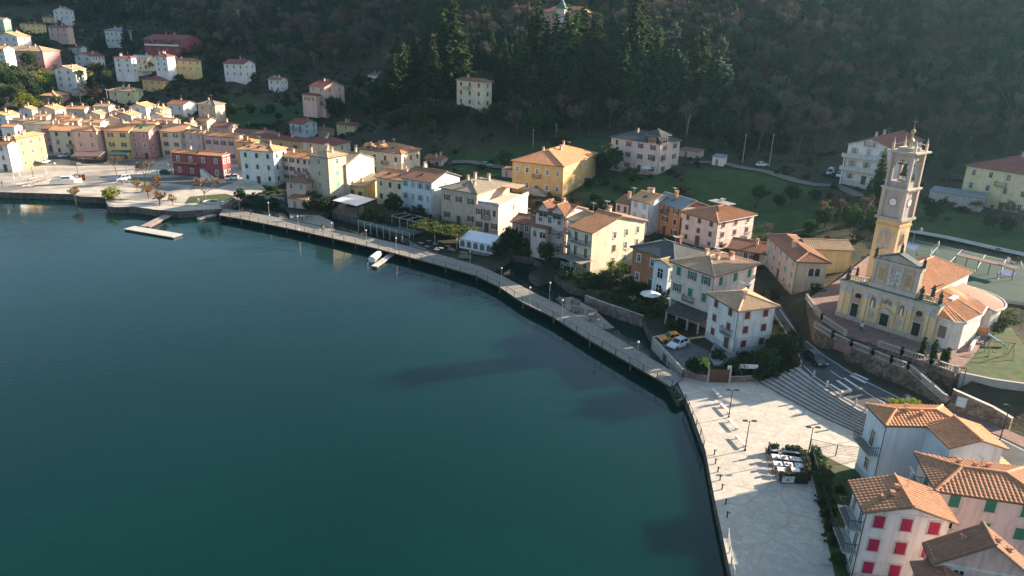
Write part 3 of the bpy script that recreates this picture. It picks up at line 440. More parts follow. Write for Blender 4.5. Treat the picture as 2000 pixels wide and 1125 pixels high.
def tz(x, y):
    i = int(np.clip(np.searchsorted(xs, x)-1, 0, len(xs)-2)); j = int(np.clip(np.searchsorted(ys, y)-1, 0, len(ys)-2))
    u = min(1, max(0, (x-xs[i])/(xs[i+1]-xs[i]))); v = min(1, max(0, (y-ys[j])/(ys[j+1]-ys[j])))
    return float(ZG[j, i]*(1-u)*(1-v)+ZG[j, i+1]*u*(1-v)+ZG[j+1, i]*(1-u)*v+ZG[j+1, i+1]*u*v)
def gp(px, py):                                  # where the line of sight through a photo pixel meets the ground
    d = fw*FP+CX*(px-1000)+CY*(562.5-py); d = d/(d@fw); k = 50.
    while k < 1100:
        p = CP+d*k
        if tz(p[0], p[1]) >= p[2]: break
        k += 2.
    lo, hi = k-2, k
    for _ in range(12):
        m_ = (lo+hi)/2; p = CP+d*m_
        if tz(p[0], p[1]) >= p[2]: hi = m_
        else: lo = m_
    p = CP+d*hi; return np.array([p[0], p[1], tz(p[0], p[1])])
# ground cover: 0 leaf litter, 1 grass, 2 gravel (painted per vertex)
GRASS = [[(1330,330),(1480,330),(1600,365),(1640,420),(1560,470),(1450,480),(1340,380)],[(1790,395),(2020,450),(2020,500),(1780,450)],[(860,300),(1030,280),(1190,270),(1190,330),(1100,330),(1010,400),(900,340)],[(1120,330),(1240,300),(1330,360),(1280,400),(1130,400)],[(440,190),(640,215),(700,240),(560,235),(450,250)],[(0,140),(110,150),(200,180),(80,200),(0,200)]]
cov = np.zeros(len(GP))
vis = np.array([pr((*p, z)) for p, z in zip(GP, GZ)])
ahead = ((np.c_[GP, GZ]-CP)@fw) > 20
for g in GRASS: cov[inpoly(vis, g) & ahead & (GZ < 40)] = 1
LAWN = cov.copy()
m_, t, b, N, L = material('hillside_ground'); va = N('VertexColor'); va.layer_name = 'cover'; tc = N('TexCoord')
n = N('TexNoise'); n.inputs['Scale'].default_value = .25; n.inputs['Detail'].default_value = 10; n.inputs['Roughness'].default_value = .7; L(tc.outputs['Object'], n.inputs['Vector'])
ra = ramp(N, [(.3, (.028,.036,.02)), (.5, (.055,.05,.032)), (.7, (.085,.068,.045))]); rb = ramp(N, [(.3, (.03,.056,.02)), (.55, (.052,.085,.031)), (.75, (.09,.088,.045))])
L(n.outputs[0], ra.inputs[0]); L(n.outputs[0], rb.inputs[0]); mx = N('MixRGB'); L(va.outputs[0], mx.inputs[0]); L(ra.outputs[0], mx.inputs[1]); L(rb.outputs[0], mx.inputs[2]); L(mx.outputs[0], b.inputs['Base Color']); b.inputs['Roughness'].default_value = .95; b.inputs['Specular IOR Level'].default_value = .1
bu = N('Bump'); bu.inputs['Strength'].default_value = .6; bu.inputs['Distance'].default_value = .4; n2 = N('TexNoise'); n2.inputs['Scale'].default_value = 1.5; n2.inputs['Detail'].default_value = 6; L(tc.outputs['Object'], n2.inputs['Vector']); L(n2.outputs[0], bu.inputs['Height']); L(bu.outputs[0], b.inputs['Normal'])
nx, ny = len(xs), len(ys); idx = np.arange(nx*ny).reshape(ny, nx)
F = np.stack([idx[:-1, :-1], idx[:-1, 1:], idx[1:, 1:], idx[1:, :-1]], -1).reshape(-1, 4)
me = bpy.data.meshes.new('hillside'); me.from_pydata(np.c_[GP, GZ].tolist(), [], F.tolist()); me.materials.append(m_)
ca = me.color_attributes.new('cover', 'FLOAT_COLOR', 'POINT'); ca.data.foreach_set('color', np.repeat(cov, 4).tolist())
me.polygons.foreach_set('use_smooth', [True]*len(F)); tag(link('hillside', me), kind='structure')

# ---- lake
m_, t, b, N, L = material('lake_water'); tc = N('TexCoord')
n = N('TexNoise'); n.inputs['Scale'].default_value = .016; n.inputs['Detail'].default_value = 4; L(tc.outputs['Object'], n.inputs['Vector'])
r = ramp(N, [(.35, (.0007,.0200,.0172)), (.65, (.0011,.0275,.0238))]); L(n.outputs[0], r.inputs[0]); L(r.outputs[0], b.inputs['Base Color'])
b.inputs['Roughness'].default_value = .07; b.inputs['IOR'].default_value = 1.33; b.inputs['Specular IOR Level'].default_value = .5
b.subsurface_method = 'BURLEY'; b.inputs['Subsurface Weight'].default_value = 1; b.inputs['Subsurface Radius'].default_value = (1, 1, 1); b.inputs['Subsurface Scale'].default_value = 6
mp = N('Mapping'); mp.inputs['Rotation'].default_value = (0, 0, R(-25)); mp.inputs['Scale'].default_value = (.6, 1.5, 1); L(tc.outputs['Object'], mp.inputs[0])
n1 = N('TexNoise'); n1.inputs['Scale'].default_value = .9; n1.inputs['Detail'].default_value = 4; L(mp.outputs[0], n1.inputs['Vector'])
n2 = N('TexNoise'); n2.inputs['Scale'].default_value = .06; n2.inputs['Detail'].default_value = 3; L(mp.outputs[0], n2.inputs['Vector']); rr = ramp(N, [(.4, (.25,)), (.65, (1,))]); L(n2.outputs[0], rr.inputs[0])
mm = N('Math'); mm.operation = 'MULTIPLY'; L(n1.outputs[0], mm.inputs[0]); L(rr.outputs[0], mm.inputs[1])
bu = N('Bump'); bu.inputs['Strength'].default_value = .22; bu.inputs['Distance'].default_value = .16; L(mm.outputs[0], bu.inputs['Height']); L(bu.outputs[0], b.inputs['Normal'])
WATER = m_
q = MB(); q.face([(-900,-300,0),(500,-300,0),(500,600,0),(-900,600,0)]); tag(q.build('lake_water', WATER), kind='structure')

# ---- paved and planted sheets
PAVE = noisy('harbour_paving', (.40,.35,.28), (.58,.51,.42), .35, .9, 8, c3=(.20,.19,.18), s3=.05)
m_, t, b, N, L = material('piazza_stone'); tc = N('TexCoord'); v = N('TexVoronoi'); v.inputs['Scale'].default_value = 1.5; L(tc.outputs['Object'], v.inputs['Vector']); v2 = N('TexVoronoi'); v2.feature = 'DISTANCE_TO_EDGE'; v2.inputs['Scale'].default_value = 1.5; L(tc.outputs['Object'], v2.inputs['Vector'])
v3 = N('TexVoronoi'); v3.feature = 'DISTANCE_TO_EDGE'; v3.inputs['Scale'].default_value = .16; L(tc.outputs['Object'], v3.inputs['Vector'])
sp = N('SeparateColor'); L(v.outputs['Color'], sp.inputs[0]); r = ramp(N, [(0, (.45,.40,.335)), (.5, (.50,.447,.375)), (1, (.555,.50,.42))]); L(sp.outputs[0], r.inputs[0]); e = ramp(N, [(.015, (.84,)), (.05, (1,))]); L(v2.outputs[0], e.inputs[0]); e3 = ramp(N, [(.004, (.86,)), (.02, (1,))]); L(v3.outputs[0], e3.inputs[0])
n = N('TexNoise'); n.inputs['Scale'].default_value = .22; n.inputs['Detail'].default_value = 9; n.inputs['Roughness'].default_value = .65; L(tc.outputs['Object'], n.inputs['Vector']); rn = ramp(N, [(.3, (.91,.90,.89)), (.5, (.99,.98,.97)), (.7, (1.05,1.04,1.03))]); L(n.outputs[0], rn.inputs[0])
o_ = r.outputs[0]
for x in (e, e3, rn):
    mu = N('MixRGB'); mu.blend_type = 'MULTIPLY'; mu.inputs[0].default_value = 1; L(o_, mu.inputs[1]); L(x.outputs[0], mu.inputs[2]); o_ = mu.outputs[0]
L(o_, b.inputs['Base Color']); b.inputs['Roughness'].default_value = .85; PSTONE = m_
ASPH = noisy('asphalt', (.055,.056,.06), (.095,.095,.098), .5, .9, 9, bump=.2, bscale=30)
SOIL = noisy('garden_soil', (.014,.03,.010), (.05,.045,.028), .35, .95, 8)
LAWNM = noisy('lawn', (.03,.065,.018), (.085,.115,.038), .9, .95, 10, bump=.7, bscale=9, c3=(.10,.095,.045), s3=.35)
BRICKP = noisy('red_paving', (.20,.115,.09), (.29,.18,.145), 1.2, .9, 6)
RUBBLE = masonry('rubble_wall', (.095,.066,.046), (.25,.175,.13), (.13,.10,.075), 2.2)
QUAYW = masonry('quay_wall', (.10,.085,.07), (.20,.17,.14), (.06,.055,.05), 1.4)
def slab(name, poly, z0, z1, mt, ms=None, kind='structure'):
    q = MB(); q.prism(poly, z0, z1, 0, 1); return tag(q.build(name, [mt, ms or mt]), kind=kind)
slab('harbour_square', HARB, -3, 1.8, PAVE, QUAYW)
slab('garden_ground', GARD, -3, 1.6, SOIL, QUAYW)
slab('piazza', PIAZ, -3, 1.2, PSTONE, QUAYW)
slab('road', ROAD, 0, 3.0, ASPH, STONE)
slab('church_terrace', TERR, 1, 6.0, BRICKP, RUBBLE)
slab('playground_lawn', YARD, 1, 5.6, LAWNM, RUBBLE)
slab('sports_court', COURT, 4, 7.4, noisy('court_paint', (.014,.045,.035), (.022,.062,.047), .3, .8), CONC)
def ribbon(pts, wd, z, dz=.1):                   # a strip of constant width along a line; z None follows the ground
    P = [Vector((p[0], p[1], 0)) for p in pts]; Q = []
    for i in range(len(P)-1):
        n_ = max(1, int((P[i+1]-P[i]).length/2.5))
        Q += [P[i].lerp(P[i+1], k/n_) for k in range(n_)]
    Q.append(P[-1]); q = MB(); L_ = []
    for i, p in enumerate(Q):
        d = (Q[min(i+1, len(Q)-1)]-Q[max(0, i-1)]).normalized(); nn = Vector((-d.y, d.x, 0))*wd/2; row = []
        for s_ in (1, .33, -.33, -1):
            a = p+nn*s_; row.append((a.x, a.y, (max(tz(a.x, a.y), tz(p.x, p.y))+dz) if z is None else z))
        L_.append(row)
    for i in range(len(L_)-1):
        for k in range(3): q.face([L_[i][k], L_[i][k+1], L_[i+1][k+1], L_[i+1][k]])
    return q
GRAV = noisy('gravel', (.13,.115,.095), (.22,.20,.17), .8, .95)
tag(ribbon([gp(*p)[:2] for p in [(1350,318),(1420,322),(1490,335),(1540,350),(1590,362),(1640,366),(1680,385)]], 4.5, None, .25).build('track', GRAV), kind='structure')
tag(ribbon([gp(*p)[:2] for p in [(880,320),(920,318),(960,326),(1000,330)]], 4, None, .25).build('lane', GRAV), kind='structure')
tag(ribbon([at(*p, 7.9)[:2] for p in [(1772,448),(1850,462),(1930,480),(2060,508)]], 3.2, 7.75).build('path', CONC), kind='structure')
tag(ribbon([at(*p, 1.8)[:2] for p in [(-60,337),(60,333),(180,329),(300,324),(345,322)]], 5, 1.83).build('street', noisy('worn_asphalt', (.30,.27,.23), (.42,.38,.33), .4, .9, 8)), kind='structure')
tag(ribbon([at(*p, 1.8)[:2] for p in [(90,308),(140,306),(200,317)]], 9, 1.825).build('car_park', ASPH), kind='structure')
tag(ribbon([at(*p, 1.8)[:2] for p in [(235,352),(290,352),(345,352),(440,362)]], 9, 1.834).build('side_street', noisy('dull_asphalt', (.12,.115,.11), (.2,.19,.18), .4, .9, 8)), kind='structure')
tag(ribbon([at(*p, 3.0)[:2] for p in [(1846,801),(1900,823),(1960,846),(2070,896)]], 2.6, 3.05).build('pavement', BRICKP), kind='structure')
WL = noisy('road_paint', (.55,.55,.53), (.72,.72,.70), 3, .7)
def mark(pts, wd=.14, z=3.0): return ribbon([at(*p, z)[:2] for p in pts], wd, z+.012)
q = MB()
def addq(o_):
    for f_ in o_.f: q.face([o_.v[i] for i in f_])
for pts in ([(1523,604),(1557,652),(1607,693),(1676,738),(1755,777),(1850,810),(1950,855),(2080,920)], [(1548,655),(1567,712),(1594,737),(1650,777),(1712,811)], [(1622,724),(1645,740)], [(1675,755),(1700,772),(1730,788)]): addq(mark(pts))
for a_, b_ in (((1621,750),(1647,766)),((1635,743),(1663,762)),((1648,738),(1677,757)),((1661,733),(1691,748)),((1668,729),(1696,742))): addq(mark([a_, b_], .45))
tag(q.build('road_markings', WL), kind='structure')
# ================================================================ HOUSE BUILDER
_WM = {}
def frame_mat(c): return plain('frame_paint', c, .55)
def win_mesh(wd, ht, kind, trimc):
    key = (round(wd, 1), round(ht, 1), kind, trimc)
    if key in _WM: return _WM[key]
    q = MB(); w2 = wd/2; f = .07
    if kind == 'a':                              # round headed
        arc = [(w2*math.cos(a), ht-w2+w2*math.sin(a)) for a in [math.pi*k/8 for k in range(9)]]
        q.face([(-w2, -.02, 0), (w2, -.02, 0)]+[(x, -.02, z) for x, z in arc], 0)
        pts = [(w2, 0)]+arc+[(-w2, 0)]
        for i in range(len(pts)-1):
            (x0, z0), (x1, z1) = pts[i], pts[i+1]; k = 1+.2/w2
            q.face([(x0,-.08,z0),(x1,-.08,z1),(x1*k,-.08,z1+(.12 if i not in (0, len(pts)-2) else 0)),(x0*k,-.08,z0+(.12 if 0 < i else 0))], 1)
    else:
        q.face([(-w2,-.02,0),(w2,-.02,0),(w2,-.02,ht),(-w2,-.02,ht)], 0)
        for x0, x1 in ((-w2, -w2+f), (w2-f, w2), (-f/2, f/2)): q.box(x0, -.06, 0, x1, 0, ht, 1)
        q.box(-w2, -.06, ht-f, w2, 0, ht, 1); q.box(-w2, -.06, 0, w2, 0, f, 1)
        if kind != 'd' and ht > 1.2: q.box(-w2, -.055, ht*.62, w2, 0, ht*.62+.05, 1)
        if trimc:
            for x0, x1 in ((-w2-.16, -w2), (w2, w2+.16)): q.box(x0, -.05, 0, x1, 0, ht, 2)
            q.box(-w2-.16, -.07, ht, w2+.16, 0, ht+.18, 2)
    q.box(-w2-.15, -.16, -.09, w2+.15, 0, 0, 2)
    me = q.mesh('window', [GLASS, frame_mat((.62,.60,.56) if kind != 'w' else (.75,.75,.73)), frame_mat(trimc or (.5,.47,.43))]); _WM[key] = me; return me
def shut_mesh(wd, ht, c):
    key = ('s', round(wd, 1), round(ht, 1), c)
    if key in _WM: return _WM[key]
    q = MB(); q.box(-wd/2, -.07, 0, wd/2, 0, ht); n_ = max(3, int(ht/.16))
    for k in range(n_):
        z = .06+(ht-.12)*k/n_; q.box(-wd/2+.05, -.095, z, wd/2-.05, -.07, z+(ht-.12)/n_*.55, skip='k')
    me = q.mesh('shutter', noisy('shutter_paint', sc(c, .8), sc(c, 1.15), 2., .6)); _WM[key] = me; return me
def add_window(par, x, y, z, rot, wd, ht, kind, shc, trim=None):
    M_ = Matrix.Translation((x, y, z)) @ Matrix.Rotation(rot, 4, 'Z')
    o = link('window', win_mesh(wd, ht, kind, trim), par); o.matrix_local = M_
    if kind in ('o',):
        me = shut_mesh(wd*.5, ht, shc)
        for s in (-1, 1):
            link('shutter', me, o, (s*(wd*.75+.03), 0, 0))
    elif kind == 'c': link('shutter', shut_mesh(wd, ht, shc), o, (0, -.02, 0))
    return o
def balcony(par, x, y, z, rot, wd, dp=1.1, col=None, solid=False):
    q = MB(); q.box(-wd/2, -dp, -.16, wd/2, 0, 0, 0)
    if solid: q.box(-wd/2, -dp, 0, wd/2, -dp+.1, .95, 1); q.box(-wd/2, -dp, 0, -wd/2+.1, 0, .95, 1); q.box(wd/2-.1, -dp, 0, wd/2, 0, .95, 1)
    else:
        q.box(-wd/2, -dp, .95, wd/2, -dp+.05, 1.0, 1)
        for s in (-1, 1): q.box(s*wd/2-.025, -dp, .95, s*wd/2+.025, 0, 1.0, 1)
        n_ = max(4, int(wd/.22))
        for k in range(n_+1): xx = -wd/2+wd*k/n_; q.box(xx-.018, -dp, 0, xx+.018, -dp+.035, .95, 1)
        for k in range(1, 5):
            for s in (-1, 1): q.box(s*wd/2-.018, -dp*k/5, 0, s*wd/2+.018, -dp*k/5+.035, .95, 1)
    o = q.build('balcony', [CONC, col or DARK], par); o.matrix_local = Matrix.Translation((x, y, z)) @ Matrix.Rotation(rot, 4, 'Z'); return o
def roof_faces(W, D, rt, rise, ov):
    """top faces (point lists, z from the eave) of a roof over 0..W x 0..D grown by ov, eave edge first"""
    x0, x1, y0, y1 = -ov, W+ov, -ov, D+ov; w, d = x1-x0, y1-y0
    P = lambda x, y, z: (x, y, z)
    if rt in ('hip', 'hipx'):
        if w >= d: k = d/2; A, B = P(x0+k*.95, (y0+y1)/2, rise), P(x1-k*.95, (y0+y1)/2, rise)
        else: k = w/2; A, B = P((x0+x1)/2, y0+k*.95, rise), P((x0+x1)/2, y1-k*.95, rise)
        c = [P(x0,y0,0), P(x1,y0,0), P(x1,y1,0), P(x0,y1,0)]
        if w >= d: return [[c[0],c[1],B,A],[c[2],c[3],A,B],[c[1],c[2],B],[c[3],c[0],A]]
        return [[c[0],c[1],A],[c[1],c[2],B,A],[c[2],c[3],B],[c[3],c[0],A,B]]
    if rt == 'gx':
        ym = (y0+y1)/2; A, B = P(x0,ym,rise), P(x1,ym,rise); return [[P(x0,y0,0),P(x1,y0,0),B,A],[P(x1,y1,0),P(x0,y1,0),A,B]]
    if rt == 'gy':
        xm = (x0+x1)/2; A, B = P(xm,y0,rise), P(xm,y1,rise); return [[P(x1,y0,0),P(x1,y1,0),B,A],[P(x0,y1,0),P(x0,y0,0),A,B]]
    if rt == 'shed': return [[P(x0,y0,0),P(x1,y0,0),P(x1,y1,rise),P(x0,y1,rise)]]
    return [[P(x0,y0,0),P(x1,y0,0),P(x1,y1,0),P(x0,y1,0)]]
def pan_tiles(q, p, e, up, nrm, pit=.42, row=.38, amp=.085, lip=.04):
    """real pan tiles on one convex roof plane: waves along the eave, stepped rows up the slope"""
    uv = [((v-p[0]).dot(e), (v-p[0]).dot(up)) for v in p]; u0, u1 = min(a for a, _ in uv), max(a for a, _ in uv)
    def span(u):
        vs_ = []
        for (a, b_), (c, d) in zip(uv, uv[1:]+uv[:1]):
            if abs(c-a) < 1e-6:
                if abs(u-a) < 1e-4: vs_ += [b_, d]
            elif min(a, c)-1e-6 <= u <= max(a, c)+1e-6: vs_.append(b_+(d-b_)*(u-a)/(c-a))
        return (min(vs_), max(vs_)) if vs_ else None
    du = pit/6; k0 = int(math.floor(u0/du))+1; k1 = int(math.ceil(u1/du)); US = [u0]+[k*du for k in range(k0, k1) if u0+.01 < k*du < u1-.01]+[u1]; n_ = len(US)-1; SP = [span(u) for u in US]; W_ = lambda u: amp*abs(math.sin(math.pi*u/pit))
    X_ = lambda u, v, h_: p[0]+e*u+up*v+nrm*h_
    for i in range(n_):
        if not SP[i] or not SP[i+1]: continue
        (a0, a1), (b0, b1) = SP[i], SP[i+1]; lo, hi = min(a0, b0), max(a1, b1); k = int(lo//row)
        while k*row < hi:
            va0, va1 = min(max(k*row, a0), a1), max(min((k+1)*row, a1), a0); vb0, vb1 = min(max(k*row, b0), b1), max(min((k+1)*row, b1), b0)
            if va1-va0 > 1e-4 or vb1-vb0 > 1e-4:
                ua, ub = US[i], US[i+1]; ha, hb = W_(ua), W_(ub)
                q.face([X_(ua, va0, ha+lip), X_(ub, vb0, hb+lip), X_(ub, vb1, hb), X_(ua, va1, ha)], 0, [(ua, va0), (ub, vb0), (ub, vb1), (ua, va1)])
                q.face([X_(ua, va0, ha-.02), X_(ub, vb0, hb-.02), X_(ub, vb0, hb+lip), X_(ua, va0, ha+lip)], 0, [(ua, va0), (ub, vb0), (ub, vb0+.02), (ua, va0+.02)])
            k += 1
def roof_mesh(name, faces, mt, parent, z, th=.16, ridge=True, real=False):
    q = MB()
    for f_ in faces:
        p = [Vector(v)+Vector((0, 0, z)) for v in f_]; e = (p[1]-p[0]).normalized(); nrm = (p[1]-p[0]).cross(p[-1]-p[0]).normalized(); up = nrm.cross(e)
        q.face([v-nrm*(.03 if real else 0) for v in p], 0, [((v-p[0]).dot(e), (v-p[0]).dot(up)) for v in p]); dn = Vector((0, 0, -th))
        q.face([v+dn for v in p][::-1], 1)
        for i in range(len(p)): a, b_ = p[i], p[(i+1) % len(p)]; q.face([a+dn, b_+dn, b_, a], 1)
        if real: pan_tiles(q, p, e, up, nrm, real)
    if ridge:                                    # ridge and hip caps
        seen = {}
        for f_ in faces:
            for i in range(len(f_)):
                k = tuple(sorted([tuple(round(x, 2) for x in f_[i]), tuple(round(x, 2) for x in f_[(i+1) % len(f_)])])); seen[k] = seen.get(k, 0)+1
        for (a, b_), n_ in seen.items():
            if n_ == 2 and a != b_: q.tube([Vector(a)+Vector((0, 0, z+(.09 if real else .02))), Vector(b_)+Vector((0, 0, z+(.09 if real else .02)))], .15, 6, 2)
    return q.build(name, [mt, WOOD, CAPS.get(mt.name, mt)], parent)
CAPS = {}
def zroof(faces, x, y):
    for f_ in faces:
        if inpoly(np.array([[x, y]]), [(v[0], v[1]) for v in f_])[0]:
            a, b_, c = (Vector(v) for v in (f_[0], f_[1], f_[-1])); n_ = (b_-a).cross(c-a); return a.z-(n_.x*(x-a.x)+n_.y*(y-a.y))/n_.z
    return 0
def chimney(par, x, y, z, hh=1.5, s=.55, mt=None):
    q = MB(); q.box(x-s/2, y-s/2, z-.5, x+s/2, y+s/2, z+hh, 0); q.box(x-s/2-.08, y-s/2-.08, z+hh, x+s/2+.08, y+s/2+.08, z+hh+.1, 1)
    for sx in (-1, 1):
        for sy in (-1, 1): q.box(x+sx*s*.4-.05, y+sy*s*.4-.05, z+hh+.1, x+sx*s*.4+.05, y+sy*s*.4+.05, z+hh+.32, 0)
    q.box(x-s/2-.1, y-s/2-.1, z+hh+.32, x+s/2+.1, y+s/2+.1, z+hh+.42, 1)
    return q.build('chimney', [mt or plaster((.58,.50,.42)), noisy('fired_clay', (.34,.15,.09), (.45,.22,.13), 3)], par)
def antenna(par, x, y, z, h=2.4):
    q = MB(); q.tube([(x, y, z-.4), (x, y, z+h)], .035, 5); q.tube([(x-.6, y, z+h-.1), (x+.7, y, z+h-.1)], .025, 4)
    for k in range(5): q.tube([(x-.5+k*.27, y-.35, z+h-.1), (x-.5+k*.27, y+.35, z+h-.1)], .018, 4)
    return q.build('antenna', METAL, par)
def skylight(par, faces, x, y, z, wd=.9, ht=1.2):
    for f_ in faces:
        if inpoly(np.array([[x, y]]), [(v[0], v[1]) for v in f_])[0]:
            p = [Vector(v) for v in f_[:2]]+[Vector(f_[-1])]; e = (p[1]-p[0]).normalized(); nn = e.cross(p[2]-p[0]).normalized(); up = nn.cross(e)
            M_ = Matrix((e, up, nn)).transposed().to_4x4(); M_.translation = Vector((x, y, z+zroof(faces, x, y)))
            q = MB(); q.box(-wd/2, -ht/2, -.05, wd/2, ht/2, .10, 0, M_); q.box(-wd/2+.09, -ht/2+.09, .10, wd/2-.09, ht/2-.09, .112, 1, M_)
            return q.build('skylight', [plain('roof_flashing', (.16,.15,.14), .5, .3), GLASS], par)
HOUSES = {}
def build_house(s):
    W, D, h, rise, rt = s['W'], s['D'], s['h'], s['rise'], s['roof']; ov = .5 if min(W, D) > 5 else .3
    half = {'gx': D/2, 'gy': W/2, 'shed': D*.8}.get(rt, min(W, D)/2); rise = rise if s['l'].startswith('pink house cut') else min(rise, (.30 if s['O'][1] < 165 else .34)*half)
    W -= 2*ov; D -= 2*ov; ca, sa = math.cos(s['th']), math.sin(s['th'])
    org = Vector((s['O'][0]+ca*ov-sa*ov, s['O'][1]+sa*ov+ca*ov, s['zb']))
    root = thing(s['n'], s['l'], s['c'], org, s['th'], s.get('g')); s['root'] = root; s['w'], s['d'] = W, D; HOUSES[s['l']] = s
    rr = random.Random(s['l']); near = s['O'][1] < 165; far = s['O'][1] > 280
    wm = plaster(PC[s['wall']]); rm = tiles(RC[s['rc']], .42 if near else .55, bump=not near)
    q = MB(); dn = -4
    q.box(0, 0, dn, W, D, h, 0, None, 'tb')
    if rt == 'gx':
        sl = rise*(1-2*ov/(D+2*ov))*.985; z0 = h
        for x, f_ in ((0, 1), (W, 0)):
            t_ = [(x, 0, h), (x, D, h), (x, D/2, h+sl)]; q.face(t_ if not f_ else t_[::-1], 0)
    elif rt == 'gy':
        sl = rise*(1-2*ov/(W+2*ov))*.985
        for y, f_ in ((0, 0), (D, 1)):
            t_ = [(0, y, h), (W, y, h), (W/2, y, h+sl)]; q.face(t_ if not f_ else t_[::-1], 0)
    elif rt == 'shed': q.face([(0,D,h),(W,D,h),(W,D,h+rise),(0,D,h+rise)], 0); q.face([(W,0,h),(W,D,h),(W,D,h+rise)], 0); q.face([(0,D,h),(0,0,h),(0,D,h+rise)], 0)
    if not far and h > 5:                        # plinth and string course
        q.box(-.04, -.04, dn, W+.04, D+.04, .7, 1, None, 'b'); q.box(-.05, -.05, h-.28, W+.05, D+.05, h-.06, 2)
        if s['l'].startswith(('pale pink three', 'white palazzo', 'tall pink', 'white villa')):
            for k in (1, 2): q.box(-.05, -.05, h*k/3-.1, W+.05, D+.05, h*k/3+.1, 2)
    q.build('wall', [wm, plaster(sc(PC[s['wall']], .72)), plaster((.70,.67,.62))], root)
    zr = h-.02
    if rt == 'flat':
        q = MB(); q.box(.3, .3, h-.3, W-.3, D-.3, h-.05, 0); q.box(-.1, -.1, h-.15, W+.1, .2, h+.25, 1); q.box(W-.2, .2, h-.15, W+.1, D+.1, h+.9, 1); q.box(-.1, .2, h-.15, .2, D+.1, h+.9, 1); rf = q.build('roof', [noisy('terrace_floor', (.55,.44,.32), (.68,.56,.43), .6), wm], root); faces = []
    else:
        zr = h-ov*rise/max(1, (min(W, D)/2+ov))*.55; faces = roof_faces(W, D, rt, rise, ov)
        if rt == 'shed': zr = h+.02
        CAPS.setdefault(rm.name, noisy('ridge_tiles', sc(RC[s['rc']], .9), sc(RC[s['rc']], 1.45), 2.5)); rf = roof_mesh('roof', faces, rm, root, zr, real=.42 if near and s['rc'] not in ('dark', 'slate') else False)
        for k in range(s.get('chim', rr.choice([1, 1, 2, 2, 3]))):
            x, y = W*rr.uniform(.2, .8), D*rr.uniform(.25, .75); chimney(rf, x, y, zr+zroof(faces, x, y), rr.uniform(.7, 1.3), rr.uniform(.45, .65), rr.choice([None, None, wm]))
        if s.get('chim') == 0:
            for k in range(3): x, y = W*rr.uniform(.15, .85), D*rr.uniform(.2, .8); chimney(rf, x, y, zr+zroof(faces, x, y), .12, .24)
        if rr.random() < .6:
            x, y = W*rr.uniform(.3, .7), D*rr.uniform(.4, .6); antenna(rf, x, y, zr+zroof(faces, x, y), rr.uniform(1.6, 2.8))
        for k in range(s.get('sky', 1 if rr.random() < .25 and not near else 0)):
            n_ = s.get('sky', 1); x, y = W*(k+.7)/(n_+.4), D*.22; skylight(rf, faces, x, y, zr)
        # gutter
        if not far:
            for f_ in faces:
                if abs(f_[0][2]-f_[1][2]) < .01: q = MB(); q.tube([Vector(f_[0])+Vector((0, 0, zr-.1)), Vector(f_[1])+Vector((0, 0, zr-.1))], .07, 5); q.build('gutter', plain('gutter_metal', (.11,.085,.075), .5, .4), root)
            q = MB(); q.tube([(W+.08, -.08, zr-.1), (W+.08, -.08, .2)], .05, 5); q.build('downpipe', plain('gutter_metal', (.11,.085,.075), .5, .4), root)
    shc = SHC[s['sh']]
    for face, (nc, nr, st) in (('A', s['A']), ('B', s['B']), ('L', (max(0, min(2, s['B'][0])), s['A'][1], s['A'][2]))):
        span = W if face == 'A' else D
        if nc == 0 or span < 2: continue
        nc = min(nc, max(1, int(span/1.9))); fh = h/nr if st != 'q' else h/3.2
        for r_ in range(nr):
            for c in range(nc):
                if face == 'L' and r_ == 0: continue
                u = span*(c+.5)/nc
                if st == 'q': u = span*(.42+.22*c)
                wd, ht = (min(.92, span/nc*.40), min(1.5, fh*.50))
                k = {'m': rr.choice('oc'), 'd': 'n', 't': 'n', 'b': 'n', 'q': rr.choice('nc'), 'c': 'c' if rr.random() < .8 else 'n', 'o': 'o' if rr.random() < .85 else 'c'}.get(st, st)
                if k == 'o' and span/nc < wd*2.15: k = 'c'
                z = r_*fh+fh*.30
                trim = (.62,.60,.56) if st in 'wat' else ((.58,.54,.48) if s['O'][1] < 215 and (near or rr.random() < 2) else None)
                pos = (u, 0, 0) if face == 'A' else ((W, u, R(90)) if face == 'B' else (0, D-u, R(-90)))
                if r_ == 0 and face == 'A' and not far and c == nc//2 and st not in 'dqb':
                    qd = MB(); qd.box(-.6, -.05, 0, .6, .0, 2.3, 0); qd.box(-.72, -.08, 0, -.6, 0, 2.42, 1); qd.box(.6, -.08, 0, .72, 0, 2.42, 1); qd.box(-.6, -.08, 2.3, .6, 0, 2.42, 1)
                    d = qd.build('door', [noisy('door_wood', (.07,.045,.03), (.14,.09,.06), 2), STONE], root, (u, 0, 0)); continue
                if st in 'dqb' and face == 'A' and r_ > 0:
                    add_window(root, pos[0], pos[1], r_*fh+.12, pos[2], wd, min(2.1, fh*.7), 'd', shc)
                    if c == 0: balcony(root, W/2, 0, r_*fh+.05, 0, W*.9, 1.2, WHITE if st == 'b' else DARK, st == 'b')
                    continue
                add_window(root, *pos[:2], z, pos[2], wd, ht, k, shc, trim)
                if face == 'A' and not far and r_ > 0 and c == nc//2 and rr.random() < .22 and st in 'ocm': balcony(root, u, 0, r_*fh+.1, 0, 2.2, .9)
    return root
SKY = {'white palazzo':3, 'pale pink house with three':3, 'narrow pale blue house':1, 'pale yellow house with orange roof a':2, 'yellow and pink house with three':2}
CHM = {'tall pink house':5, 'beige house with shallow':4, 'white villa with maroon':1, 'small white house with clustered':4, 'broad cream house':0, 'pale blue white':0, 'white gabled house with bright':0, 'pink house cut':0}
for s in HS:
    for k, v in SKY.items():
        if s['l'].startswith(k): s['sky'] = v
    for k, v in CHM.items():
        if s['l'].startswith(k): s['chim'] = v
    build_house(s)
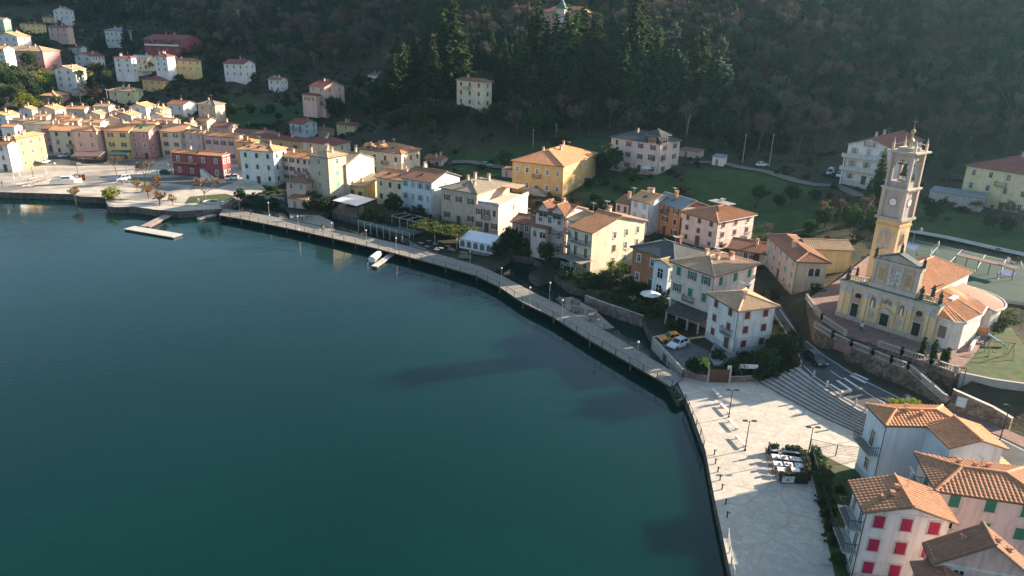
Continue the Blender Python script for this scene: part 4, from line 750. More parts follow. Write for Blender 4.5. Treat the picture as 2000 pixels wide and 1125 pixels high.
# ================================================================ EXTRA WINGS, DORMERS, LANTERNS
def find(pre):
    for l, s in HOUSES.items():
        if l.startswith(pre): return s
def wing(pre, x0, y0, x1, y1, h, rt, rise, wc=None, rc=None, name='wing', zb=-4, wins=()):
    s = find(pre); root = s['root']; W, D = x1-x0, y1-y0; q = MB()
    if name in ('wing', 'bay', 'veranda'): rise = min(rise, .33*({'gx': D/2, 'gy': W/2}.get(rt, min(W, D)/2)+.3)) if rt != 'shed' else rise; q.box(x0, y0, zb, x1, y1, h, 0, None, 'b')
    if rt == 'gx':
        for x, f_ in ((x0, 1), (x1, 0)): t_ = [(x,y0,h),(x,y1,h),(x,(y0+y1)/2,h+rise*.88)]; q.face(t_ if not f_ else t_[::-1])
    if rt == 'gy':
        for y, f_ in ((y0, 0), (y1, 1)): t_ = [(x0,y,h),(x1,y,h),((x0+x1)/2,y,h+rise*.88)]; q.face(t_ if not f_ else t_[::-1])
    o = q.build(name, plaster(PC[wc or s['wall']]), root); fs = [[(a+x0, b+y0, c) for a, b, c in f_] for f_ in roof_faces(W, D, rt, rise, .35)]
    nr = s['O'][1] < 165 and rt != 'flat'; rm = tiles(RC[rc or s['rc']], .42 if nr else .55, bump=not nr); CAPS.setdefault(rm.name, rm); rf = roof_mesh('roof', fs, rm, root, h-.03 if rt != 'flat' else h+.17, real=.42 if nr else False)
    for (f_, u, z, wd, ht, st) in wins:
        p = {'A': (x0+u, y0, 0), 'B': (x1, y0+u, R(90)), 'L': (x0, y0+u, R(-90))}[f_]; add_window(root, p[0], p[1], z, p[2], wd, ht, st, SHC[s['sh']])
    return o
s = find('pale blue white'); W, D = s['w'], s['d']
wing('pale blue white', W, 4.6, W+4.3, 10.2, s['h']-.02, 'gx', 1.8, wins=[('A', 2.6, 3.2, 1.1, 2.0, 'n'), ('A', 2.6, .4, 1.0, 2.0, 'n')]); balcony(s['root'], W+2.6, 4.6, 3.1, 0, 2.0, 1.0)
wing('pale blue white', 0.6, D+.2, W+1.5, D+6.5, 3.2, 'flat', .2, rc='orange'); wing('pale blue white', W+1.7, D+1.5, W+9, D+8, 2.6, 'flat', .2, rc='orange')
s = find('broad cream'); wing('broad cream', 1, s['d']+.1, s['w']-.5, s['d']+5, 4.0, 'shed', 1.0)
s = find('pink house cut'); wing('pink house cut', s['w']-.6, -1.2, s['w']+3.5, 2.6, s['h']-1.2, 'gx', 1.2)
s = find('pinkish villa'); W = s['w']; wing('pinkish villa', W-5.2, -.5, W+.3, 5.2, s['h']+2.2, 'hip', 1.7, name='corner_tower', wins=[('A', 2.8, s['h']-.1, 2.6, 1.7, 'n'), ('B', 2.8, s['h']-.1, 2.6, 1.7, 'n'), ('A', 2.8, s['h']*.45, 1.0, 1.7, 'o'), ('B', 2.8, s['h']*.45, 1.0, 1.7, 'o')])
s = find('pale pink three'); W, D = s['w'], s['d']; wing('pale pink three', W*.3, D*.42, W*.78, D*.6, s['h']+2.5, 'flat', .2, rc='slate', name='roof_lantern', zb=s['h'])
s = find('greyish pink'); W = s['w']
for c in (.27, .76):
    x = W*c; wing('greyish pink', x-1.55, -.15, x+1.55, 3.6, s['h']+.4, 'gy', 1.9, name='dormer', zb=s['h']-1.2, wins=[('A', 1.55, s['h']-1.0, 2.2, 1.35, 'n')])
wing('greyish pink', .2, -2.2, W*.55, 0, 6.4, 'flat', .15, rc='brown', name='bay', wins=[('A', 1.1, 4.2, .9, 1.4, 'n'), ('A', 3.2, 4.2, 1.7, 1.4, 'n'), ('A', 3.2, 1.6, 1.7, 1.5, 'n')]); balcony(s['root'], W*.76, 0, 5.1, 0, 3.0, 1.0); balcony(s['root'], W*.76, 0, 2.2, 0, 3.0, 1.0)
s = find('yellow and pink house with three'); W = s['w']
for c in (.10, .26, .45): x = W*c+.9; wing('yellow and pink house with three', x-.85, .1, x+.85, 3.4, s['h']+1.15, 'gy', .7, wc='white', name='dormer', zb=s['h']-.4, wins=[('A', .85, s['h']+.0, 1.0, 1.0, 'n')])
s = find('cream house with big'); W = s['w']; wing('cream house with big', -.4, -3.0, W, 0, 2.9, 'flat', .2, wc='cream', rc='greyb', name='veranda_wing', wins=[('A', 1.5, .8, 1.3, 1.3, 'n'), ('A', 3.0, .8, 1.3, 1.3, 'n'), ('A', 4.5, .8, 1.3, 1.3, 'n')])
s = find('pinkish house with flat'); q = MB(); q.box(.4, .25, s['h']+.25, s['w']-.3, .31, s['h']+1.1); q.build('terrace_railing', plain('blue_grey_panel', (.30,.36,.40), .4), s['root'])
wing('pinkish house with flat', .4, s['d']*.72, s['w']*.8, s['d'], s['h']+2.4, 'flat', .2, wc='cream', name='penthouse', zb=s['h']-.2)
s = find('dark roofed'); W, D = s['w'], s['d']; wing('dark roofed', W-3.2, -2.0, W+.4, 2.2, s['h']-.6, 'gy', 1.5, wc='pblue', rc='lichen', name='bay', wins=[('A', 1.8, 4.0, 1.4, 2.0, 'w'), ('A', 1.8, .6, 1.4, 2.2, 'w'), ('B', 1.2, 4.0, .9, 1.9, 'w')])
s = find('white gabled house with three'); W = s['w']
for k in (1, 2): balcony(s['root'], W*.42, 0, s['h']*k/3+.02, 0, W*.98, 1.7, plaster((.55,.56,.55)), True)
q = MB()
for x in (.1, W*.9): q.box(x-.15, -1.65, -3, x+.15, -1.35, s['h']*2/3, 0)
q.build('balcony_pier', plaster(PC['white']), s['root']); balcony(s['root'], W*.5, 0, s['h']+.05, 0, 2.6, .9)
s = find('pale yellow four'); balcony(s['root'], s['w']*.55, 0, s['h']*.62, 0, 2.6, 1.1); s = find('lone cream'); balcony(s['root'], s['w']*.42, 0, s['h']*.68, 0, 2.6, 1.5, STONE, True)
s = find('pink house with maroon roofs'); wing('pink house with maroon', -1.5, -3, s['w']*.75, 0, 5.4, 'hip', 1.4, name='veranda', wins=[('A', 1.8, 3.0, 2.2, 1.6, 'w'), ('A', 4.3, 3.0, 2.2, 1.6, 'w'), ('A', 6.6, 3.0, 1.8, 1.6, 'w')])
s = find('red terraced'); wing('red terraced', 3, -2.5, 8, 2, s['h']-1.5, 'gy', 2.2, name='gable_bay'); wing('red terraced', 15, -2.5, 20, 2, s['h']-1.5, 'gy', 2.2, name='gable_bay')
s = find('old plastered'); W, D = s['w'], s['d']; wing('old plastered', W-9.5-6, D-.3, W-9.5, D+8.5, s['h']-.3, 'gy', 2.1, wc='yel', rc='tan'); add_window(s['root'], W, D*.5, 3.9, R(90), 1.0, 1.6, 'a', SHC['te']); add_window(s['root'], W, D*.5+1.15, 3.9, R(90), 1.0, 1.6, 'a', SHC['te'])
s = find('red building'); q = MB(); q.box(.2, -2.0, 4.3, s['w']*.55, 0, 4.45); q.box(0, -2.2, 4.45, s['w']*.56, .1, 4.55, 1); q.build('porch_roof', [WOOD, tiles(RC['terra'], .5)], s['root'])
q = MB()
for k in range(9): q.box(s['w']*.6+k*.42, -1.5, -1, s['w']*.6+(k+1)*.42, 0, 2.9-k*.3)
q.build('outside_stair', plaster(PC['white']), s['root'])
s = find('orange yellow villa'); q = MB(); W = s['w']
for sg in (-1, 1):
    for k in range(6): a, b_ = W/2+sg*(1+k*.45), W/2+sg*(1+(k+1)*.45); q.box(min(a, b_), -1.8, -3, max(a, b_), -.05, 1.6-k*.27)
q.box(W/2-1, -1.8, -3, W/2+1, -.05, 1.75); q.build('entrance_stair', STONE, s['root']); balcony(s['root'], W*.5, 0, s['h']*.53, 0, 2.4, 1.0)

# ================================================================ CHURCH
OCH = plaster((.67,.48,.25)); GST = plaster((.43,.375,.325)); PST = plaster((.50,.435,.375)); CREAMW = plaster((.74,.68,.60)); COPP = noisy('green_copper', (.05,.10,.085), (.10,.17,.14), 1.2, .6); BLACK = plain('dark_opening', (.012,.011,.01), .8); BRONZE = plain('bronze', (.05,.05,.042), .5, .5)
CO, CTH = Vector((54.4, 111.2, 6.0)), R(-49.957)
ch = thing('church', 'baroque church with ochre facade, pediment, rooftop statues and round apse', 'church', CO, CTH)
q = MB(); q.box(0, 0, -4, 15.1, 1.1, 6.35, 0, None, 'b'); q.build('facade', OCH, ch)
q = MB(); q.box(-.06, -.12, -1, 15.16, 0, .75, 0); q.box(-.1, -.16, 5.3, 15.2, 0, 5.95, 1); q.box(-.2, -.3, 5.95, 15.3, 1.15, 6.38, 2); q.build('cornice', [GST, PST, STONE], ch)
q = MB(); q.box(-.3, -.45, 6.38, 15.4, 1.2, 6.5); q.build('copper_ledge', COPP, ch)
for x, w_ in ((.5, .8), (1.75, .55), (4.35, .6), (5.0, .3), (6.45, .6), (8.95, .6), (10.6, .35), (11.2, .6), (13.75, .55), (14.65, .8)):
    q = MB(); q.box(x-w_/2, -.15, .75, x+w_/2, 0, 4.5, 0); q.box(x-w_/2-.08, -.22, 4.5, x+w_/2+.08, 0, 5.3, 1); q.build('pilaster', [plaster((.67,.51,.30)), plaster((.44,.44,.42))], ch)
for x, w_, h_ in ((2.9, 1.15, 3.0), (7.75, 1.3, 2.75), (12.6, 1.15, 2.9)):
    q = MB(); q.box(x-w_/2, -.05, 0, x+w_/2, .0, h_, 0); q.box(x-w_/2-.2, -.14, 0, x-w_/2, 0, h_+.2, 1); q.box(x+w_/2, -.14, 0, x+w_/2+.2, 0, h_+.2, 1); q.box(x-w_/2, -.14, h_, x+w_/2, 0, h_+.2, 1)
    if x != 7.75: q.box(x-w_/2-.1, -.1, h_+.25, x+w_/2+.1, 0, h_+1.05, 2)
    q.build('door', [BLACK, STONE, plaster((.40,.27,.18))], ch)
q = MB(); q.box(6.55, -.5, 2.98, 8.95, 0, 3.12); q.face([(6.5,-.55,3.12),(9.0,-.55,3.12),(7.75,-.55,3.85)]); q.face([(6.5,-.55,3.12),(7.75,-.55,3.85),(7.75,0,3.85),(6.5,0,3.12)]); q.face([(9.0,0,3.12),(7.75,0,3.85),(7.75,-.55,3.85),(9.0,-.55,3.12)]); q.build('door_pediment', PST, ch)
def disc(q, x, z, r, y, m=0, n=16, sx=1): q.face([(x+sx*r*math.cos(2*math.pi*k/n), y, z+r*math.sin(2*math.pi*k/n)) for k in range(n)], m)
for x in (3.1, 12.55):
    q = MB(); disc(q, x, 4.35, .72, -.06, 1); disc(q, x, 4.35, .5, -.08, 0); q.build('round_window', [GLASS, STONE], ch)
q = MB()
for dx, dz in ((0, .3), (-.38, -.1), (.38, -.1)): disc(q, 7.75+dx, 4.75+dz, .5, -.05-.003*dx, 1)
for dx, dz in ((0, .3), (-.36, -.1), (.36, -.1)): disc(q, 7.75+dx, 4.75+dz, .33, -.08-.003*dx, 0)
q.build('trefoil_window', [plaster((.30,.18,.12)), STONE], ch)
def statue_mb(h, arms=0):
    q = MB(); q.lathe([(.26*h/1.7,0),(.30*h/1.7,.1*h),(.22*h/1.7,.45*h),(.27*h/1.7,.68*h),(.20*h/1.7,.8*h),(.07*h/1.7,.84*h),(.12*h/1.7,.9*h),(.10*h/1.7,.97*h),(0,h)], 10)
    if arms: q.tube([(0,0,.76*h),(.35*h,-.05,.85*h*arms),(.6*h,0,1.0*h*arms)], [.08*h/1.7,.06*h/1.7,.03], 6); q.tube([(0,0,.76*h),(-.25*h,-.1,.6*h)], [.08*h/1.7,.05], 6)
    return q
for x in (5.55, 10.05):
    q = MB(); w2 = .42; arc = [(w2*math.cos(a), 4.55+w2*math.sin(a)) for a in [math.pi*k/8 for k in range(9)]]; q.face([(x-w2,-.03,3.15),(x+w2,-.03,3.15)]+[(x+a,-.03,z) for a, z in arc], 0)
    for (a, z), (a2, z2) in zip([(w2, 3.15)]+arc, arc+[(-w2, 3.15)]): q.face([(x+a,-.1,z),(x+a2,-.1,z2),(x+a2*1.35,-.1,z2+.12),(x+a*1.35,-.1,z+.12)], 1)
    nz = q.build('niche', [plaster((.22,.17,.13)), STONE], ch); st = statue_mb(1.35).build('statue', plaster((.66,.64,.60)), nz); st.location = (x, -.18, 3.2)
    q = MB(); disc(q, x+.05, 2.0, .62, -.05, 0, 14, .8); q.build('fresco_panel', plaster((.42,.40,.36)), ch)
# upper storey
q = MB(); q.box(4.4, .15, 6.4, 11.4, 1.3, 10.75, 0); q.face([(4.4,.15,11.3),(11.4,.15,11.3),(7.9,.15,12.6)]); q.face([(11.4,1.3,11.3),(4.4,1.3,11.3),(7.9,1.3,12.6)]); q.box(4.2, 0, 10.75, 11.6, 1.4, 11.3, 1)
q.face([(4.0,-.15,11.3),(7.9,-.15,12.85),(7.9,1.5,12.85),(4.0,1.5,11.3)], 2); q.face([(11.8,1.5,11.3),(7.9,1.5,12.85),(7.9,-.15,12.85),(11.8,-.15,11.3)], 2); q.face([(4.0,-.15,11.3),(7.9,-.15,12.6),(7.9,-.15,12.85)], 2); q.face([(11.8,-.15,11.3),(7.9,-.15,12.85),(7.9,-.15,12.6)], 2); q.face([(4.0,-.15,11.29),(4.0,.15,11.29),(11.8,.15,11.29),(11.8,-.15,11.29)], 2)
for x in (4.7, 7.0, 8.8, 11.1): q.box(x-.22, .05, 7.3, x+.22, .15, 10.75, 1)
q.box(4.3, .0, 6.5, 11.5, .15, 7.2, 1); q.build('upper_storey', [GST, PST, plain('lead', (.06,.065,.07), .5, .4)], ch)
for x in (5.85, 9.95): q = MB(); q.box(x-.62, .06, 7.7, x+.62, .12, 10.2, 0); q.box(x-.42, .02, 7.95, x+.42, .06, 9.95, 1); q.build('relief_panel', [plaster((.62,.42,.18)), plaster((.38,.28,.20))], ch)
q = MB(); rs = random.Random(4)
for k in range(26): x, z = 7.9+rs.uniform(-.85, .85), rs.uniform(7.6, 10); r_ = rs.uniform(.13, .3); q.lathe([(0, z-r_*1.4), (r_, z), (0, z+r_*1.4)], 7, 0, (x, .08))
q.build('relief_sculpture', plaster((.62,.60,.57)), ch)
for x, y, z, h_, ar in ((4.3, .6, 11.35, 1.6, 1.1), (7.9, .6, 12.9, 1.5, 0), (11.5, .6, 11.35, 1.6, 0), (.7, .5, 6.5, 2.3, 1), (2.0, .5, 7.5, 1.5, 0), (12.1, .5, 6.5, 2.2, 0), (13.6, .5, 7.4, 1.9, 1.25), (14.8, .5, 6.6, 2.0, 0)):
    o = statue_mb(h_, ar).build('statue', BRONZE, ch, (x, y, z), smooth=True)
def baluster_run(q, a, b_, h_=.95, step=.34, m=0):
    a, b_ = Vector(a), Vector(b_); n_ = max(2, int((b_-a).length/step)); d = (b_-a); hd = Vector((d.x, d.y, 0)).normalized(); sd = Vector((-hd.y, hd.x, 0))
    for z0, z1, w_ in ((0, .14, .15), (h_-.16, h_, .17)):
        P = [p+sd*s_*w_+Vector((0, 0, z)) for p, s_, z in ((a,-1,z0),(b_,-1,z0),(b_,1,z0),(a,1,z0),(a,-1,z1),(b_,-1,z1),(b_,1,z1),(a,1,z1))]
        for f_ in ((3,2,1,0),(4,5,6,7),(0,1,5,4),(1,2,6,5),(2,3,7,6),(3,0,4,7)): q.face([P[i] for i in f_], m)
    for k in range(1, n_):
        p = a+d*k/n_; prof = [(.05,.14),(.085,.3),(.05,.6),(.06,h_-.16)]
        for i in range(3):
            for j in range(5):
                t0, t1 = 2*math.pi*j/5, 2*math.pi*(j+1)/5; (ra, za), (rb, zb_) = prof[i], prof[i+1]
                q.face([(p.x+ra*math.cos(t0),p.y+ra*math.sin(t0),p.z+za),(p.x+ra*math.cos(t1),p.y+ra*math.sin(t1),p.z+za),(p.x+rb*math.cos(t1),p.y+rb*math.sin(t1),p.z+zb_),(p.x+rb*math.cos(t0),p.y+rb*math.sin(t0),p.z+zb_)], m)
    for p in (a, b_): q.box(p.x-.2, p.y-.2, p.z-.05, p.x+.2, p.y+.2, p.z+h_+.12, m)
for x0, x1 in ((.7, 4.0), (11.8, 14.7)): q = MB(); baluster_run(q, (x0, .45, 6.5), (x1, .45, 6.5), 1.0, .4); q.build('parapet', plaster((.50,.40,.27)), ch)
# nave, aisles, apse
q = MB(); q.box(3.7, 1.1, -4, 12.1, 19.8, 7.2, 0, None, 'b'); q.build('nave_wall', CREAMW, ch)
CT_ = tiles((.56,.27,.13), .46, bump=False)
CAPS[CT_.name] = noisy('ridge_tiles2', (.55,.24,.12), (.75,.45,.30), 2)
roof_mesh('nave_roof', [[(12.5,1.3,7.1),(12.5,20.2,7.1),(7.9,14.2,9.7),(7.9,1.3,9.7)], [(3.3,20.2,7.1),(3.3,1.3,7.1),(7.9,1.3,9.7),(7.9,14.2,9.7)], [(12.5,20.2,7.1),(3.3,20.2,7.1),(7.9,14.2,9.7)]], CT_, ch, 0, real=.46)
OUT = [(12.2,.6),(15.0,.5),(17.2,.25),(18.3,1.7),(18.6,7.2),(17.7,12.0)]
AP = [(12.6+6.6*math.cos(a), 14.0+6.6*math.sin(a)) for a in [R(-20+k*14) for k in range(10)]]
q = MB(); q.prism([(12.0,.6)]+OUT[1:]+[(12.0,12.0)], -4, 4.4); q.build('side_chapel', CREAMW, ch)
q = MB(); q.prism([(11.0,11.0)]+AP+[(9.0, 20.4)], -4, 4.1); q.build('apse', CREAMW, ch, smooth=False)
NW = [(12.1,.6,6.3),(12.1,2.5,6.3),(12.1,3.6,6.3),(12.1,5,6.3),(12.1,8.5,6.3),(12.1,12.3,6.3)]; OU = [(x+.25*(x > 13), y-.2, 4.5) for x, y in OUT]
roof_mesh('aisle_roof', [[OU[i], OU[i+1], NW[i+1], NW[i]] for i in range(5)], CT_, ch, 0, real=.46)
g = roof_mesh('apse_roof', [[(12.6+(x-12.6)*1.05, 14+(y-14)*1.05, 4.2), (12.6+(x2-12.6)*1.05, 14+(y2-14)*1.05, 4.2), (12.1, min(19.5, 14+(y2-14)*.6), 5.6), (12.1, min(19.5, 14+(y-14)*.6), 5.6)] for (x, y), (x2, y2) in zip(AP[:-1], AP[1:]) if y2 < 20.4], noisy('copper_roof', (.30,.15,.10), (.42,.22,.15), 1.0, .6), ch, 0, ridge=False)
q = MB()
for P in (OU[1:], [(12.6+(x-12.6)*1.07, 14+(y-14)*1.07, 4.2) for x, y in AP]): q.tube(P, .16, 6)
q.build('gutter', plaster((.62,.62,.58)), ch)
q = MB(); q.box(.1, 1.1, -4, 3.7, 16, 4.6); q.face([(.1,1.1,4.6),(3.7,1.1,6.4),(3.7,16,6.4),(.1,16,4.6)]); q.face([(.1,1.1,4.6),(3.7,1.1,4.6),(3.7,1.1,6.4)]); q.face([(.1,16,4.6),(3.7,16,6.4),(3.7,16,4.6)]); q.build('side_aisle', [CREAMW], ch)
q = MB(); q.box(15.6, .22, 1.6, 16.6, .46, 3.4, 0); q.build('grille', plaster((.22,.15,.11)), ch)
q = MB(); q.box(14.0, 6.2, 5.6, 14.7, 8.6, 6.02); q.build('skylight', WHITE, ch)
# bell tower
TC = CO+Vector((math.cos(CTH)*-2.7-math.sin(CTH)*22.6, math.sin(CTH)*-2.7+math.cos(CTH)*22.6, -3.74))
bt = thing('bell_tower', 'tall baroque bell tower with yellow base, white clocks, open belfry and iron cross', 'bell tower', TC, R(-54)); bt.scale = (1.085,)*3
q = MB(); a = 1.95; q.box(-a, -a, -4, a, a, 15.3, 0, None, 'b'); q.box(-a-.12, -a-.12, 14.2, a+.12, a+.12, 14.5, 1); q.build('shaft', [OCH, plaster((.60,.38,.16))], bt)
q = MB(); q.box(-a-.4, -a-.4, 15.3, a+.4, a+.4, 15.7, 0); q.build('cornice', GST, bt)
def arch_panel(q, w2, z0, z1, y, m):
    q.face([(-w2, y, z0), (w2, y, z0)]+[(w2*math.cos(t_), y, z1-w2+w2*math.sin(t_)) for t_ in [math.pi*k/8 for k in range(9)]], m)
for k in range(4):
    rz = R(90*k); q = MB(); arch_panel(q, 1.05, 10.2, 13.9, -a-.04, 1); arch_panel(q, .75, 10.5, 13.5, -a-.07, 0); o = q.build('blind_niche', [plaster((.48,.38,.30)), plaster((.46,.42,.40))], bt); o.rotation_euler = (0, 0, rz)
    fr = MB(); fr.lathe([(.0, 11.2), (.28, 11.5), (.22, 12.3), (.12, 12.7), (.2, 12.9), (0, 13.1)], 8, 0, (0, -a-.1)); p_ = fr.build('niche_figure', plaster((.62,.45,.2)), o)
b = 1.78
q = MB(); q.box(-b, -b, 15.7, b, b, 20.2, 0); q.box(-b-.35, -b-.35, 20.2, b+.35, b+.35, 20.5, 1); q.box(-b-.55, -b-.55, 20.5, b+.55, b+.55, 20.75, 1)
for sx in (-1, 1):
    for sy in (-1, 1): q.box(sx*b-.3, sy*b-.3, 15.7, sx*b+.3, sy*b+.3, 20.2, 1)
q.build('clock_stage', [GST, PST], bt)
for k in range(4):
    q = MB(); disc(q, 0, 18.3, .74, -b-.06, 0, 24); disc(q, 0, 18.3, .64, -b-.075, 1, 24)
    for j in range(12):
        t_ = 2*math.pi*j/12; c, s_ = math.cos(t_), math.sin(t_); q.face([(.48*c-.03*s_,-b-.09,18.3+.48*s_+.03*c),(.48*c+.03*s_,-b-.09,18.3+.48*s_-.03*c),(.6*c+.03*s_,-b-.09,18.3+.6*s_-.03*c),(.6*c-.03*s_,-b-.09,18.3+.6*s_+.03*c)], 0)
    o = q.build('clock_face', [plain('clock_black', (.03,.03,.03)), plain('clock_white', (.75,.75,.73))], bt); o.rotation_euler = (0, 0, R(90*k))
    for t_, L_ in ((1.0, .34), (-1.2, .5)):
        h_ = MB(); c, s_ = math.sin(t_), math.cos(t_); h_.face([(-.03*s_,-b-.11,18.3+.03*c),(.03*s_,-b-.11,18.3-.03*c),(L_*c+.015*s_,-b-.11,18.3+L_*s_),(L_*c-.015*s_,-b-.11,18.3+L_*s_)]); h_.build('clock_hand', plain('clock_black', (.03,.03,.03)), o)
b2 = 1.62
q = MB()
for sx in (-1, 1):
    for sy in (-1, 1): q.box(sx*b2-.42*(sx > 0)-.0, sy*b2-.42*(sy > 0), 20.75, sx*b2+.42*(sx < 0), sy*b2+.42*(sy < 0), 26.2, 0); q.box(sx*(b2+.12)-.2, sy*(b2+.12)-.2, 20.75, sx*(b2+.12)+.2, sy*(b2+.12)+.2, 26.2, 1)
for k in range(4):
    M_ = Matrix.Rotation(R(90*k), 4, 'Z'); q.box(-b2+.42, -b2, 20.75, b2-.42, -b2+.35, 21.7, 0, M_); q.box(-b2+.42, -b2, 25.3, b2-.42, -b2+.35, 26.2, 0, M_)
    w2 = b2-.42
    for j in range(8):
        t0, t1 = math.pi*j/8, math.pi*(j+1)/8
        for y in (-b2, -b2+.35): q.face([M_ @ Vector(v) for v in ((w2*math.cos(t0), y, 24.1+w2*math.sin(t0)), (w2*math.cos(t1), y, 24.1+w2*math.sin(t1)), (w2*math.cos(t1), y, 25.3), (w2*math.cos(t0), y, 25.3))], 0)
        q.face([M_ @ Vector(v) for v in ((w2*math.cos(t0), -b2, 24.1+w2*math.sin(t0)), (w2*math.cos(t0), -b2+.35, 24.1+w2*math.sin(t0)), (w2*math.cos(t1), -b2+.35, 24.1+w2*math.sin(t1)), (w2*math.cos(t1), -b2, 24.1+w2*math.sin(t1)))], 0)
q.build('belfry', [GST, PST], bt)
q = MB(); q.lathe([(0,24.3),(.25,24.25),(.4,23.7),(.5,23.0),(.75,22.6),(.72,22.55),(0,22.6)], 14); q.tube([(-b2+.2, 0, 24.4), (b2-.2, 0, 24.4)], .12, 6); q.build('bell', BRONZE, bt, smooth=True)
q = MB(); q.box(-b2-.35, -b2-.35, 26.2, b2+.35, b2+.35, 26.45, 0); q.box(-b2-.85, -b2-.85, 26.45, b2+.85, b2+.85, 26.7, 0); q.box(-1.3, -1.3, 26.7, 1.3, 1.3, 27.2, 0); q.build('top_cornice', PST, bt)
q = MB()
for sx in (-1, 1):
    for sy in (-1, 1): q.box(sx*1.8-.16, sy*1.8-.16, 26.7, sx*1.8+.16, sy*1.8+.16, 27.9); q.tube([(sx*1.8, sy*1.8, 27.9), (sx*1.8, sy*1.8, 28.8)], [.14, .02], 6); q.tube([(sx*1.8, sy*1.8, 27.6), (0, 0, 28.2)], .07, 5)
q.build('pinnacle_frame', plaster((.62,.52,.36)), bt)
q = MB(); q.lathe([(.35,27.2),(.3,27.9),(.5,28.3),(.2,28.7),(.15,29.2),(.38,29.6),(.38,29.9),(.12,30.1),(.04,30.6),(.03,32.0)], 10); q.box(-.4, -.03, 31.3, .4, .03, 31.38); q.build('finial', noisy('gilt', (.35,.28,.15), (.55,.47,.3), 4, .4, metal=.6), bt)
# ================================================================ STEPS, RETAINING WALLS, BALUSTRADES
B0 = [(1483,747),(1532,775),(1584,803),(1622,822),(1662,840),(1702,858)]; T0 = [(1560,717),(1587,738),(1615,759),(1646,779),(1678,799),(1708,813)]
b0 = [at(*p, 1.2)[:2] for p in B0]; t0_ = [at(*p, 2.98)[:2] for p in T0]; NS = 8; q = MB(); dz = (2.98-1.2)/NS
for k in range(NS):
    c0 = [a+(b_-a)*k/NS for a, b_ in zip(b0, t0_)]; c1 = [a+(b_-a)*(k+1)/NS for a, b_ in zip(b0, t0_)]; z0, z1 = 1.0+dz*k, 1.2+dz*(k+1)
    for i in range(5):
        q.face([(*c0[i], z1), (*c0[i+1], z1), (*c1[i+1], z1), (*c1[i], z1)], 0); q.face([(*c0[i], z0), (*c0[i+1], z0), (*c0[i+1], z1), (*c0[i], z1)], 1)
    q.face([(*c0[0], 0), (*c0[0], z1), (*c1[0], z1), (*c1[0], 0)], 1)
tag(q.build('fan_steps', [noisy('step_stone', (.34,.31,.27), (.48,.44,.39), .8, .85), noisy('step_riser_shade', (.10,.095,.085), (.2,.185,.165), 1, .9)]), 'wide fan of curved stone steps between the piazza and the road', 'steps')  # risers get a darker tone than the treads: their shade put into the colour
def wall_run(name, label, cat, pts, wd, mt, cap=None, group=None):
    """pts: (x, y, z bottom, z top)"""
    q = MB()
    for i in range(len(pts)-1):
        a, b_ = Vector(pts[i][:2]), Vector(pts[i+1][:2]); d = (b_-a).normalized(); n_ = Vector((-d.y, d.x))*wd/2; e = d*.02*(i % 2)
        P = [(*(a-n_-e), pts[i][2]), (*(b_-n_+e), pts[i+1][2]), (*(b_+n_+e), pts[i+1][2]), (*(a+n_-e), pts[i][2]), (*(a-n_-e), pts[i][3]), (*(b_-n_+e), pts[i+1][3]), (*(b_+n_+e), pts[i+1][3]), (*(a+n_-e), pts[i][3])]
        for f_ in ((0,1,5,4),(1,2,6,5),(2,3,7,6),(3,0,4,7)): q.face([P[j] for j in f_], 0)
        q.face([P[j] for j in (4,5,6,7)], 1)
    return tag(q.build(name, [mt, cap or mt]), label, cat, group)
def at3(px, py, z): p = at(px, py, z); return (p[0], p[1], z)
WLK = [(1592,639),(1626,660),(1662,677),(1704,694),(1740,709),(1773,721)]; wk = [at3(x, y, 5.2) for x, y in WLK]; st_e = at3(1844, 785, 3.1)
wall_run('retaining_wall', 'long rubble stone wall beside the road below the church stair walk', 'wall', [(p[0], p[1], 2, 5.2) for p in wk]+[(st_e[0], st_e[1], 2, 3.2)], .5, RUBBLE, STONE)
inner = [at3(*p, 6.0) for p in [(1575,585),(1605,625),(1650,655),(1717,677),(1761,692),(1818,711),(1866,728)]]
q = MB(); pp = [p[:2] for p in wk]+[at3(1800, 735, 5.2)[:2], inner[5][:2], inner[3][:2], inner[2][:2], inner[1][:2], inner[0][:2]]; q.prism(pp, 1, 5.12, 0, 1); tag(q.build('stair_walk', [BRICKP, RUBBLE]), kind='structure')
q = MB()
for k in range(4): a, b_ = at3(1640+k*0, 655, 6), at3(1712, 678, 6); e = Vector((-.766, -.643, 0)); n0, n1 = Vector(a)+e*(k*.32), Vector(b_)+e*(k*.32); n2, n3 = Vector(b_)+e*((k+1)*.32), Vector(a)+e*((k+1)*.32); z = 5.82-k*.17; q.prism([(n0.x,n0.y),(n1.x,n1.y),(n2.x,n2.y),(n3.x,n3.y)], 4, z)
tag(q.build('church_steps', BRICKP), 'broad brick steps leading up to the church forecourt', 'steps')
q = MB(); S_ = Vector(wk[-1]); E_ = Vector(st_e); d = Vector(E_-S_); d.z = 0; nn = Vector((-d.y, d.x, 0)).normalized()
for k in range(14): a, b_ = S_+d*k/14+nn*.3, S_+d*(k+1)/14+nn*.3; q.prism([(a.x,a.y),(b_.x,b_.y),((b_+nn*1.6).x,(b_+nn*1.6).y),((a+nn*1.6).x,(a+nn*1.6).y)], 1.5, 5.05-k*.145)
tag(q.build('stair_flight', STONE), 'straight stone stair flight down to the road beside the right wall', 'steps')
def balustrade(label, pts, group='balustrades of the church forecourt'):
    t_ = thing('balustrade', label, 'balustrade', pts[0], 0, group)
    for i in range(len(pts)-1):
        q = MB(); o_ = Vector(pts[0]); baluster_run(q, Vector(pts[i])-o_, Vector(pts[i+1])-o_, .95, .36); q.build('baluster_row', noisy('balustrade_stone', (.27,.24,.20), (.40,.36,.31), 1.2, .85), t_)
balustrade('long stone balustrade on the road wall below the church', wk+[(st_e[0], st_e[1], 3.2)])
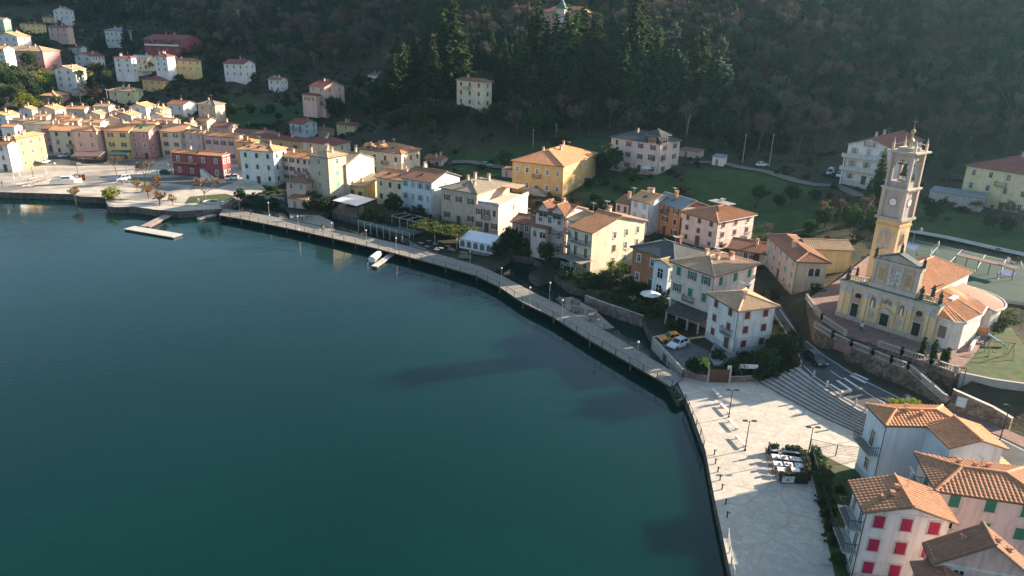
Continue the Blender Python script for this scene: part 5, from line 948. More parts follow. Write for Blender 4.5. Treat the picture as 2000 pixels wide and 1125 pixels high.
balustrade('stone balustrade at the front edge of the church terrace', inner[3:])
balustrade('short stone balustrade at the left end of the church terrace', inner[:3])
rw = [at3(x, y, 3.0) for x, y in [(1852,798),(1890,808),(1932,820),(1972,836)]]
wall_run('stone_wall', 'tall weathered red stone wall with notice boards right of the stair foot', 'wall', [(p[0], p[1], 2, 6.0-k*.5) for k, p in enumerate(rw)], .6, masonry('red_rubble', (.20,.10,.065), (.40,.27,.19), (.26,.20,.15), 2.4), STONE)
yw = [at3(x, y, 5.6) for x, y in [(1868,729),(1930,742),(2000,752),(2060,763)]]
wall_run('garden_wall', 'panelled grey concrete wall below the sunlit playground lawn', 'wall', [(p[0]+.3, p[1]-.4, 2, 6.0) for p in yw], .4, CONC, STONE)
d = (Vector(rw[1][:2])-Vector(rw[0][:2])).normalized(); nb = Vector((d.y, -d.x))
q = MB(); p = Vector(rw[0][:2]).lerp(Vector(rw[1][:2]), .55)+nb*.36; M_ = Matrix.Translation((p.x, p.y, 3.8)) @ Matrix.Rotation(math.atan2(d.y, d.x), 4, 'Z'); q.box(-.6, -.04, 0, .6, .04, 1.5, 0, M_); q.box(-.5, -.06, .15, .5, -.04, .9, 1, M_); q.box(-.5, -.06, 1.0, .5, -.04, 1.4, 1, M_); tag(q.build('notice_board', [plain('board_grey', (.45,.47,.46)), plain('paper', (.7,.7,.66), .8)]), 'grey notice board with pale papers on the red stone wall', 'notice board')
# hilltop villa with a green spire
p = VILLA = gp(1096, 78); t_ = thing('hilltop_villa', 'pink villa with orange roof and green pointed turret high above the conifers', 'villa', (p[0], p[1], p[2]+6.5), R(-20))
q = MB(); q.box(-9, 0, -4, 12, 9, 6, 0, None, 'b'); q.build('wall', plaster(PC['rose']), t_); roof_mesh('roof', [[(a-9, b_, c) for a, b_, c in f_] for f_ in roof_faces(21, 9, 'hip', 2.6, .6)], tiles(RC['terra'], .5), t_, 6)
q = MB(); q.lathe([(2.6,-3),(2.6,7.6)], 8, 0, (0, -1.2)); q.build('turret', plaster(PC['ppink']), t_); q = MB(); q.lathe([(3.4,7.5),(2.0,9.0),(.9,10.6),(.35,12.4),(0,13.6)], 8, 0, (0, -1.2)); q.build('turret_roof', noisy('green_copper', (.05,.10,.085), (.10,.17,.14), 1.2, .6), t_)
for x in (-7, -4.5, 4, 6.5, 9): add_window(t_, x, 0, 2.6, 0, 1.1, 1.7, 'n', SHC['gr'])
# ================================================================ VEGETATION
def leaf_mesh(name, V, mats, mi=None, smooth=False):
    """V: (n,4,3) quads"""
    n = len(V); me = bpy.data.meshes.new(name); me.vertices.add(n*4); me.vertices.foreach_set('co', V.reshape(-1).astype(np.float32))
    me.loops.add(n*4); me.loops.foreach_set('vertex_index', np.arange(n*4, dtype=np.int32)); me.polygons.add(n); me.polygons.foreach_set('loop_start', np.arange(0, n*4, 4, dtype=np.int32))
    for m_ in (mats if isinstance(mats, list) else [mats]): me.materials.append(m_)
    if mi is not None: me.polygons.foreach_set('material_index', np.asarray(mi, np.int32))
    me.update(); me.validate(); return me
def quads(c, d, side, L_, W_):
    """leaf cards: centre c, direction d, side vector, length, width"""
    L_ = np.asarray(L_)[:, None]/2; W_ = np.asarray(W_)[:, None]/2
    return np.stack([c-d*L_-side*W_*.6, c-d*L_+side*W_*.6, c+d*L_+side*W_, c+d*L_-side*W_], 1)
def unit(v): return v/np.maximum(np.linalg.norm(v, axis=-1, keepdims=True), 1e-9)
def tubes(segs, n=4):
    """segments (a, b, ra, rb) -> quads"""
    out = []
    for a, b_, ra, rb in segs:
        a, b_ = np.array(a, float), np.array(b_, float); d = unit(b_-a); u = unit(np.cross(d, [0.3, .1, 1] if abs(d[2]) < .9 else [1, 0, 0])); v = np.cross(d, u)
        for k in range(n):
            t0, t1 = 2*math.pi*k/n, 2*math.pi*(k+1)/n; r0_, r1_ = u*math.cos(t0)+v*math.sin(t0), u*math.cos(t1)+v*math.sin(t1)
            out.append([a+r0_*ra, a+r1_*ra, b_+r1_*rb, b_+r0_*rb])
    return np.array(out)
def conifer(seed, H_, Rm, droop=.35, dens=1.0, gap=0.0, first=.1, p=.9):
    g = np.random.default_rng(seed); C_, D_, S_, L_, W_ = [], [], [], [], []; segs = [((0,0,-1.5), (0,0,H_*.5), .022*H_, .013*H_), ((0,0,H_*.5), (0,0,H_), .013*H_, .01)]
    z = H_*first
    while z < H_*.985:
        f_ = (z-H_*first)/(H_*(1-first)); rad = Rm*((1-f_)**p)*g.uniform(.8, 1.15)+.12; nb = max(4, int(7*(1-f_)+4)); a0 = g.uniform(0, 6.28)
        for k in range(nb):
            if g.random() < gap: continue
            a = a0+2*math.pi*k/nb+g.uniform(-.3, .3); r_ = rad*g.uniform(.65, 1.15); n_ = max(4, int(r_*9*dens)); t_ = g.random(n_)**.7
            up = .25*(f_)-droop*.5; c = np.stack([np.cos(a)*r_*t_, np.sin(a)*r_*t_, z+r_*(up*t_-droop*t_*t_*.5+.12*np.where(t_ > .8, t_-.8, 0))], 1)
            c += g.normal(0, .07+.05*r_, (n_, 3))*[1, 1, .6]
            d = unit(np.stack([np.cos(a)+g.normal(0, .5, n_), np.sin(a)+g.normal(0, .5, n_), g.uniform(-.7, .15, n_)], 1)); s_ = unit(np.cross(d, g.normal(0, .6, (n_, 3))+[0, 0, 1]))
            C_.append(c); D_.append(d); S_.append(s_); L_.append(g.uniform(.45, .95, n_)*(.5+.05*H_)); W_.append(g.uniform(.16, .34, n_)*(.5+.05*H_))
        z += max(.35, H_*.032)*g.uniform(.8, 1.2)
    return quads(np.concatenate(C_), np.concatenate(D_), np.concatenate(S_), np.concatenate(L_), np.concatenate(W_)), tubes(segs, 6)
def leafy(seed, H_, Rm, nc=60, per=34, ls=.34, base=.25, sq=1.0):
    g = np.random.default_rng(seed); zc = H_*(base+(1-base)/2); hz = H_*(1-base)/2; C_ = []; segs = [((0,0,-1.5), (0,0,H_*base*1.3), .03*H_, .022*H_)]
    for k in range(nc):
        v = unit(g.normal(0, 1, 3)); rr_ = g.uniform(.35, 1)**.6*g.uniform(.75, 1.12); c = np.array([v[0]*Rm*rr_, v[1]*Rm*rr_, zc+v[2]*hz*rr_])
        cr = Rm*g.uniform(.16, .34); n_ = per; p_ = unit(g.normal(0, 1, (n_, 3)))*cr*(g.random((n_, 1))**.4)*[1, 1, .75*sq]; C_.append(c+p_)
        if k < 14: segs.append(((0,0,H_*base*(.9+.02*k)), tuple(c), .011*H_, .004*H_))
    C_ = np.concatenate(C_); n_ = len(C_); d = unit(g.normal(0, 1, (n_, 3))); s_ = unit(np.cross(d, g.normal(0, 1, (n_, 3))+[0, 0, .6]))
    L_ = g.uniform(.7, 1.4, n_)*ls; return quads(C_, d, s_, L_, L_*g.uniform(.5, .9, n_)), tubes(segs, 5)
def bare(seed, H_, spread=.5, lev=4, twig=.9):
    g = np.random.default_rng(seed); segs, TW = [], []
    def grow(p, d, L_, r_, l):
        q_ = p+d*L_; segs.append((p, q_, r_, r_*.65))
        if l == 0:
            for _ in range(int(9*twig)): dd = unit(d+g.normal(0, .55, 3)+[0, 0, .15]); TW.append((q_-d*L_*g.random()*.9, dd, g.uniform(.5, 1.2)*L_))
            return
        n_ = 3 if l > 1 else 4
        for k in range(n_):
            dd = unit(d+g.normal(0, spread, 3)+[0, 0, .22]); grow(p+d*L_*g.uniform(.55, 1), dd, L_*g.uniform(.6, .8), r_*.6, l-1)
    d0 = unit(np.array([g.normal(0, .06), g.normal(0, .06), 1])); segs.append((np.array([0, 0, -1.5]), np.zeros(3), .022*H_, .02*H_)); grow(np.zeros(3), d0, H_*.33, .018*H_, lev)
    A = np.array([t_[0] for t_ in TW]); D = np.array([t_[1] for t_ in TW]); L_ = np.array([t_[2] for t_ in TW]); s_ = unit(np.cross(D, g.normal(0, 1, D.shape)))
    return quads(A+D*L_[:, None]/2, D, s_, L_, np.full(len(L_), .05)+.005*H_), tubes(segs, 3)
def palm(seed):
    g = np.random.default_rng(seed); C_, D_, S_, L_, W_ = [], [], [], [], []
    for k in range(26):
        a = g.uniform(0, 6.28); e0 = g.uniform(-.2, 1.1)
        for j in range(7):
            t_ = j/7; r_ = 1.6*t_; c = [math.cos(a)*r_, math.sin(a)*r_, 4.6+math.sin(e0)*r_-.45*r_*r_]; C_.append(c); D_.append([math.cos(a), math.sin(a), math.sin(e0)-.9*r_]); S_.append([-math.sin(a), math.cos(a), 0]); L_.append(.34); W_.append(.75*(1-t_*.6))
    return quads(np.array(C_), unit(np.array(D_)), unit(np.array(S_)), L_, W_), tubes([((0,0,-1), (0.1,0,2.5), .17, .14), ((.1,0,2.5), (0,0,4.6), .14, .2)], 8)
BARK = noisy('bark', (.05,.04,.03), (.12,.10,.08), 3, .95)
GBARK = noisy('grey_bark', (.08,.068,.058), (.17,.15,.13), 2, .95)
CONM = foliage('conifer_needles', (.024,.046,.022), (.095,.14,.05), trans=.45); CEDM = foliage('cedar_needles', (.032,.064,.045), (.09,.135,.09), trans=.4)
DKLM = foliage('dark_leaves', (.018,.042,.016), (.055,.095,.03)); OLVM = foliage('olive_leaves', (.05,.075,.03), (.14,.15,.07)); YELM = foliage('yellow_green_leaves', (.16,.22,.02), (.34,.36,.04))
ORGM = foliage('autumn_leaves', (.15,.065,.02), (.32,.16,.05)); RSTM = foliage('rust_leaves', (.095,.045,.022), (.20,.10,.045)); TWGM = foliage('bare_twigs', (.105,.078,.058), (.21,.155,.115), trans=.05); REDM = foliage('red_ivy', (.12,.02,.015), (.22,.05,.03)); IVYM = foliage('ivy_leaves', (.03,.055,.02), (.08,.10,.04))
TK = {}
def kind_(k, variants, mt, bk=BARK): TK[k] = [(leaf_mesh('crown', c, mt), leaf_mesh('trunk', t_, bk)) for c, t_ in variants]
kind_('spruce', [conifer(i, 15, 3.3+.2*i, .35, 1.25, .12) for i in (1, 2, 3)]+[conifer(4, 17, 4.2, .5, 1.2, .2)], CONM)
kind_('cedar', [conifer(11, 16, 4.6, .12, 1.3, .28, .12, .75), conifer(12, 15, 4.0, .3, 1.3, .22)], CEDM)
kind_('cypress', [conifer(21, 6, .85, -.9, 2.2, 0, .02, .55), conifer(22, 6.5, .8, -.9, 2.2, 0, .02, .5)], DKLM)
kind_('tree', [leafy(31, 8, 3.2, 80, 36, .36), leafy(32, 9, 3.4, 90, 36, .38), leafy(33, 7, 3.4, 80, 36, .36)], DKLM)
kind_('olive', [leafy(41, 6.5, 2.9, 60, 36, .3), leafy(42, 6, 2.6, 60, 36, .3)], OLVM)
kind_('bare', [bare(51, 11), bare(52, 12, .42), bare(53, 10, .6), bare(54, 13, .38)], TWGM, GBARK)
kind_('pale', [bare(55, 11, .35, 4, .6)], TWGM, noisy('pale_bark', (.36,.33,.29), (.5,.46,.41), 2))
kind_('autumn', [leafy(61, 5, 1.9, 34, 26, .26, .38), leafy(62, 5, 1.7, 30, 26, .26, .4)], ORGM)
kind_('rust', [leafy(63, 8, 3.0, 60, 30, .34, .25)], RSTM)
kind_('bright', [leafy(71, 4.2, 2.6, 70, 40, .24, .05)], YELM)
kind_('shrub', [leafy(81, 2.4, 1.7, 34, 30, .22, .02), leafy(82, 2.0, 1.9, 34, 30, .22, .02)], DKLM)
kind_('palm', [palm(91), palm(92)], YELM)
# ================================================================ LAKESIDE BOARDWALK
ORD = ["", "second", "third", "fourth", "fifth", "sixth", "seventh", "eighth", "ninth", "tenth", "eleventh", "twelfth"]
E1 = [(428,420),(470,427),(560,445),(650,465),(740,486),(800,502),(870,521),(930,538),(975,560),(1020,590),(1080,619),(1150,663),(1230,709),(1312,756)]
E2 = [(436,407),(474,412),(560,428),(650,447),(740,467),(800,481),(870,500),(940,520),(990,543),(1042,571),(1102,600),(1180,644),(1252,688),(1334,737)]
ZD = 1.45
e1 = [at(*p, ZD)[:2] for p in E1]; e2 = [at(*p, ZD)[:2] for p in E2]
def dens(L_, st):
    out = []
    for a, b_ in zip(L_[:-1], L_[1:]):
        n_ = max(1, int(np.hypot(*(np.array(b_)-a))/st)); out += [np.array(a)+(np.array(b_)-a)*k/n_ for k in range(n_)]
    return out+[np.array(L_[-1])]
DECK = noisy('deck_boards', (.22,.20,.17), (.32,.29,.25), 1.2, .85, 8)
bw = thing('boardwalk', 'long pale boardwalk on piles following the shore below the houses', 'boardwalk', (*e1[6], 0))
def rel(o, pts): l = Vector(o.location); return [tuple(Vector(p)-l) for p in pts]
q = MB(); lx, ly = bw.location.x, bw.location.y
for i in range(len(e1)-1):
    a, b_, c, d = (np.array(p)-[lx, ly] for p in (e1[i], e1[i+1], e2[i+1], e2[i])); z0, z1 = 1.15, ZD
    q.face([(*a, z1), (*b_, z1), (*c, z1), (*d, z1)]); q.face([(*a, z0), (*b_, z0), (*b_, z1), (*a, z1)], 1); q.face([(*d, z1), (*c, z1), (*c, z0), (*d, z0)], 1); q.face([(*d, z0), (*c, z0), (*b_, z0), (*a, z0)], 1)
q.build('deck', [DECK, noisy('dark_timber', (.05,.04,.035), (.10,.085,.07), 1.5)], bw)
for p in dens(e1, 6.)[::1]:
    q = MB(); n_ = min(range(len(e1)), key=lambda i: np.hypot(*(np.array(e1[i])-p))); inn = (np.array(e2[n_])-e1[n_]); inn = inn/np.hypot(*inn); p = p+inn*.5
    q.tube([(p[0]-lx, p[1]-ly, -1.5), (p[0]-lx, p[1]-ly, 1.15)], .17, 8); q.tube([(p[0]+inn[0]*2-lx, p[1]+inn[1]*2-ly, -1.5), (p[0]+inn[0]*2-lx, p[1]+inn[1]*2-ly, 1.15)], .17, 8); q.box(p[0]-lx-.14, p[1]-ly-.14, .95, p[0]-lx+.14, p[1]-ly+.14, 1.14); q.build('pile', noisy('pile_timber', (.07,.06,.05), (.16,.14,.12), 2), bw)
def railing(name, label, pts, z, h_=1.0, st=2.2, mt=None, group=None, wires=2, cat='railing'):
    t_ = thing(name, label, cat, (*pts[0][:2], z if not isinstance(z, list) else z[0]), 0, group); l = t_.location.copy(); mt = mt or DARK
    P = dens([p[:2] for p in pts], st); q = MB()
    for i in range(len(P)-1):
        for k in range(wires+1): zz = h_*(k+1)/(wires+1); q.tube([(P[i][0]-l.x, P[i][1]-l.y, zz), (P[i+1][0]-l.x, P[i+1][1]-l.y, zz)], .035 if k == wires else .018, 5, cap=False)
    q.build('rail', mt, t_); pm = MB(); pm.box(-.045, -.045, -.1, .045, .045, h_+.02); pme = pm.mesh('post', mt)
    for p in P: link('post', pme, t_, (p[0]-l.x, p[1]-l.y, 0))
    return t_
railing('railing', 'dark railing on the lake side of the boardwalk', e1, ZD, 1.05, 3.0, None, 'boardwalk railings')
ex = [e2[i] for i in (0, 1, 2)]; railing('railing', 'dark railing on the land side of the boardwalk near the inlet', [e2[0], e2[1], e2[2]], ZD, 1.0, 2.6, None, 'boardwalk railings')
railing('railing', 'dark railing on the land side of the boardwalk below the veranda', [e2[3], e2[4], e2[5]], ZD, 1.0, 2.6, None, 'boardwalk railings')
railing('railing', 'dark railing on the land side of the boardwalk beside the palms', e2[7:11], ZD, 1.0, 2.6, None, 'boardwalk railings')
railing('railing', 'dark railing on the land side of the boardwalk beside the parked cars', e2[11:], ZD, 1.0, 2.6, None, 'boardwalk railings')
railing('railing', 'dark railing along the quay edge of the piazza', [at(*p, 1.2)[:2] for p in [(1338,782),(1352,815),(1368,850),(1374,874)]], 1.2, 1.0, 2.2)
railing('railing', 'pale railing of the landing stage at the bottom edge of piazza', [at(*p, 1.2)[:2] for p in [(1421,1048),(1424,1080),(1432,1125),(1440,1170)]], 1.2, 1.0, 1.6, METAL)
def lamp(px, py, z, label, h_=3.6, heads=1, group=None, globe=True):
    p = at(px, py, z) if z is not None else gp(px, py); t_ = thing('street_lamp', label, 'lamp post', tuple(p), 0, group); q = MB()
    q.tube([(0,0,-.1),(0,0,h_)], [.075,.045], 8); q.lathe([(.15,0),(.15,.12),(.08,.3)], 8); q.build('pole', DARK if not globe else METAL, t_)
    if globe: q = MB(); q.lathe([(0,h_-.02),(.17,h_+.08),(.2,h_+.2),(.15,h_+.33),(0,h_+.38)], 10); q.build('lamp_head', plain('lamp_glass', (.72,.72,.68), .3), t_, smooth=True)
    else:
        for sx in (-1, 1)[:heads]: q = MB(); q.tube([(0,0,h_-.1),(sx*.45,0,h_+.05)], .03, 5); q.box(sx*.55-.28, -.16, h_+.0, sx*.55+.28, .16, h_+.1); q.build('lamp_head', DARK, t_)
    return t_
BL = [(468,411),(526,421),(583,449),(649,463),(716,478),(774,494),(853,514),(918,522),(979,556),(1034,596),(1073,586),(1097,622),(1166,662),(1243,708)]
for i, p in enumerate(BL): lamp(*p, ZD, f'white globe lamp on the boardwalk, {["leftmost","second from left","third from left","fourth from left","fifth from left","sixth from left","seventh from left","eighth from left","sixth from right","fifth from right","fourth from right","third from right","second from right","rightmost"][i]} of them', 3.3, 1, 'globe lamps along the boardwalk')
lamp(1423, 816, 1.2, 'dark twin headed lamp post beside the second stone bench on piazza', 4.2, 2, 'piazza lamps', False); lamp(1455, 880, 1.2, 'dark twin headed lamp post beside the lowest stone bench on piazza', 4.2, 2, 'piazza lamps', False); lamp(1577, 893, 1.2, 'dark lamp post at the corner of the cafe hedge', 4.2, 2, 'piazza lamps', False)
lamp(1867, 797, 3.0, 'dark roadside lamp in front of the red stone wall', 6, 1, 'road lamps', False); lamp(1950, 868, 3.0, 'rusty lamp post behind the terracotta annex roofs', 5.5, 1, 'road lamps', False); lamp(1558, 690, 3.0, 'tall pale lamp post at the road bend below the parish house', 9, 1, 'road lamps', False); lamp(1690, 730, 3.0, 'short blue banner post on the rubble road wall', 5, 1, 'road lamps', False)  # the banner post is no lamp, it only borrows the lamp model
for i, (x, y) in enumerate([(65,345),(152,338),(247,338),(313,398)]): lamp(x, y, 1.8, f'thin lamp on the harbour square, {["leftmost","second from left","third from left","rightmost"][i]}', 6, 1, 'harbour lamps', False)
def bench(px, py, z, ang, label, L_=1.8, mt=None, leg=None, back=True, group='benches'):
    p = at(px, py, z); t_ = thing('bench', label, 'bench', (p[0], p[1], z), ang, group); mt = mt or WOOD; q = MB(); q.box(-L_/2, -.25, .4, L_/2, .25, .47); q.build('seat', mt, t_)
    if back: q = MB(); q.box(-L_/2, .22, .5, L_/2, .28, .9); q.build('backrest', mt, t_)
    for s_ in (-1, 1): q = MB(); q.box(s_*L_*.38-.06, -.22, 0, s_*L_*.38+.06, .22, .4); q.build('leg', leg or DARK, t_)
a0 = at(1392,765,1.2); a1 = at(1406,780,1.2); ang = math.atan2(a1[1]-a0[1], a1[0]-a0[0]); BST = noisy('bench_stone', (.52,.50,.46), (.66,.64,.60), 2)
for i, (x, y) in enumerate([(1399,772),(1416,802),(1431,832),(1446,865)]): bench(x, y, 1.2, ang, f'white stone bench on the piazza, {["topmost","second from top","third from top","lowest"][i]} of the row', 2.6, BST, BST, False, 'stone benches on the piazza')
for i, (x, y) in enumerate([(881,492),(905,499),(930,499),(947,502),(905,506),(912,507)]): bench(x, y, 1.62, R(-35+i*9), f'grey bench below the white marquee, {ORD[i] or "first"} from left', 1.9, None, None, True, 'benches in the bays of the boardwalk')
for i, (x, y) in enumerate([(1096,590),(1123,593),(1124,608),(1131,611),(1156,614),(1160,626)]): bench(x, y, ZD+.0, R(-45+i*11), f'grey bench in the boardwalk bay below the garden, {ORD[i] or "first"} from left', 1.9, None, None, True, 'benches in the bays of the boardwalk')
for i, (x, y) in enumerate([(580,427),(586,430),(604,428)]): bench(x, y, 1.62, R(-20+i*15), f'grey bench in the bay beside the tower house terrace, {ORD[i] or "first"} from left', 1.8, None, None, True, 'benches in the bays of the boardwalk')
bays = [[(800,470),(850,488),(905,490),(962,508),(958,524),(940,518),(870,499),(800,480)], [(1085,582),(1118,580),(1160,604),(1200,640),(1180,643),(1102,599)], [(566,418),(625,421),(652,434),(652,446),(566,428)]]
for i, b_ in enumerate(bays): slab('promenade_bay', pix(b_, 1.44), -2, 1.44, DECK, QUAYW)
# ================================================================ CARS
RUBB = plain('tyre_rubber', (.02,.02,.02), .8)
def car(px, py, z, px2, py2, colr, label, kind='hatch', L_=4.2, group=None):
    """nose at the second pixel"""
    p = at(px, py, z) if z is not None else gp(px, py); p2 = at(px2, py2, p[2]); a = math.atan2(p2[1]-p[1], p2[0]-p[0]); t_ = thing('parked_car', label, 'car', tuple(p), a, group); w_ = .88
    paint = plain('car_paint', colr, .28, .0, .6)
    roofz = 1.5 if kind == 'hatch' else (1.75 if kind == 'suv' else 1.95); x0, x1 = -L_/2, L_/2
    st = [(x0,.45,.8,.80),(x0+.12,.28,.95,.86),(x0+.8,.25,.98,w_),(0,.25,.95,w_),(x1-1.15,.25,.92,w_),(x1-.35,.27,.78,.84),(x1,.42,.62,.74)]
    q = MB(); R_ = [[(x,-w,zl),(x,-w*1.0,zh-.12),(x,-w*.9,zh),(x,w*.9,zh),(x,w,zh-.12),(x,w,zl)] for x, zl, zh, w in st]
    for i in range(len(R_)-1):
        for k in range(6): q.face([R_[i][k], R_[i+1][k], R_[i+1][(k+1) % 6], R_[i][(k+1) % 6]])
    q.face(R_[0]); q.face(R_[-1][::-1]); q.build('body', paint, t_, smooth=False)
    rb = x0+.15 if kind != 'hatch' else x0+.3; rf = x1-1.15 if kind != 'van' else x1-.75
    low = [(rb,-.80,.93),(rf,-.80,.9),(rf,.80,.9),(rb,.80,.93)]; top = [(rb+(.45 if kind == 'hatch' else .2),-.62,roofz),(rf-.75,-.62,roofz),(rf-.75,.62,roofz),(rb+(.45 if kind == 'hatch' else .2),.62,roofz)]
    q = MB(); q.face(top); 
    for i in range(4): q.face([low[i], low[(i+1) % 4], top[(i+1) % 4], top[i]])
    q.build('roof', paint, t_)
    def pane(i, u0, u1, nm):
        a_, b_, c, d = (Vector(v) for v in (low[i], low[(i+1) % 4], top[(i+1) % 4], top[i])); n_ = (b_-a_).cross(d-a_).normalized()*.012; f_ = lambda u, v: a_.lerp(b_, u).lerp(d.lerp(c, u), v)+n_
        qq = MB(); qq.face([f_(u0, .1), f_(u1, .1), f_(u1, .88), f_(u0, .88)]); qq.build(nm, GLASS, t_)
    for i in (0, 2): 
        if kind == 'van': pane(i, *((.68, .95) if i == 0 else (.05, .32)), 'side_window')
        else: pane(i, .05, .47, 'side_window'); pane(i, .52, .95, 'side_window')
    pane(1, .07, .93, 'windscreen'); pane(3, .1, .9, 'rear_window')
    wm = MB(); wm.lathe([(.12,-.1),(.30,-.1),(.33,-.06),(.33,.06),(.30,.1),(.12,.1)], 14, 0); wm.lathe([(0,.085),(.2,.095)], 10, 1); wm.lathe([(.2,-.095),(0,-.085)], 10, 1); wme = wm.mesh('wheel', [RUBB, METAL])
    for sx in (x0+.75, x1-.8):
        for sy in (-1, 1): link('wheel', wme, t_, (sx, sy*.80, .33), (R(90), 0, 0))
    for sy in (-1, 1):
        q = MB(); q.box(x1-.16, sy*.58-.17, .55, x1-.02, sy*.58+.17, .7); q.build('headlight', plain('lamp_lens', (.7,.7,.7), .15), t_); q = MB(); q.box(x0-.01, sy*.66-.12, .62, x0+.08, sy*.66+.12, .82); q.build('tail_light', plain('tail_lens', (.35,.02,.02), .25), t_)
    return t_
car(1592,707,3.0,1602,715,(.012,.013,.016),'black car driving down the road below the church','hatch',4.4)
car(1308,666,1.62,1294,667,(.62,.24,.02),'orange car with black roof parked beside the boardwalk','hatch',3.9); car(1324,677,1.62,1311,682,(.62,.64,.66),'silver white car parked next to the orange car','hatch',4.1)
car(1488,325,None,1500,324,(.72,.72,.70),'small white car alone on the hillside track','hatch',3.8); car(1621,341,None,1614,348,(.68,.69,.70),'white van parked left of the balcony house','van',4.8); car(1640,346,None,1633,352,(.66,.67,.68),'white hatchback beside the balcony house balconies','hatch',4.0)
car(240,352,1.85,226,354,(.62,.68,.72),'pale blue white car on the side street by the harbour trees','suv',4.4); car(446,351,1.85,440,356,(.70,.70,.69),'white car beside the red restaurant, left one of two','hatch',4.0); car(459,350,1.85,453,355,(.70,.70,.69),'white car beside the red restaurant, right one of two','hatch',4.0)
car(125,307,1.84,115,309,(.66,.67,.67),'white car in the middle of the harbour car park','hatch',4.2); car(88,319,1.84,97,317,(.70,.70,.70),'white car parked beside the ochre corner house','hatch',4.2); car(75,323,1.84,84,322,(.03,.03,.035),'dark car parked beside the ochre corner house','hatch',4.0)
car(324,340,1.85,334,340,(.04,.04,.05),'dark car left of the red restaurant','hatch',3.8); car(743,520,None,0,0,(.1,.1,.1),'x') if False else None
car(1868,352,None,1878,353,(.05,.06,.065),'dark car behind the bell tower under the wooded slope','hatch',4.0); car(950,325,None,960,326,(.35,.37,.38),'grey car on the lane behind the beige house','hatch',4.0); car(1545,678,3.0,1552,686,(.55,.57,.6),'silver car half hidden by shrubs at the road edge','hatch',4.0)
# ================================================================ DOCKS AND BOATS
PLK = noisy('weathered_planks', (.42,.38,.33), (.60,.55,.49), 1.5, .8)
def dock(label, pts, wd, z=.45, name='floating_dock', mt=None):
    P = [at(*p, z)[:2] for p in pts]; t_ = thing(name, label, 'dock', (*P[0], 0)); l = t_.location; 
    for a, b_ in zip(P[:-1], P[1:]):
        d = np.array(b_)-a; d = d/np.hypot(*d); n_ = np.array([-d[1], d[0]])*wd/2; q = MB(); c = [np.array(x)-[l.x, l.y] for x in (a-n_, b_-n_, b_+n_, a+n_)]; q.prism([tuple(x) for x in c], z-.12, z, 0); q.build('deck', mt or PLK, t_)
        c2 = [np.array(x)-[l.x, l.y] for x in (a-n_*.8, b_-n_*.8, b_+n_*.8, a+n_*.8)]; q = MB(); q.prism([tuple(x) for x in c2], -.3, z-.125, 0); q.build('float', plain('float_plastic', (.05,.05,.055), .6), t_)
dock('long outer arm of the floating L shaped dock by the harbour', [(252,444),(347,460)], 3.2); dock('narrow gangway joining the floating dock to the harbour island', [(283,442),(333,417)], 2.6, .6, 'gangway', noisy('gangway_planks', (.30,.22,.19), (.44,.34,.3), 1.5)); dock('small wooden jetty beside the covered white boat', [(731,520),(775,489)], 1.5, .5, 'jetty')
def hull(name, label, px, py, z, px2, py2, L_, B_, Hh, paint, trim, cabin=None, cover=False, cat='boat'):
    p = at(px, py, z); p2 = at(px2, py2, z); a = math.atan2(p2[1]-p[1], p2[0]-p[0]); t_ = thing(name, label, cat, (p[0], p[1], z), a); q = MB(); st = [(-L_/2,.92),(-L_*.3,1),(0,1),(L_*.25,.82),(L_*.42,.4),(L_/2,.03)]
    Rg = [[(x,-B_/2*f_*.55,0),(x,-B_/2*f_,Hh+.25*max(0, x/L_)),(x,B_/2*f_,Hh+.25*max(0, x/L_)),(x,B_/2*f_*.55,0)] for x, f_ in st]
    for i in range(len(Rg)-1):
        for k in (0, 2, 3): q.face([Rg[i][k], Rg[i][(k+1) % 4], Rg[i+1][(k+1) % 4], Rg[i+1][k]])
    q.face(Rg[0][::-1]); q.build('hull', paint, t_)
    q = MB(); zi = Hh*(.92 if cabin or cover else .35); f_ = .93
    Ri = [(x, B_/2*w_*f_) for x, w_ in st]; q.face([(x, -y, zi) for x, y in Ri]+[(x, y, zi) for x, y in Ri[::-1]]); q.build('deck', trim, t_)
    if cabin:
        q = MB(); q.box(-L_*.15, -B_*.33, zi, L_*.16, B_*.33, zi+1.0); q.face([(L_*.16,-B_*.33,zi),(L_*.27,-B_*.22,zi),(L_*.16,-B_*.33,zi+1.0)]); q.face([(L_*.16,B_*.33,zi),(L_*.16,B_*.33,zi+1.0),(L_*.27,B_*.22,zi)]); q.face([(L_*.16,-B_*.33,zi+1.0),(L_*.27,-B_*.22,zi),(L_*.27,B_*.22,zi),(L_*.16,B_*.33,zi+1.0)]); q.build('cabin', paint, t_)
        q = MB(); q.box(-L_*.13, -B_*.335, zi+.4, L_*.13, -B_*.33, zi+.85, skip='k'); q.box(-L_*.13, B_*.33, zi+.4, L_*.13, B_*.335, zi+.85); q.build('cabin_window', GLASS, t_)
    if cover:
        q = MB(); Rc = [[(x,-B_/2*f_*1.03,Hh),(x,-B_*.2*f_,Hh+.55*min(1, f_+.2)),(x,B_*.2*f_,Hh+.55*min(1, f_+.2)),(x,B_/2*f_*1.03,Hh)] for x, f_ in st]
        for i in range(len(Rc)-1):
            for k in range(3): q.face([Rc[i][k], Rc[i][k+1], Rc[i+1][k+1], Rc[i+1][k]])
        q.face(Rc[0][::-1]); q.build('cover', noisy('boat_cover', (.62,.62,.60), (.76,.76,.74), 2, .6), t_)
    else:
        q = MB(); q.box(-L_*.36, -B_*.4, Hh*.55, -L_*.30, B_*.4, Hh*.65); q.box(0, -B_*.42, Hh*.55, L_*.06, B_*.42, Hh*.65); q.build('thwart', WOOD, t_)
    return t_
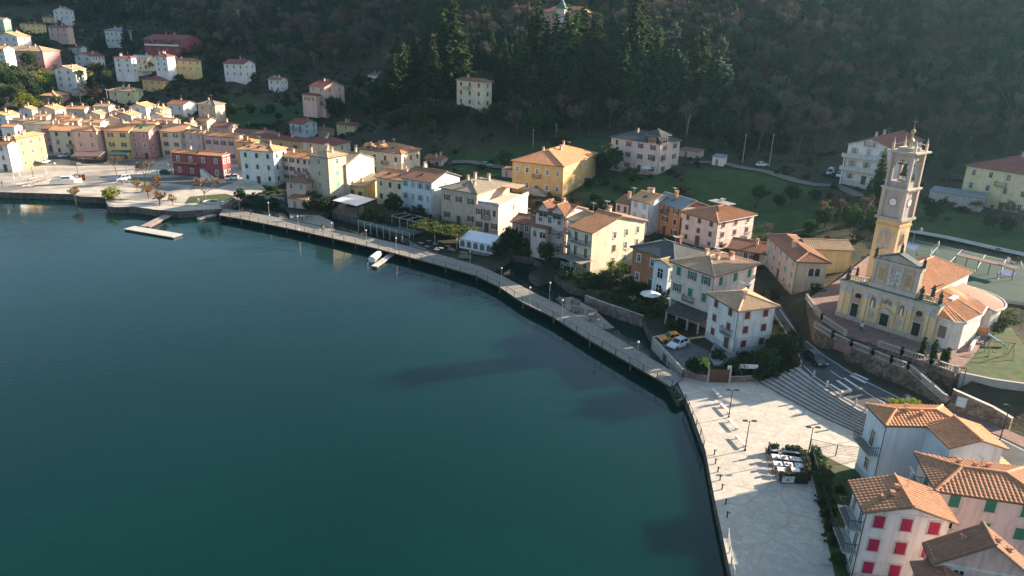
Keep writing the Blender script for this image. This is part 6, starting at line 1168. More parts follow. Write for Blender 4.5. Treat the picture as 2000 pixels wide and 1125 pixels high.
hull('motor_boat','white cabin boat standing ashore on the harbour square',130,358,2.15,150,357,8.5,2.7,1.3,WHITE,noisy('boat_deck',(.5,.46,.4),(.66,.62,.56),2),True)
hull('motor_boat','white motor boat under a white cover beside the small jetty',735,505,0.05,746,496,5.6,2.1,.75,WHITE,WOOD,None,True)
hull('rowing_boat','empty pale rowing boat moored below the harbour lawn',405,426,0.02,420,423,5.2,1.5,.5,plain('boat_paint',(.55,.52,.46),.5),WOOD)
hull('rowing_boat','small orange rowing boat tied under the start of boardwalk',447,426,0.02,452,428,3.4,1.3,.4,plain('boat_orange',(.5,.12,.05),.5),WOOD)
slab('landing_stage', pix([(1300,741),(1326,783),(1331,781),(1341,776),(1318,740)], 1.0), -2, 1.0, noisy('stage_concrete', (.12,.12,.115), (.2,.2,.19), 1), QUAYW)
for i, (x, y) in enumerate([(1303,748),(1309,757),(1315,767),(1321,775)]):
    p = at(x, y, 1.0); q = MB(); q.lathe([(.25,0),(.62,.03),(.72,.22),(.62,.42),(.25,.45),(.25,0)], 14); tag(q.build('tyre_fender', RUBB, None, (p[0], p[1], 1.0)), f'black tyre on the landing stage, {["topmost","second from top","third from top","lowest"][i]}', 'tyre', 'tyres on the landing stage')
bol = MB(); bol.lathe([(.0,.75),(.09,.72),(.1,.5),(.07,.45),(.08,0)], 8); bol.tube([(0,0,.6),(.25,0,.62),(.3,0,.5)], .03, 5); bme = bol.mesh('bollard', DARK)
for i, (x, y) in enumerate([(1395,888),(1397,906),(1402,922),(1406,938),(1410,956),(1417,985),(1420,1010)]):
    p = at(x, y, 1.2); tag(link('bollard', bme, None, (p[0], p[1], 1.2)), f'dark mooring post on the quay edge, {["topmost","second from top","third from top","fourth from top","third from bottom","second from bottom","lowest"][i]}', 'bollard', 'mooring posts on the quay edge')
sbm = MB(); sbm.lathe([(0,1.05),(.12,1.0),(.16,.8),(.13,.75),(.17,0)], 10); sbe = sbm.mesh('stone_bollard', STONE)
for i, (x, y) in enumerate([(1563,716),(1589,736),(1614,756),(1640,775),(1670,792),(1690,803)]):
    p = at(x, y, 3.0); tag(link('stone_bollard', sbe, None, (p[0], p[1], 3.0)), f'pale stone bollard at the top of the fan steps, {["leftmost","second from left","third from left","third from right","second from right","rightmost"][i]}', 'bollard', 'stone bollards above the fan steps')
# ================================================================ CAFE ON THE PIAZZA
zc = 1.2; Z_ = lambda x, y: (1280+x/4.536, 720+y/4.536)
TW = plain('table_white', (.74,.73,.71), .4); CHB = noisy('wicker', (.22,.10,.06), (.34,.17,.11), 6)
def table(px, py, z, label, L_=.85, W_=.85, mt=None, group='cafe tables', rz=0):
    p = at(px, py, z); t_ = thing('cafe_table', label, 'table', (p[0], p[1], z), rz, group); q = MB(); q.box(-L_/2, -W_/2, .71, L_/2, W_/2, .75); q.build('table_top', mt or TW, t_)
    q = MB(); q.tube([(0,0,0),(0,0,.71)], .04, 6); q.lathe([(.25,0),(.25,.03),(.05,.06)], 8); q.build('leg', DARK, t_); return t_
cseat = MB(); cseat.box(-.22,-.22,.42,.22,.22,.47); cme = cseat.mesh('seat', CHB); cb = MB(); cb.box(-.22,.19,.47,.22,.23,.88); cbe = cb.mesh('backrest', CHB); cl = MB()
cl.box(-.02,-.02,0,.02,.02,.42); cle = cl.mesh('leg', DARK)
def chair(x, y, z, rz, label, group='cafe chairs'):
    t_ = thing('cafe_chair', label, 'chair', (x, y, z), rz, group); link('seat', cme, t_); link('backrest', cbe, t_)
    for sx in (-.18, .18):
        for sy in (-.18, .18): link('leg', cle, t_, (sx, sy, 0))
TP = [(1050,758),(1195,772),(1062,822),(1145,832),(1205,840),(1280,850),(1078,885),(1172,893),(1268,902),(1235,942),(1112,938)]
for i, (x, y) in enumerate(TP):
    px, py = Z_(x, y); nm = f'white cafe table inside the hedge planters, {(ORD[i] or "first")} counted row by row'; t_ = table(px, py, zc, nm, 1.0 if i != 1 else 2.4, .9, None, 'white cafe tables on the piazza', R(-10)); o_ = t_.location
    for k, s_ in enumerate((-1, 1)): chair(o_.x+s_*.85, o_.y+rnd.uniform(-.1, .1), zc, R(90*s_)+rnd.uniform(-.3, .3)+R(180), f'brown wicker chair at the {"left" if s_ < 0 else "right"} of {(ORD[i] or "first")} white cafe table', 'brown chairs of the piazza cafe')
HDG = DKLM
def hedge_box(name, label, a, b_, wd, h_, z, group=None, bx=True):
    a = np.array(a[:2]); b_ = np.array(b_[:2]); d = b_-a; L_ = np.hypot(*d); t_ = thing(name, label, 'hedge', (*a, z), math.atan2(d[1], d[0]), group)
    if bx: q = MB(); q.box(0, -wd/2, 0, L_, wd/2, h_*.55); q.build('planter_box', plain('planter_black', (.02,.019,.018), .6), t_)
    gg = np.random.default_rng(int(a[0]*10) % 999); n_ = int(L_*wd*h_*420); c = np.c_[gg.uniform(0, L_, n_), gg.uniform(-wd/2, wd/2, n_)*1.1, gg.uniform(h_*(.5 if bx else 0), h_*1.08, n_)]; dd = unit(gg.normal(0, 1, (n_, 3))); ss = unit(np.cross(dd, gg.normal(0, 1, (n_, 3)))); link('foliage', leaf_mesh('foliage', quads(c, dd, ss, np.full(n_, .2), np.full(n_, .13)), [OLVM if bx else DKLM]), t_); return t_
PEND = []
def plant(k, x, y, z, s_=1.0, hs=1.0, adj='', noun='', group=None, ex=None):
    i = rnd.randrange(len(TK[k])); c, t_ = TK[k][i]
    nm = {'spruce': 'conifer', 'cedar': 'cedar_tree', 'cypress': 'cypress', 'tree': 'leafy_tree', 'olive': 'olive_tree', 'bare': 'bare_tree', 'pale': 'bare_tree', 'autumn': 'autumn_tree', 'rust': 'autumn_tree', 'bright': 'round_shrub', 'shrub': 'shrub', 'palm': 'palm_tree'}[k]
    o = thing(nm, None, nm.replace('_', ' '), (x, y, z-.15), rnd.uniform(0, 6.28), group); o.scale = (s_, s_, s_*hs)
    link('crown', c, o); link('trunk', t_, o)
    PEND.append((o, adj or {'spruce': 'dark green conifer', 'cedar': 'layered blue green cedar', 'cypress': 'slim dark cypress', 'tree': 'dark green leafy tree', 'olive': 'loose olive green tree', 'bare': 'leafless brown tree', 'pale': 'leafless pale barked tree', 'autumn': 'small orange autumn tree', 'rust': 'rust brown autumn tree', 'bright': 'bright yellow green round shrub', 'shrub': 'low dark green shrub', 'palm': 'palm with fan leaves'}[k], ex)); return o
def plant_px(k, px, py, hpx=None, s_=None, hs=1.0, z=None, **kw):
    p = gp(px, py) if z is None else at(px, py, z); base = TK[k][0][0]
    if hpx:
        h_ = 1.
        for _ in range(25):
            y = pr((p[0], p[1], p[2]+h_))[1]; h_ *= max(.5, min(2., hpx/max(.5, py-y)))
        zs = max(v.co.z for v in base.vertices); s_ = h_/zs/hs
    return plant(k, p[0], p[1], p[2], s_ or 1., hs, **kw)
# --- the conifer belt above the lone tower villa and the meadow (foot pixel, height in pixels)
for px, py, hp in [(790,188,100),(812,196,118),(835,190,135),(848,205,120),(866,182,155),(884,188,165),(900,180,120),(772,205,95),(758,215,80),(1046,178,150),(1064,190,140),(1082,186,150),(1102,200,160),(1118,190,160),(1140,214,150),(1022,192,110),(1005,200,95),(1160,205,150),(1170,232,130),(985,176,90),(1132,176,160),(1208,215,160),(1228,190,185),(1245,180,180),(975,205,80),(1190,232,120),(1272,218,160),(1286,238,120),(1345,222,140),(1360,216,150),(1378,240,120),(1240,238,130),(1072,232,110),(1040,232,100),(1112,238,110),(1308,245,100)]:
    plant_px('spruce', px, py, hp*1.08, hs=.98, group='dark conifers on the slope above the village')
for px, py, hp in [(1302,228,190),(1393,238,170),(1412,250,120),(1156,190,150),(1330,236,120),(250,100,55),(1330,200,110)]: plant_px('cedar', px, py, hp, hs=1.15, group='cedars on the slope')
for px, py, hp in [(1708,402,102),(1690,408,56)]: plant_px('spruce', px, py, hp, hs=1.3)
for px, py, hp in [(1340,270,62),(1400,276,45),(1480,300,70),(1555,310,80),(1590,300,90),(1625,300,80),(1880,300,70),(1960,310,60),(1830,290,80),(1440,262,70),(1530,270,90),(1240,262,60),(1190,250,55),(1130,262,60),(1010,262,60),(1900,432,46),(1962,440,50),(1850,425,40),(1995,450,50),(1685,438,62),(1640,430,40),(450,30+45,60),(470,70,60),(360,40+20,40),(730,95,60),(700,110,70),(935,80,50),(965,90,50),(660,80,60),(600,90,60),(1020,75,60)]: plant_px('bare', px, py, hp, group='leafless trees around the slopes')
plant_px('pale', 1342, 262, 72); plant_px('pale', 1688, 440, 66); plant_px('pale', 470, 60, 70)
for px, py, hp in [(1095,310,55),(1190,345,68),(1165,340,55),(1005,240,55),(880,245,55),(850,255,62),(820,262,55),(795,252,50),(905,240,40),(975,245,60),(1040,268,60),(1075,262,55),(1150,262,60),(940,262,50),(770,262,45),(655,232,55),(640,222,48),(60,135,38),(105,133,42),(455,232,30),(700,215,45),(720,235,50),(735,205,50),(560,215,28),(530,225,30),(490,228,30),(590,205,30),(425,150,40),(410,165,35),(290,140,30),(196,150,30),(178,172,24),(430,118,30),(500,170,30),(512,140,30),(1345,440,1),(1610,445,55),(1660,460,60),(1700,470,70),(1580,462,45),(1800,330,40),(1850,340,40),(590,150,30),(700,180,40)]:
    if hp > 5: plant_px('tree', px, py, hp, hs=rnd.uniform(.85, 1.2), group='leafy trees around the village slopes')
for px, py, hp in [(8,170,40),(25,180,45),(45,170,40),(60,178,45),(15,195,40),(40,200,45),(70,200,42),(10,150,35),(85,170,35),(55,215,40),(35,150,30)]: plant_px(rnd.choice(['olive', 'olive', 'bright', 'tree']), px, py, hp, group='sunlit garden trees at the left edge')
for px, py, hp in [(1005,28,45),(890,45,40),(960,60,45),(925,70,40),(670,65,50),(1608,430,42),(1640,415,36),(1020,55,40),(640,100,40),(380,140,22)]: plant_px('rust', px, py, hp)
for px, py, hp in [(290,388,34),(308,374,26),(312,402,32),(268,372,24),(308,362,22),(338,400,22)]: plant_px('autumn', px, py, hp, z=1.8, group='small autumn trees on the harbour square')
plant_px('bright', 217, 390, 30, z=1.8); plant_px('autumn', 147, 390, 28, z=1.4, adj='orange autumn bush hanging over the quay wall')
plant_px('bare', 284, 358, 56, z=1.8, hs=.85); plant_px('bare', 400, 393, 60, z=1.8, hs=.7, adj='broad leafless tree on the lakeside lawn'); plant_px('bare', 228, 342, 34, z=1.8)
gl = random.Random(77); n_ = 0
while n_ < 110:
    px, py = gl.uniform(0, 440), gl.uniform(40, 215)
    if px > 200 and py < 60 or 225 < px and py > 195: continue
    p = gp(px, py)
    if any(np.hypot(*(s['ctr']-p[:2])) < .62*max(s['W'], s['D'])+1.5 for s in HS): continue
    n_ += 1; k_ = gl.choice(['tree', 'tree', 'olive', 'bare', 'bare', 'rust', 'tree']); plant_px(k_, px, py, gl.uniform(14, 30), group='trees among the upper left houses')
# --- lakeside gardens
for k, px, py, hp in [('tree',770,425,48),('tree',792,428,32),('tree',818,440,40),('tree',835,440,30),('tree',998,498,60),('tree',975,505,42),('tree',1065,515,42),('tree',1100,520,26),('olive',610,402,36),('shrub',510,402,22),('shrub',536,404,22),('tree',470,395,30),('shrub',495,392,18),('shrub',690,405,24),('shrub',650,402,20),
    ('shrub',1165,560,24),('shrub',1140,565,20),('shrub',1215,585,26),('shrub',1245,595,26),('shrub',1262,602,24),('shrub',1120,545,20),('tree',1300,590,34),('shrub',1280,612,24),('shrub',1235,572,22),('shrub',1195,560,22),('shrub',1320,640,20),
    ('tree',1365,735,45),('tree',1350,730,35),('shrub',1380,728,24),('tree',1470,728,46),('tree',1500,722,56),('tree',1525,712,62),('tree',1540,700,58),('tree',1510,700,50),('shrub',1445,728,34),('shrub',1480,738,26),('shrub',1430,722,24),('tree',1545,690,46),('shrub',1555,716,24),('shrub',1535,730,24),('shrub',1508,736,24)]:
    plant_px(k, px, py, hp, z=1.6, group='garden plants between the houses and the lake')
for i, (px, py) in enumerate([(585,398),(600,410),(636,412),(652,402),(722,434),(742,440),(772,442),(842,452),(868,462),(1012,490),(1030,498),(1088,525),(1106,545),(1130,555),(1162,560),(1176,585),(1202,590),(1228,600),(1246,612),(1182,552),(1226,560),(1252,575),(1276,596),(1296,606),(1150,550),(1310,650),(1400,700)]):
    plant_px(['shrub', 'tree', 'shrub', 'olive'][i % 4], px, py, 20+(i*7) % 15, z=1.6, group='garden plants between the houses and the lake')
plant_px('palm', 1192, 545, 36, z=1.6); plant_px('palm', 1215, 552, 40, z=1.6); plant_px('palm', 1372, 738, 38, z=1.6); plant_px('palm', 163, 174, 38); plant_px('palm', 178, 168, 30)
for px, py, hp in [(1799,697,38),(1820,706,42),(1838,712,30),(1846,712,36)]: plant_px('cypress', px, py, hp, z=6.0, group='four small cypresses on the church terrace')
for px, py, hp in [(1958,650,50),(1940,655,36)]: plant_px('olive', px, py, hp, z=5.6)
for k, px, py, hp in [('shrub',1605,985,18),('olive',1606,950,46),('shrub',1600,905,20),('shrub',1612,1010,18),('shrub',1625,1060,20),('olive',1598,925,24),('shrub',1636,1100,22),('shrub',1640,960,14),('shrub',1618,1035,16)]: plant_px(k, px, py, hp, z=1.2, group='plants in the strip between piazza and houses')
for px, py, hp in [(1745,800,24),(1765,800,26),(1785,800,24)]: plant_px('bright', px, py, hp, z=2.9, group='yellow green bushes behind the pale blue house')
for px, py in [(1150,370),(1180,362),(1160,390),(1110,400),(1230,360),(1250,352),(1140,355),(1205,372),(960,318),(940,330),(985,330),(905,350),(870,345),(620,235),(545,235),(470,215),(510,215),(580,222),(440,205),(1480,395),(1520,410),(1545,400),(1500,380),(1450,440),(1590,395),(1840,400),(1880,415),(1930,450),(1965,455),(1820,430),(890,300),(850,300)]:
    plant_px(rnd.choice(['shrub', 'shrub', 'tree']), px, py, s_=rnd.uniform(.45, .9) , group='garden bushes around the upper houses')
# --- the wood on the hill: the nearest trees are things, the far mass one stuff object
WOODP = [(-600,-400),(-600,8),(0,10),(60,18),(100,8),(150,14),(160,62),(200,48),(300,44),(410,64),(428,105),(520,112),(560,140),(600,142),(690,120),(705,140),(760,150),(770,200),(870,130),(975,140),(990,235),(1100,262),(1190,248),(1340,262),(1380,285),(1500,300),(1640,258),(1800,268),(1900,292),(2060,300),(2700,420),(2700,-400)]
g = np.random.default_rng(5); pts = []
cand = np.c_[g.uniform(-420, 420, 36000), g.uniform(190, 760, 36000)]
hc = np.array([s['ctr'] for s in HS]+[VILLA[:2], VILLA[:2]+[6, -10], VILLA[:2]+[-4, -12], VILLA[:2]+[4, -22], VILLA[:2]+[-6, -24]])
cell = {}
for x, y in cand:
    z = tz(x, y); v = np.array([x, y, z])-CP; k = v@fw
    if k < 60 or z < 5: continue
    px, py = pr((x, y, z))
    if px < -500 or px > 2650 or not inpoly(np.array([[px, py]]), WOODP)[0]: continue
    if z > 75+.06*y and py < -160: continue
    if np.min(np.abs(hc-[x, y]).sum(1)) < 16: continue
    ck = (int(x//2.9), int(y//2.9))
    if any((ck[0]+i, ck[1]+j) in cell for i in (0,) for j in (0,)): continue
    if sum((ck[0]+i, ck[1]+j) in cell for i in (-1, 0, 1) for j in (-1, 0, 1)) > 3: continue
    cell[ck] = 1; pts.append((x, y, z, k, px, py))
pts.sort(key=lambda t_: t_[3])
def pick(x, y, px):
    r_ = rnd.random(); n_ = math.sin(x*.05+1.3)*math.sin(y*.043)+.5*math.sin(x*.021-y*.03)
    if n_ > .45: return 'spruce' if r_ < .55 else ('tree' if r_ < .75 else 'bare')
    return 'bare' if r_ < .48 else ('tree' if r_ < .68 else ('rust' if r_ < .80 else ('olive' if r_ < .92 else 'spruce')))
vis_ = [t_ for t_ in pts if -20 < t_[4] < 2020 and t_[5] > 60]
near_ = vis_[::max(1, len(vis_)//210)][:210] if False else [t_ for t_ in vis_[:210]]
ns = set((t_[0], t_[1]) for t_ in near_)
FARWOOD = []
for t_ in pts:
    k = pick(t_[0], t_[1], t_[4]); s_ = rnd.uniform(.75, 1.15)*(.78 if k in ('spruce',) else (.95 if k == 'bare' else 1.05))
    if (t_[0], t_[1]) in ns: plant(k, t_[0], t_[1], t_[2], s_, rnd.uniform(.9, 1.25), group='trees along the lower edge of the wood')
    else: FARWOOD.append((t_[0], t_[1], t_[2]-.2, k, s_))
def scatter(name, label, cat, P, kinds, sizes):
    """P: (x, y, z, kind, size): one stuff object that repeats the tree meshes over its points"""
    wc = bpy.data.collections.new(name+'_sources'); imap = {}
    for n_ in kinds:
        for i, (c, t_) in enumerate(TK[n_]):
            v0 = np.array([v.co for v in c.vertices]).reshape(-1, 4, 3); v1 = np.array([v.co for v in t_.vertices]).reshape(-1, 4, 3)
            me = leaf_mesh(name+'_plant', np.concatenate([v0, v1]), [c.materials[0], t_.materials[0]], [0]*len(v0)+[1]*len(v1)); o = bpy.data.objects.new('%s_%02d_%s' % (name, len(wc.objects), n_), me); wc.objects.link(o); imap.setdefault(n_, []).append(len(wc.objects)-1)
    me = bpy.data.meshes.new(name); me.from_pydata([p[:3] for p in P], [], [])
    for nm, ty, vals in (('idx', 'INT', [rnd.choice(imap[p[3]]) for p in P]), ('size', 'FLOAT', [p[4] for p in P]), ('turn', 'FLOAT', [rnd.uniform(0, 6.28) for p in P])):
        a_ = me.attributes.new(nm, ty, 'POINT'); a_.data.foreach_set('value', vals)
    wo = tag(link(name, me), label, cat, None, 'stuff')
    ng = bpy.data.node_groups.new(name, 'GeometryNodeTree'); ng.interface.new_socket('Geometry', in_out='INPUT', socket_type='NodeSocketGeometry'); ng.interface.new_socket('Geometry', in_out='OUTPUT', socket_type='NodeSocketGeometry')
    A = ng.nodes.new; gi, go, ip, ci = A('NodeGroupInput'), A('NodeGroupOutput'), A('GeometryNodeInstanceOnPoints'), A('GeometryNodeCollectionInfo'); ci.inputs[0].default_value = wc; ci.inputs[1].default_value = True; ci.inputs[2].default_value = True
    def attr(nm, ty): n_ = A('GeometryNodeInputNamedAttribute'); n_.data_type = ty; n_.inputs[0].default_value = nm; return n_
    ai, as_, at_ = attr('idx', 'INT'), attr('size', 'FLOAT'), attr('turn', 'FLOAT'); cx = A('ShaderNodeCombineXYZ'); lk = ng.links.new
    lk(gi.outputs[0], ip.inputs['Points']); lk(ci.outputs[0], ip.inputs['Instance']); ip.inputs['Pick Instance'].default_value = True; lk(ai.outputs[0], ip.inputs['Instance Index']); lk(as_.outputs[0], ip.inputs['Scale']); lk(at_.outputs[0], cx.inputs[2]); lk(cx.outputs[0], ip.inputs['Rotation']); lk(ip.outputs[0], go.inputs[0])
    mo = wo.modifiers.new('scatter', 'NODES'); mo.node_group = ng
scatter('hillside_wood', 'hazy mass of mostly leafless trees covering the hill above the village', 'wood', FARWOOD, ['bare', 'spruce', 'tree', 'rust', 'olive', 'cedar'], 1)
print('FAR WOOD', len(FARWOOD), 'near', len(near_))
# low scrub under and between the hill trees, and the mass of garden bushes behind the boardwalk
SCR = []; GARDP = np.array(GARD)
for x, y in np.r_[np.c_[g.uniform(-420, 300, 9000), g.uniform(120, 560, 9000)], np.c_[g.uniform(-340, -60, 3500), g.uniform(270, 560, 3500)], np.c_[g.uniform(-100, 60, 2600), g.uniform(95, 215, 2600)]]:
    z = tz(x, y); k = (np.array([x, y, z])-CP)@fw
    if k < 60 or z < .5: continue
    px, py = pr((x, y, z)); P_ = np.array([[x, y]])
    if px < -300 or px > 2300 or py < -60 or any(inpoly(P_, q_)[0] for q_ in (HARB, PIAZ, ROAD, TERR, YARD, COURT, WALKZ)) or (any(inpoly(np.array([[px, py]]), q_)[0] for q_ in GRASS) and rnd.random() > .06): continue
    gi_ = inpoly(P_, GARD)[0]
    if inpoly(P_, LAKE)[0] or (gi_ and pdist(P_, GARD)[0] < 1.2): continue
    if 1270 < px < 1400 and 655 < py < 730 or 1040 < px < 1330 and 470 < py < 640 and gi_ and rnd.random() < .35 or 795 < px < 990 and 440 < py < 520 or 640 < px < 800 and 395 < py < 470: continue
    bad = False
    for s in HS:
        d_ = np.array([x, y])-np.array(s['O']); u_, v_ = d_[0]*math.cos(s['th'])+d_[1]*math.sin(s['th']), -d_[0]*math.sin(s['th'])+d_[1]*math.cos(s['th'])
        if -.9 < u_ < s['W']+.9 and -1.4 < v_ < s['D']+.9: bad = True; break
    if bad or (px < 480 and 215 < py < 345 and rnd.random() < .6): continue
    SCR.append((x, y, (1.6 if gi_ else z)-.1))
print('SCRUB', len(SCR))
scatter('undergrowth', 'low scrub and garden bushes covering the ground between trees and houses', 'undergrowth', [(*p, rnd.choice(['shrub', 'shrub', 'shrub', 'olive', 'rust', 'bare']), 0) for p in SCR] and [(x, y, z, k_, rnd.uniform(.35, .85) if k_ == 'shrub' else rnd.uniform(.14, .3)) for (x, y, z) in SCR for k_ in [rnd.choice(['shrub', 'shrub', 'shrub', 'olive', 'rust', 'bare'])]], ['shrub', 'olive', 'rust', 'bare'], 1)
# --- labels: kind + relation to the nearest house + order where several share that place
import collections
NB = [(s['l'], s['ctr'], pr((*s['ctr'], s['zb']+s['h']*.5)), s['O'][1]) for s in HS]
def short(l):
    for cut in (' with ', ' beside ', ' behind ', ' joined ', ' above ', ' left of ', ' right of ', ' between ', ' attached ', ' at ', ' in front', ' on ', ' near ', ' half ', ' alone ', ' below ', ' cut ', ' highest ', ' among ', ' in the '):
        i = l.find(cut)
        if i > 0: l = l[:i]
    return l
DIST = collections.Counter(short(n_[0]) for n_ in NB)
def where(o):
    x, y = o.location.x, o.location.y; px, py = pr((x, y, o.location.z+1)); best = min(NB, key=lambda n_: math.hypot(n_[1][0]-x, n_[1][1]-y)+(0 if DIST[short(n_[0])] == 1 else 30)); dx = px-best[2][0]; dy = py-best[2][1]
    rel = ('right of' if dx > 0 else 'left of') if abs(dx) > abs(dy)*1.1 else ('behind' if dy < 0 else 'in front of')
    return rel, short(best[0])
_T = 'first second third fourth fifth sixth seventh eighth ninth tenth eleventh twelfth thirteenth fourteenth fifteenth sixteenth seventeenth eighteenth nineteenth'.split(); _D = ['', '', 'twenty', 'thirty', 'forty', 'fifty', 'sixty', 'seventy', 'eighty', 'ninety']
def nth(n):
    return _T[n-1] if n < 20 else (_D[n//10]+' '+_T[n % 10-1] if n % 10 else ['', '', 'twentieth', 'thirtieth', 'fortieth', 'fiftieth', 'sixtieth', 'seventieth', 'eightieth', 'ninetieth'][n//10])
def label_all(P):
    G = collections.defaultdict(list)
    for o, adj, ex in P:
        rel, hs_ = where(o); G[f'{adj} {rel} the {hs_}' if not ex else f'{adj} {ex}'].append(o)
    for base, L_ in G.items():
        if len(L_) == 1: L_[0]['label'] = base; continue
        L_.sort(key=lambda o: pr(o.location)[0]); n_ = len(L_)
        for i, o in enumerate(L_):
            if i == 0: t_ = 'leftmost '+base
            elif i == n_-1: t_ = 'rightmost '+base
            elif i < n_/2: t_ = nth(i+1)+' from left, '+base
            else: t_ = nth(n_-i)+' from right, '+base
            o['label'] = ' '.join(t_.split()[:16])
label_all(PEND)
for i, (a, b_) in enumerate([((1015,748),(1075,742)), ((1145,760),(1280,770)), ((1300,790),(1325,880)), ((1330,890),(1345,990))]):
    hedge_box('hedge_planter', f'black planter with clipped hedge around the cafe, {["leftmost","long back one","right side","lower right"][i]}', at(*Z_(*a), zc), at(*Z_(*b_), zc), .7, 1.15, zc, 'hedge planters of the cafe')
pa, pb = at(*Z_(1100,1000), zc), at(*Z_(1340,1008), zc); hb = hedge_box('hedge_planter', 'black banner fronted planter with white sign facing the piazza', pa, pb, .7, 1.2, zc, 'hedge planters of the cafe')
q = MB(); q.box(.1, -.39, .15, 1.5, -.36, 1.0); q.build('sign', plain('sign_white', (.62,.62,.64), .5), hb); q = MB(); q.face([(.55,-.395,.4),(1.0,-.395,.4),(.78,-.395,.75)]); q.build('sign_mark', plain('sign_blue', (.10,.13,.26), .5), hb)
hedge_box('hedge', 'low hedge on the garden edge left of white gabled house', at(1590,885,1.2), at(1625,1010,1.2), .9, 1.1, 1.2, None, False)
# parasols closed / people / fences
def fence(name, label, pts, z, h_, st, mt, mesh=True, cat='fence', group=None): return railing(name, label, pts, z, h_, st, mt, group, 6 if mesh else 3, cat)
fence('fence', 'dark metal fence between the piazza and the pale blue house', [at(*p, 1.2)[:2] for p in [(1581,878),(1632,890),(1690,896)]], 1.2, 1.5, 1.8, DARK)
fence('fence', 'dark wire fence along the garden strip beside the piazza', [at(*p, 1.2)[:2] for p in [(1585,900),(1615,1000),(1640,1090),(1655,1140)]], 1.2, 1.3, 2.2, DARK)
# people
def person_mesh(pose):
    me = bpy.data.meshes.new('p'); J = dict(hip=(0,0,.95), belly=(0,0,1.12), chest=(0,.0,1.36), neck=(0,0,1.5), head0=(0,.01,1.58), head1=(0,.015,1.72))
    st = .22 if pose == 0 else (.08 if pose == 1 else .16)
    for s_, n_ in ((-1, 'l'), (1, 'r')):
        f_ = s_*st; J.update({n_+'thigh': (s_*.09, 0, .9), n_+'knee': (s_*.10, f_*.7+.03, .5), n_+'ankle': (s_*.10, f_*1.25-.03, .09), n_+'toe': (s_*.11, f_*1.25+.16, .04), n_+'sh': (s_*.19, 0, 1.42), n_+'elb': (s_*.25, -f_*.5-.03, 1.14), n_+'wr': (s_*.24, -f_*.9+.10, .90), n_+'hand': (s_*.235, -f_*.95+.13, .80)})
    K = list(J); E_ = [('hip','belly'),('belly','chest'),('chest','neck'),('neck','head0'),('head0','head1')]
    for n_ in 'lr': E_ += [('hip',n_+'thigh'),(n_+'thigh',n_+'knee'),(n_+'knee',n_+'ankle'),(n_+'ankle',n_+'toe'),('chest',n_+'sh'),(n_+'sh',n_+'elb'),(n_+'elb',n_+'wr'),(n_+'wr',n_+'hand')]
    me.from_pydata([J[k] for k in K], [(K.index(a), K.index(b_)) for a, b_ in E_], []); o = bpy.data.objects.new('p', me); COL.objects.link(o); mo = o.modifiers.new('s', 'SKIN'); mo.use_smooth_shade = True
    rad = dict(hip=.14, belly=.125, chest=.155, neck=.06, head0=.085, head1=.085, thigh=.095, knee=.065, ankle=.05, toe=.04, sh=.07, elb=.05, wr=.035, hand=.032)
    for i, k in enumerate(K): r_ = rad.get(k, rad.get(k[1:], .05)); me.skin_vertices[0].data[i].radius = (r_, r_*.85 if k in ('hip', 'belly', 'chest') else r_)
    me.skin_vertices[0].data[0].use_root = True; su = o.modifiers.new('d', 'SUBSURF'); su.levels = 1
    dg = bpy.context.evaluated_depsgraph_get(); out = bpy.data.meshes.new_from_object(o.evaluated_get(dg)); bpy.data.objects.remove(o)
    mi = []
    for p in out.polygons:
        c = p.center; mi.append(0 if c.z > 1.5 or (abs(c.x) > .17 and c.z < .9 and c.z > .72) else (1 if c.z > .93 or abs(c.x) > .19 else (3 if c.z < .1 else 2)))
    for _ in range(4): out.materials.append(None)
    out.polygons.foreach_set('material_index', mi); out.polygons.foreach_set('use_smooth', [True]*len(mi)); return out
PM = [person_mesh(k) for k in range(3)]; hq = MB(); hq.lathe([(.10,1.60),(.115,1.68),(.10,1.77),(.05,1.82),(0,1.83)], 10)
SKIN = plain('skin', (.45,.27,.19), .6)
def person(px, py, z, rz, top, leg, label, pose=0, hair=(.05,.035,.025)):
    p = at(px, py, z) if z is not None else gp(px, py); t_ = thing('person', label, 'person', tuple(p), R(rz)); me = PM[pose].copy(); ms = [SKIN, noisy('jacket', sc(top, .8), top, 5), noisy('trousers', sc(leg, .8), leg, 5), plain('shoes', (.03,.03,.03), .6)]
    for i, m_ in enumerate(ms): me.materials[i] = m_
    link('body', me, t_); link('hair', hq.mesh('hair', plain('hair', hair, .7)), t_, (0, -.01, 0)); return t_
person(1499,888,1.2,60,(.03,.03,.035),(.03,.03,.04),'person in black standing at the left of the cafe',1); person(1681,648,6.0,140,(.55,.55,.54),(.03,.03,.035),'person in white top and dark trousers walking before the church',0)
person(5,364,1.8,80,(.07,.06,.05),(.05,.05,.06),'person in dark clothes walking at the left edge of the quay',0); person(229,362,1.8,-60,(.5,.55,.6),(.06,.07,.1),'person in pale top beside the pale blue car with bicycle',1); person(238,360,1.8,-80,(.5,.12,.06),(.05,.05,.06),'person in red jacket below the pale blue car',2); person(248,358,1.8,-100,(.7,.7,.7),(.05,.05,.06),'person in white jacket right of the red jacketed walker',0)
person(291,384,1.8,90,(.62,.16,.05),(.08,.08,.1),'person in orange jacket between the small autumn trees',0); person(323,386,1.8,0,(.02,.02,.022),(.02,.02,.022),'person in black beside the orange autumn tree',1); person(388,398,1.8,30,(.72,.72,.72),(.3,.28,.25),'person in white walking near the round planter',0); person(431,404,ZD,-20,(.5,.4,.38),(.2,.2,.2),'person at the left end of the boardwalk',1)
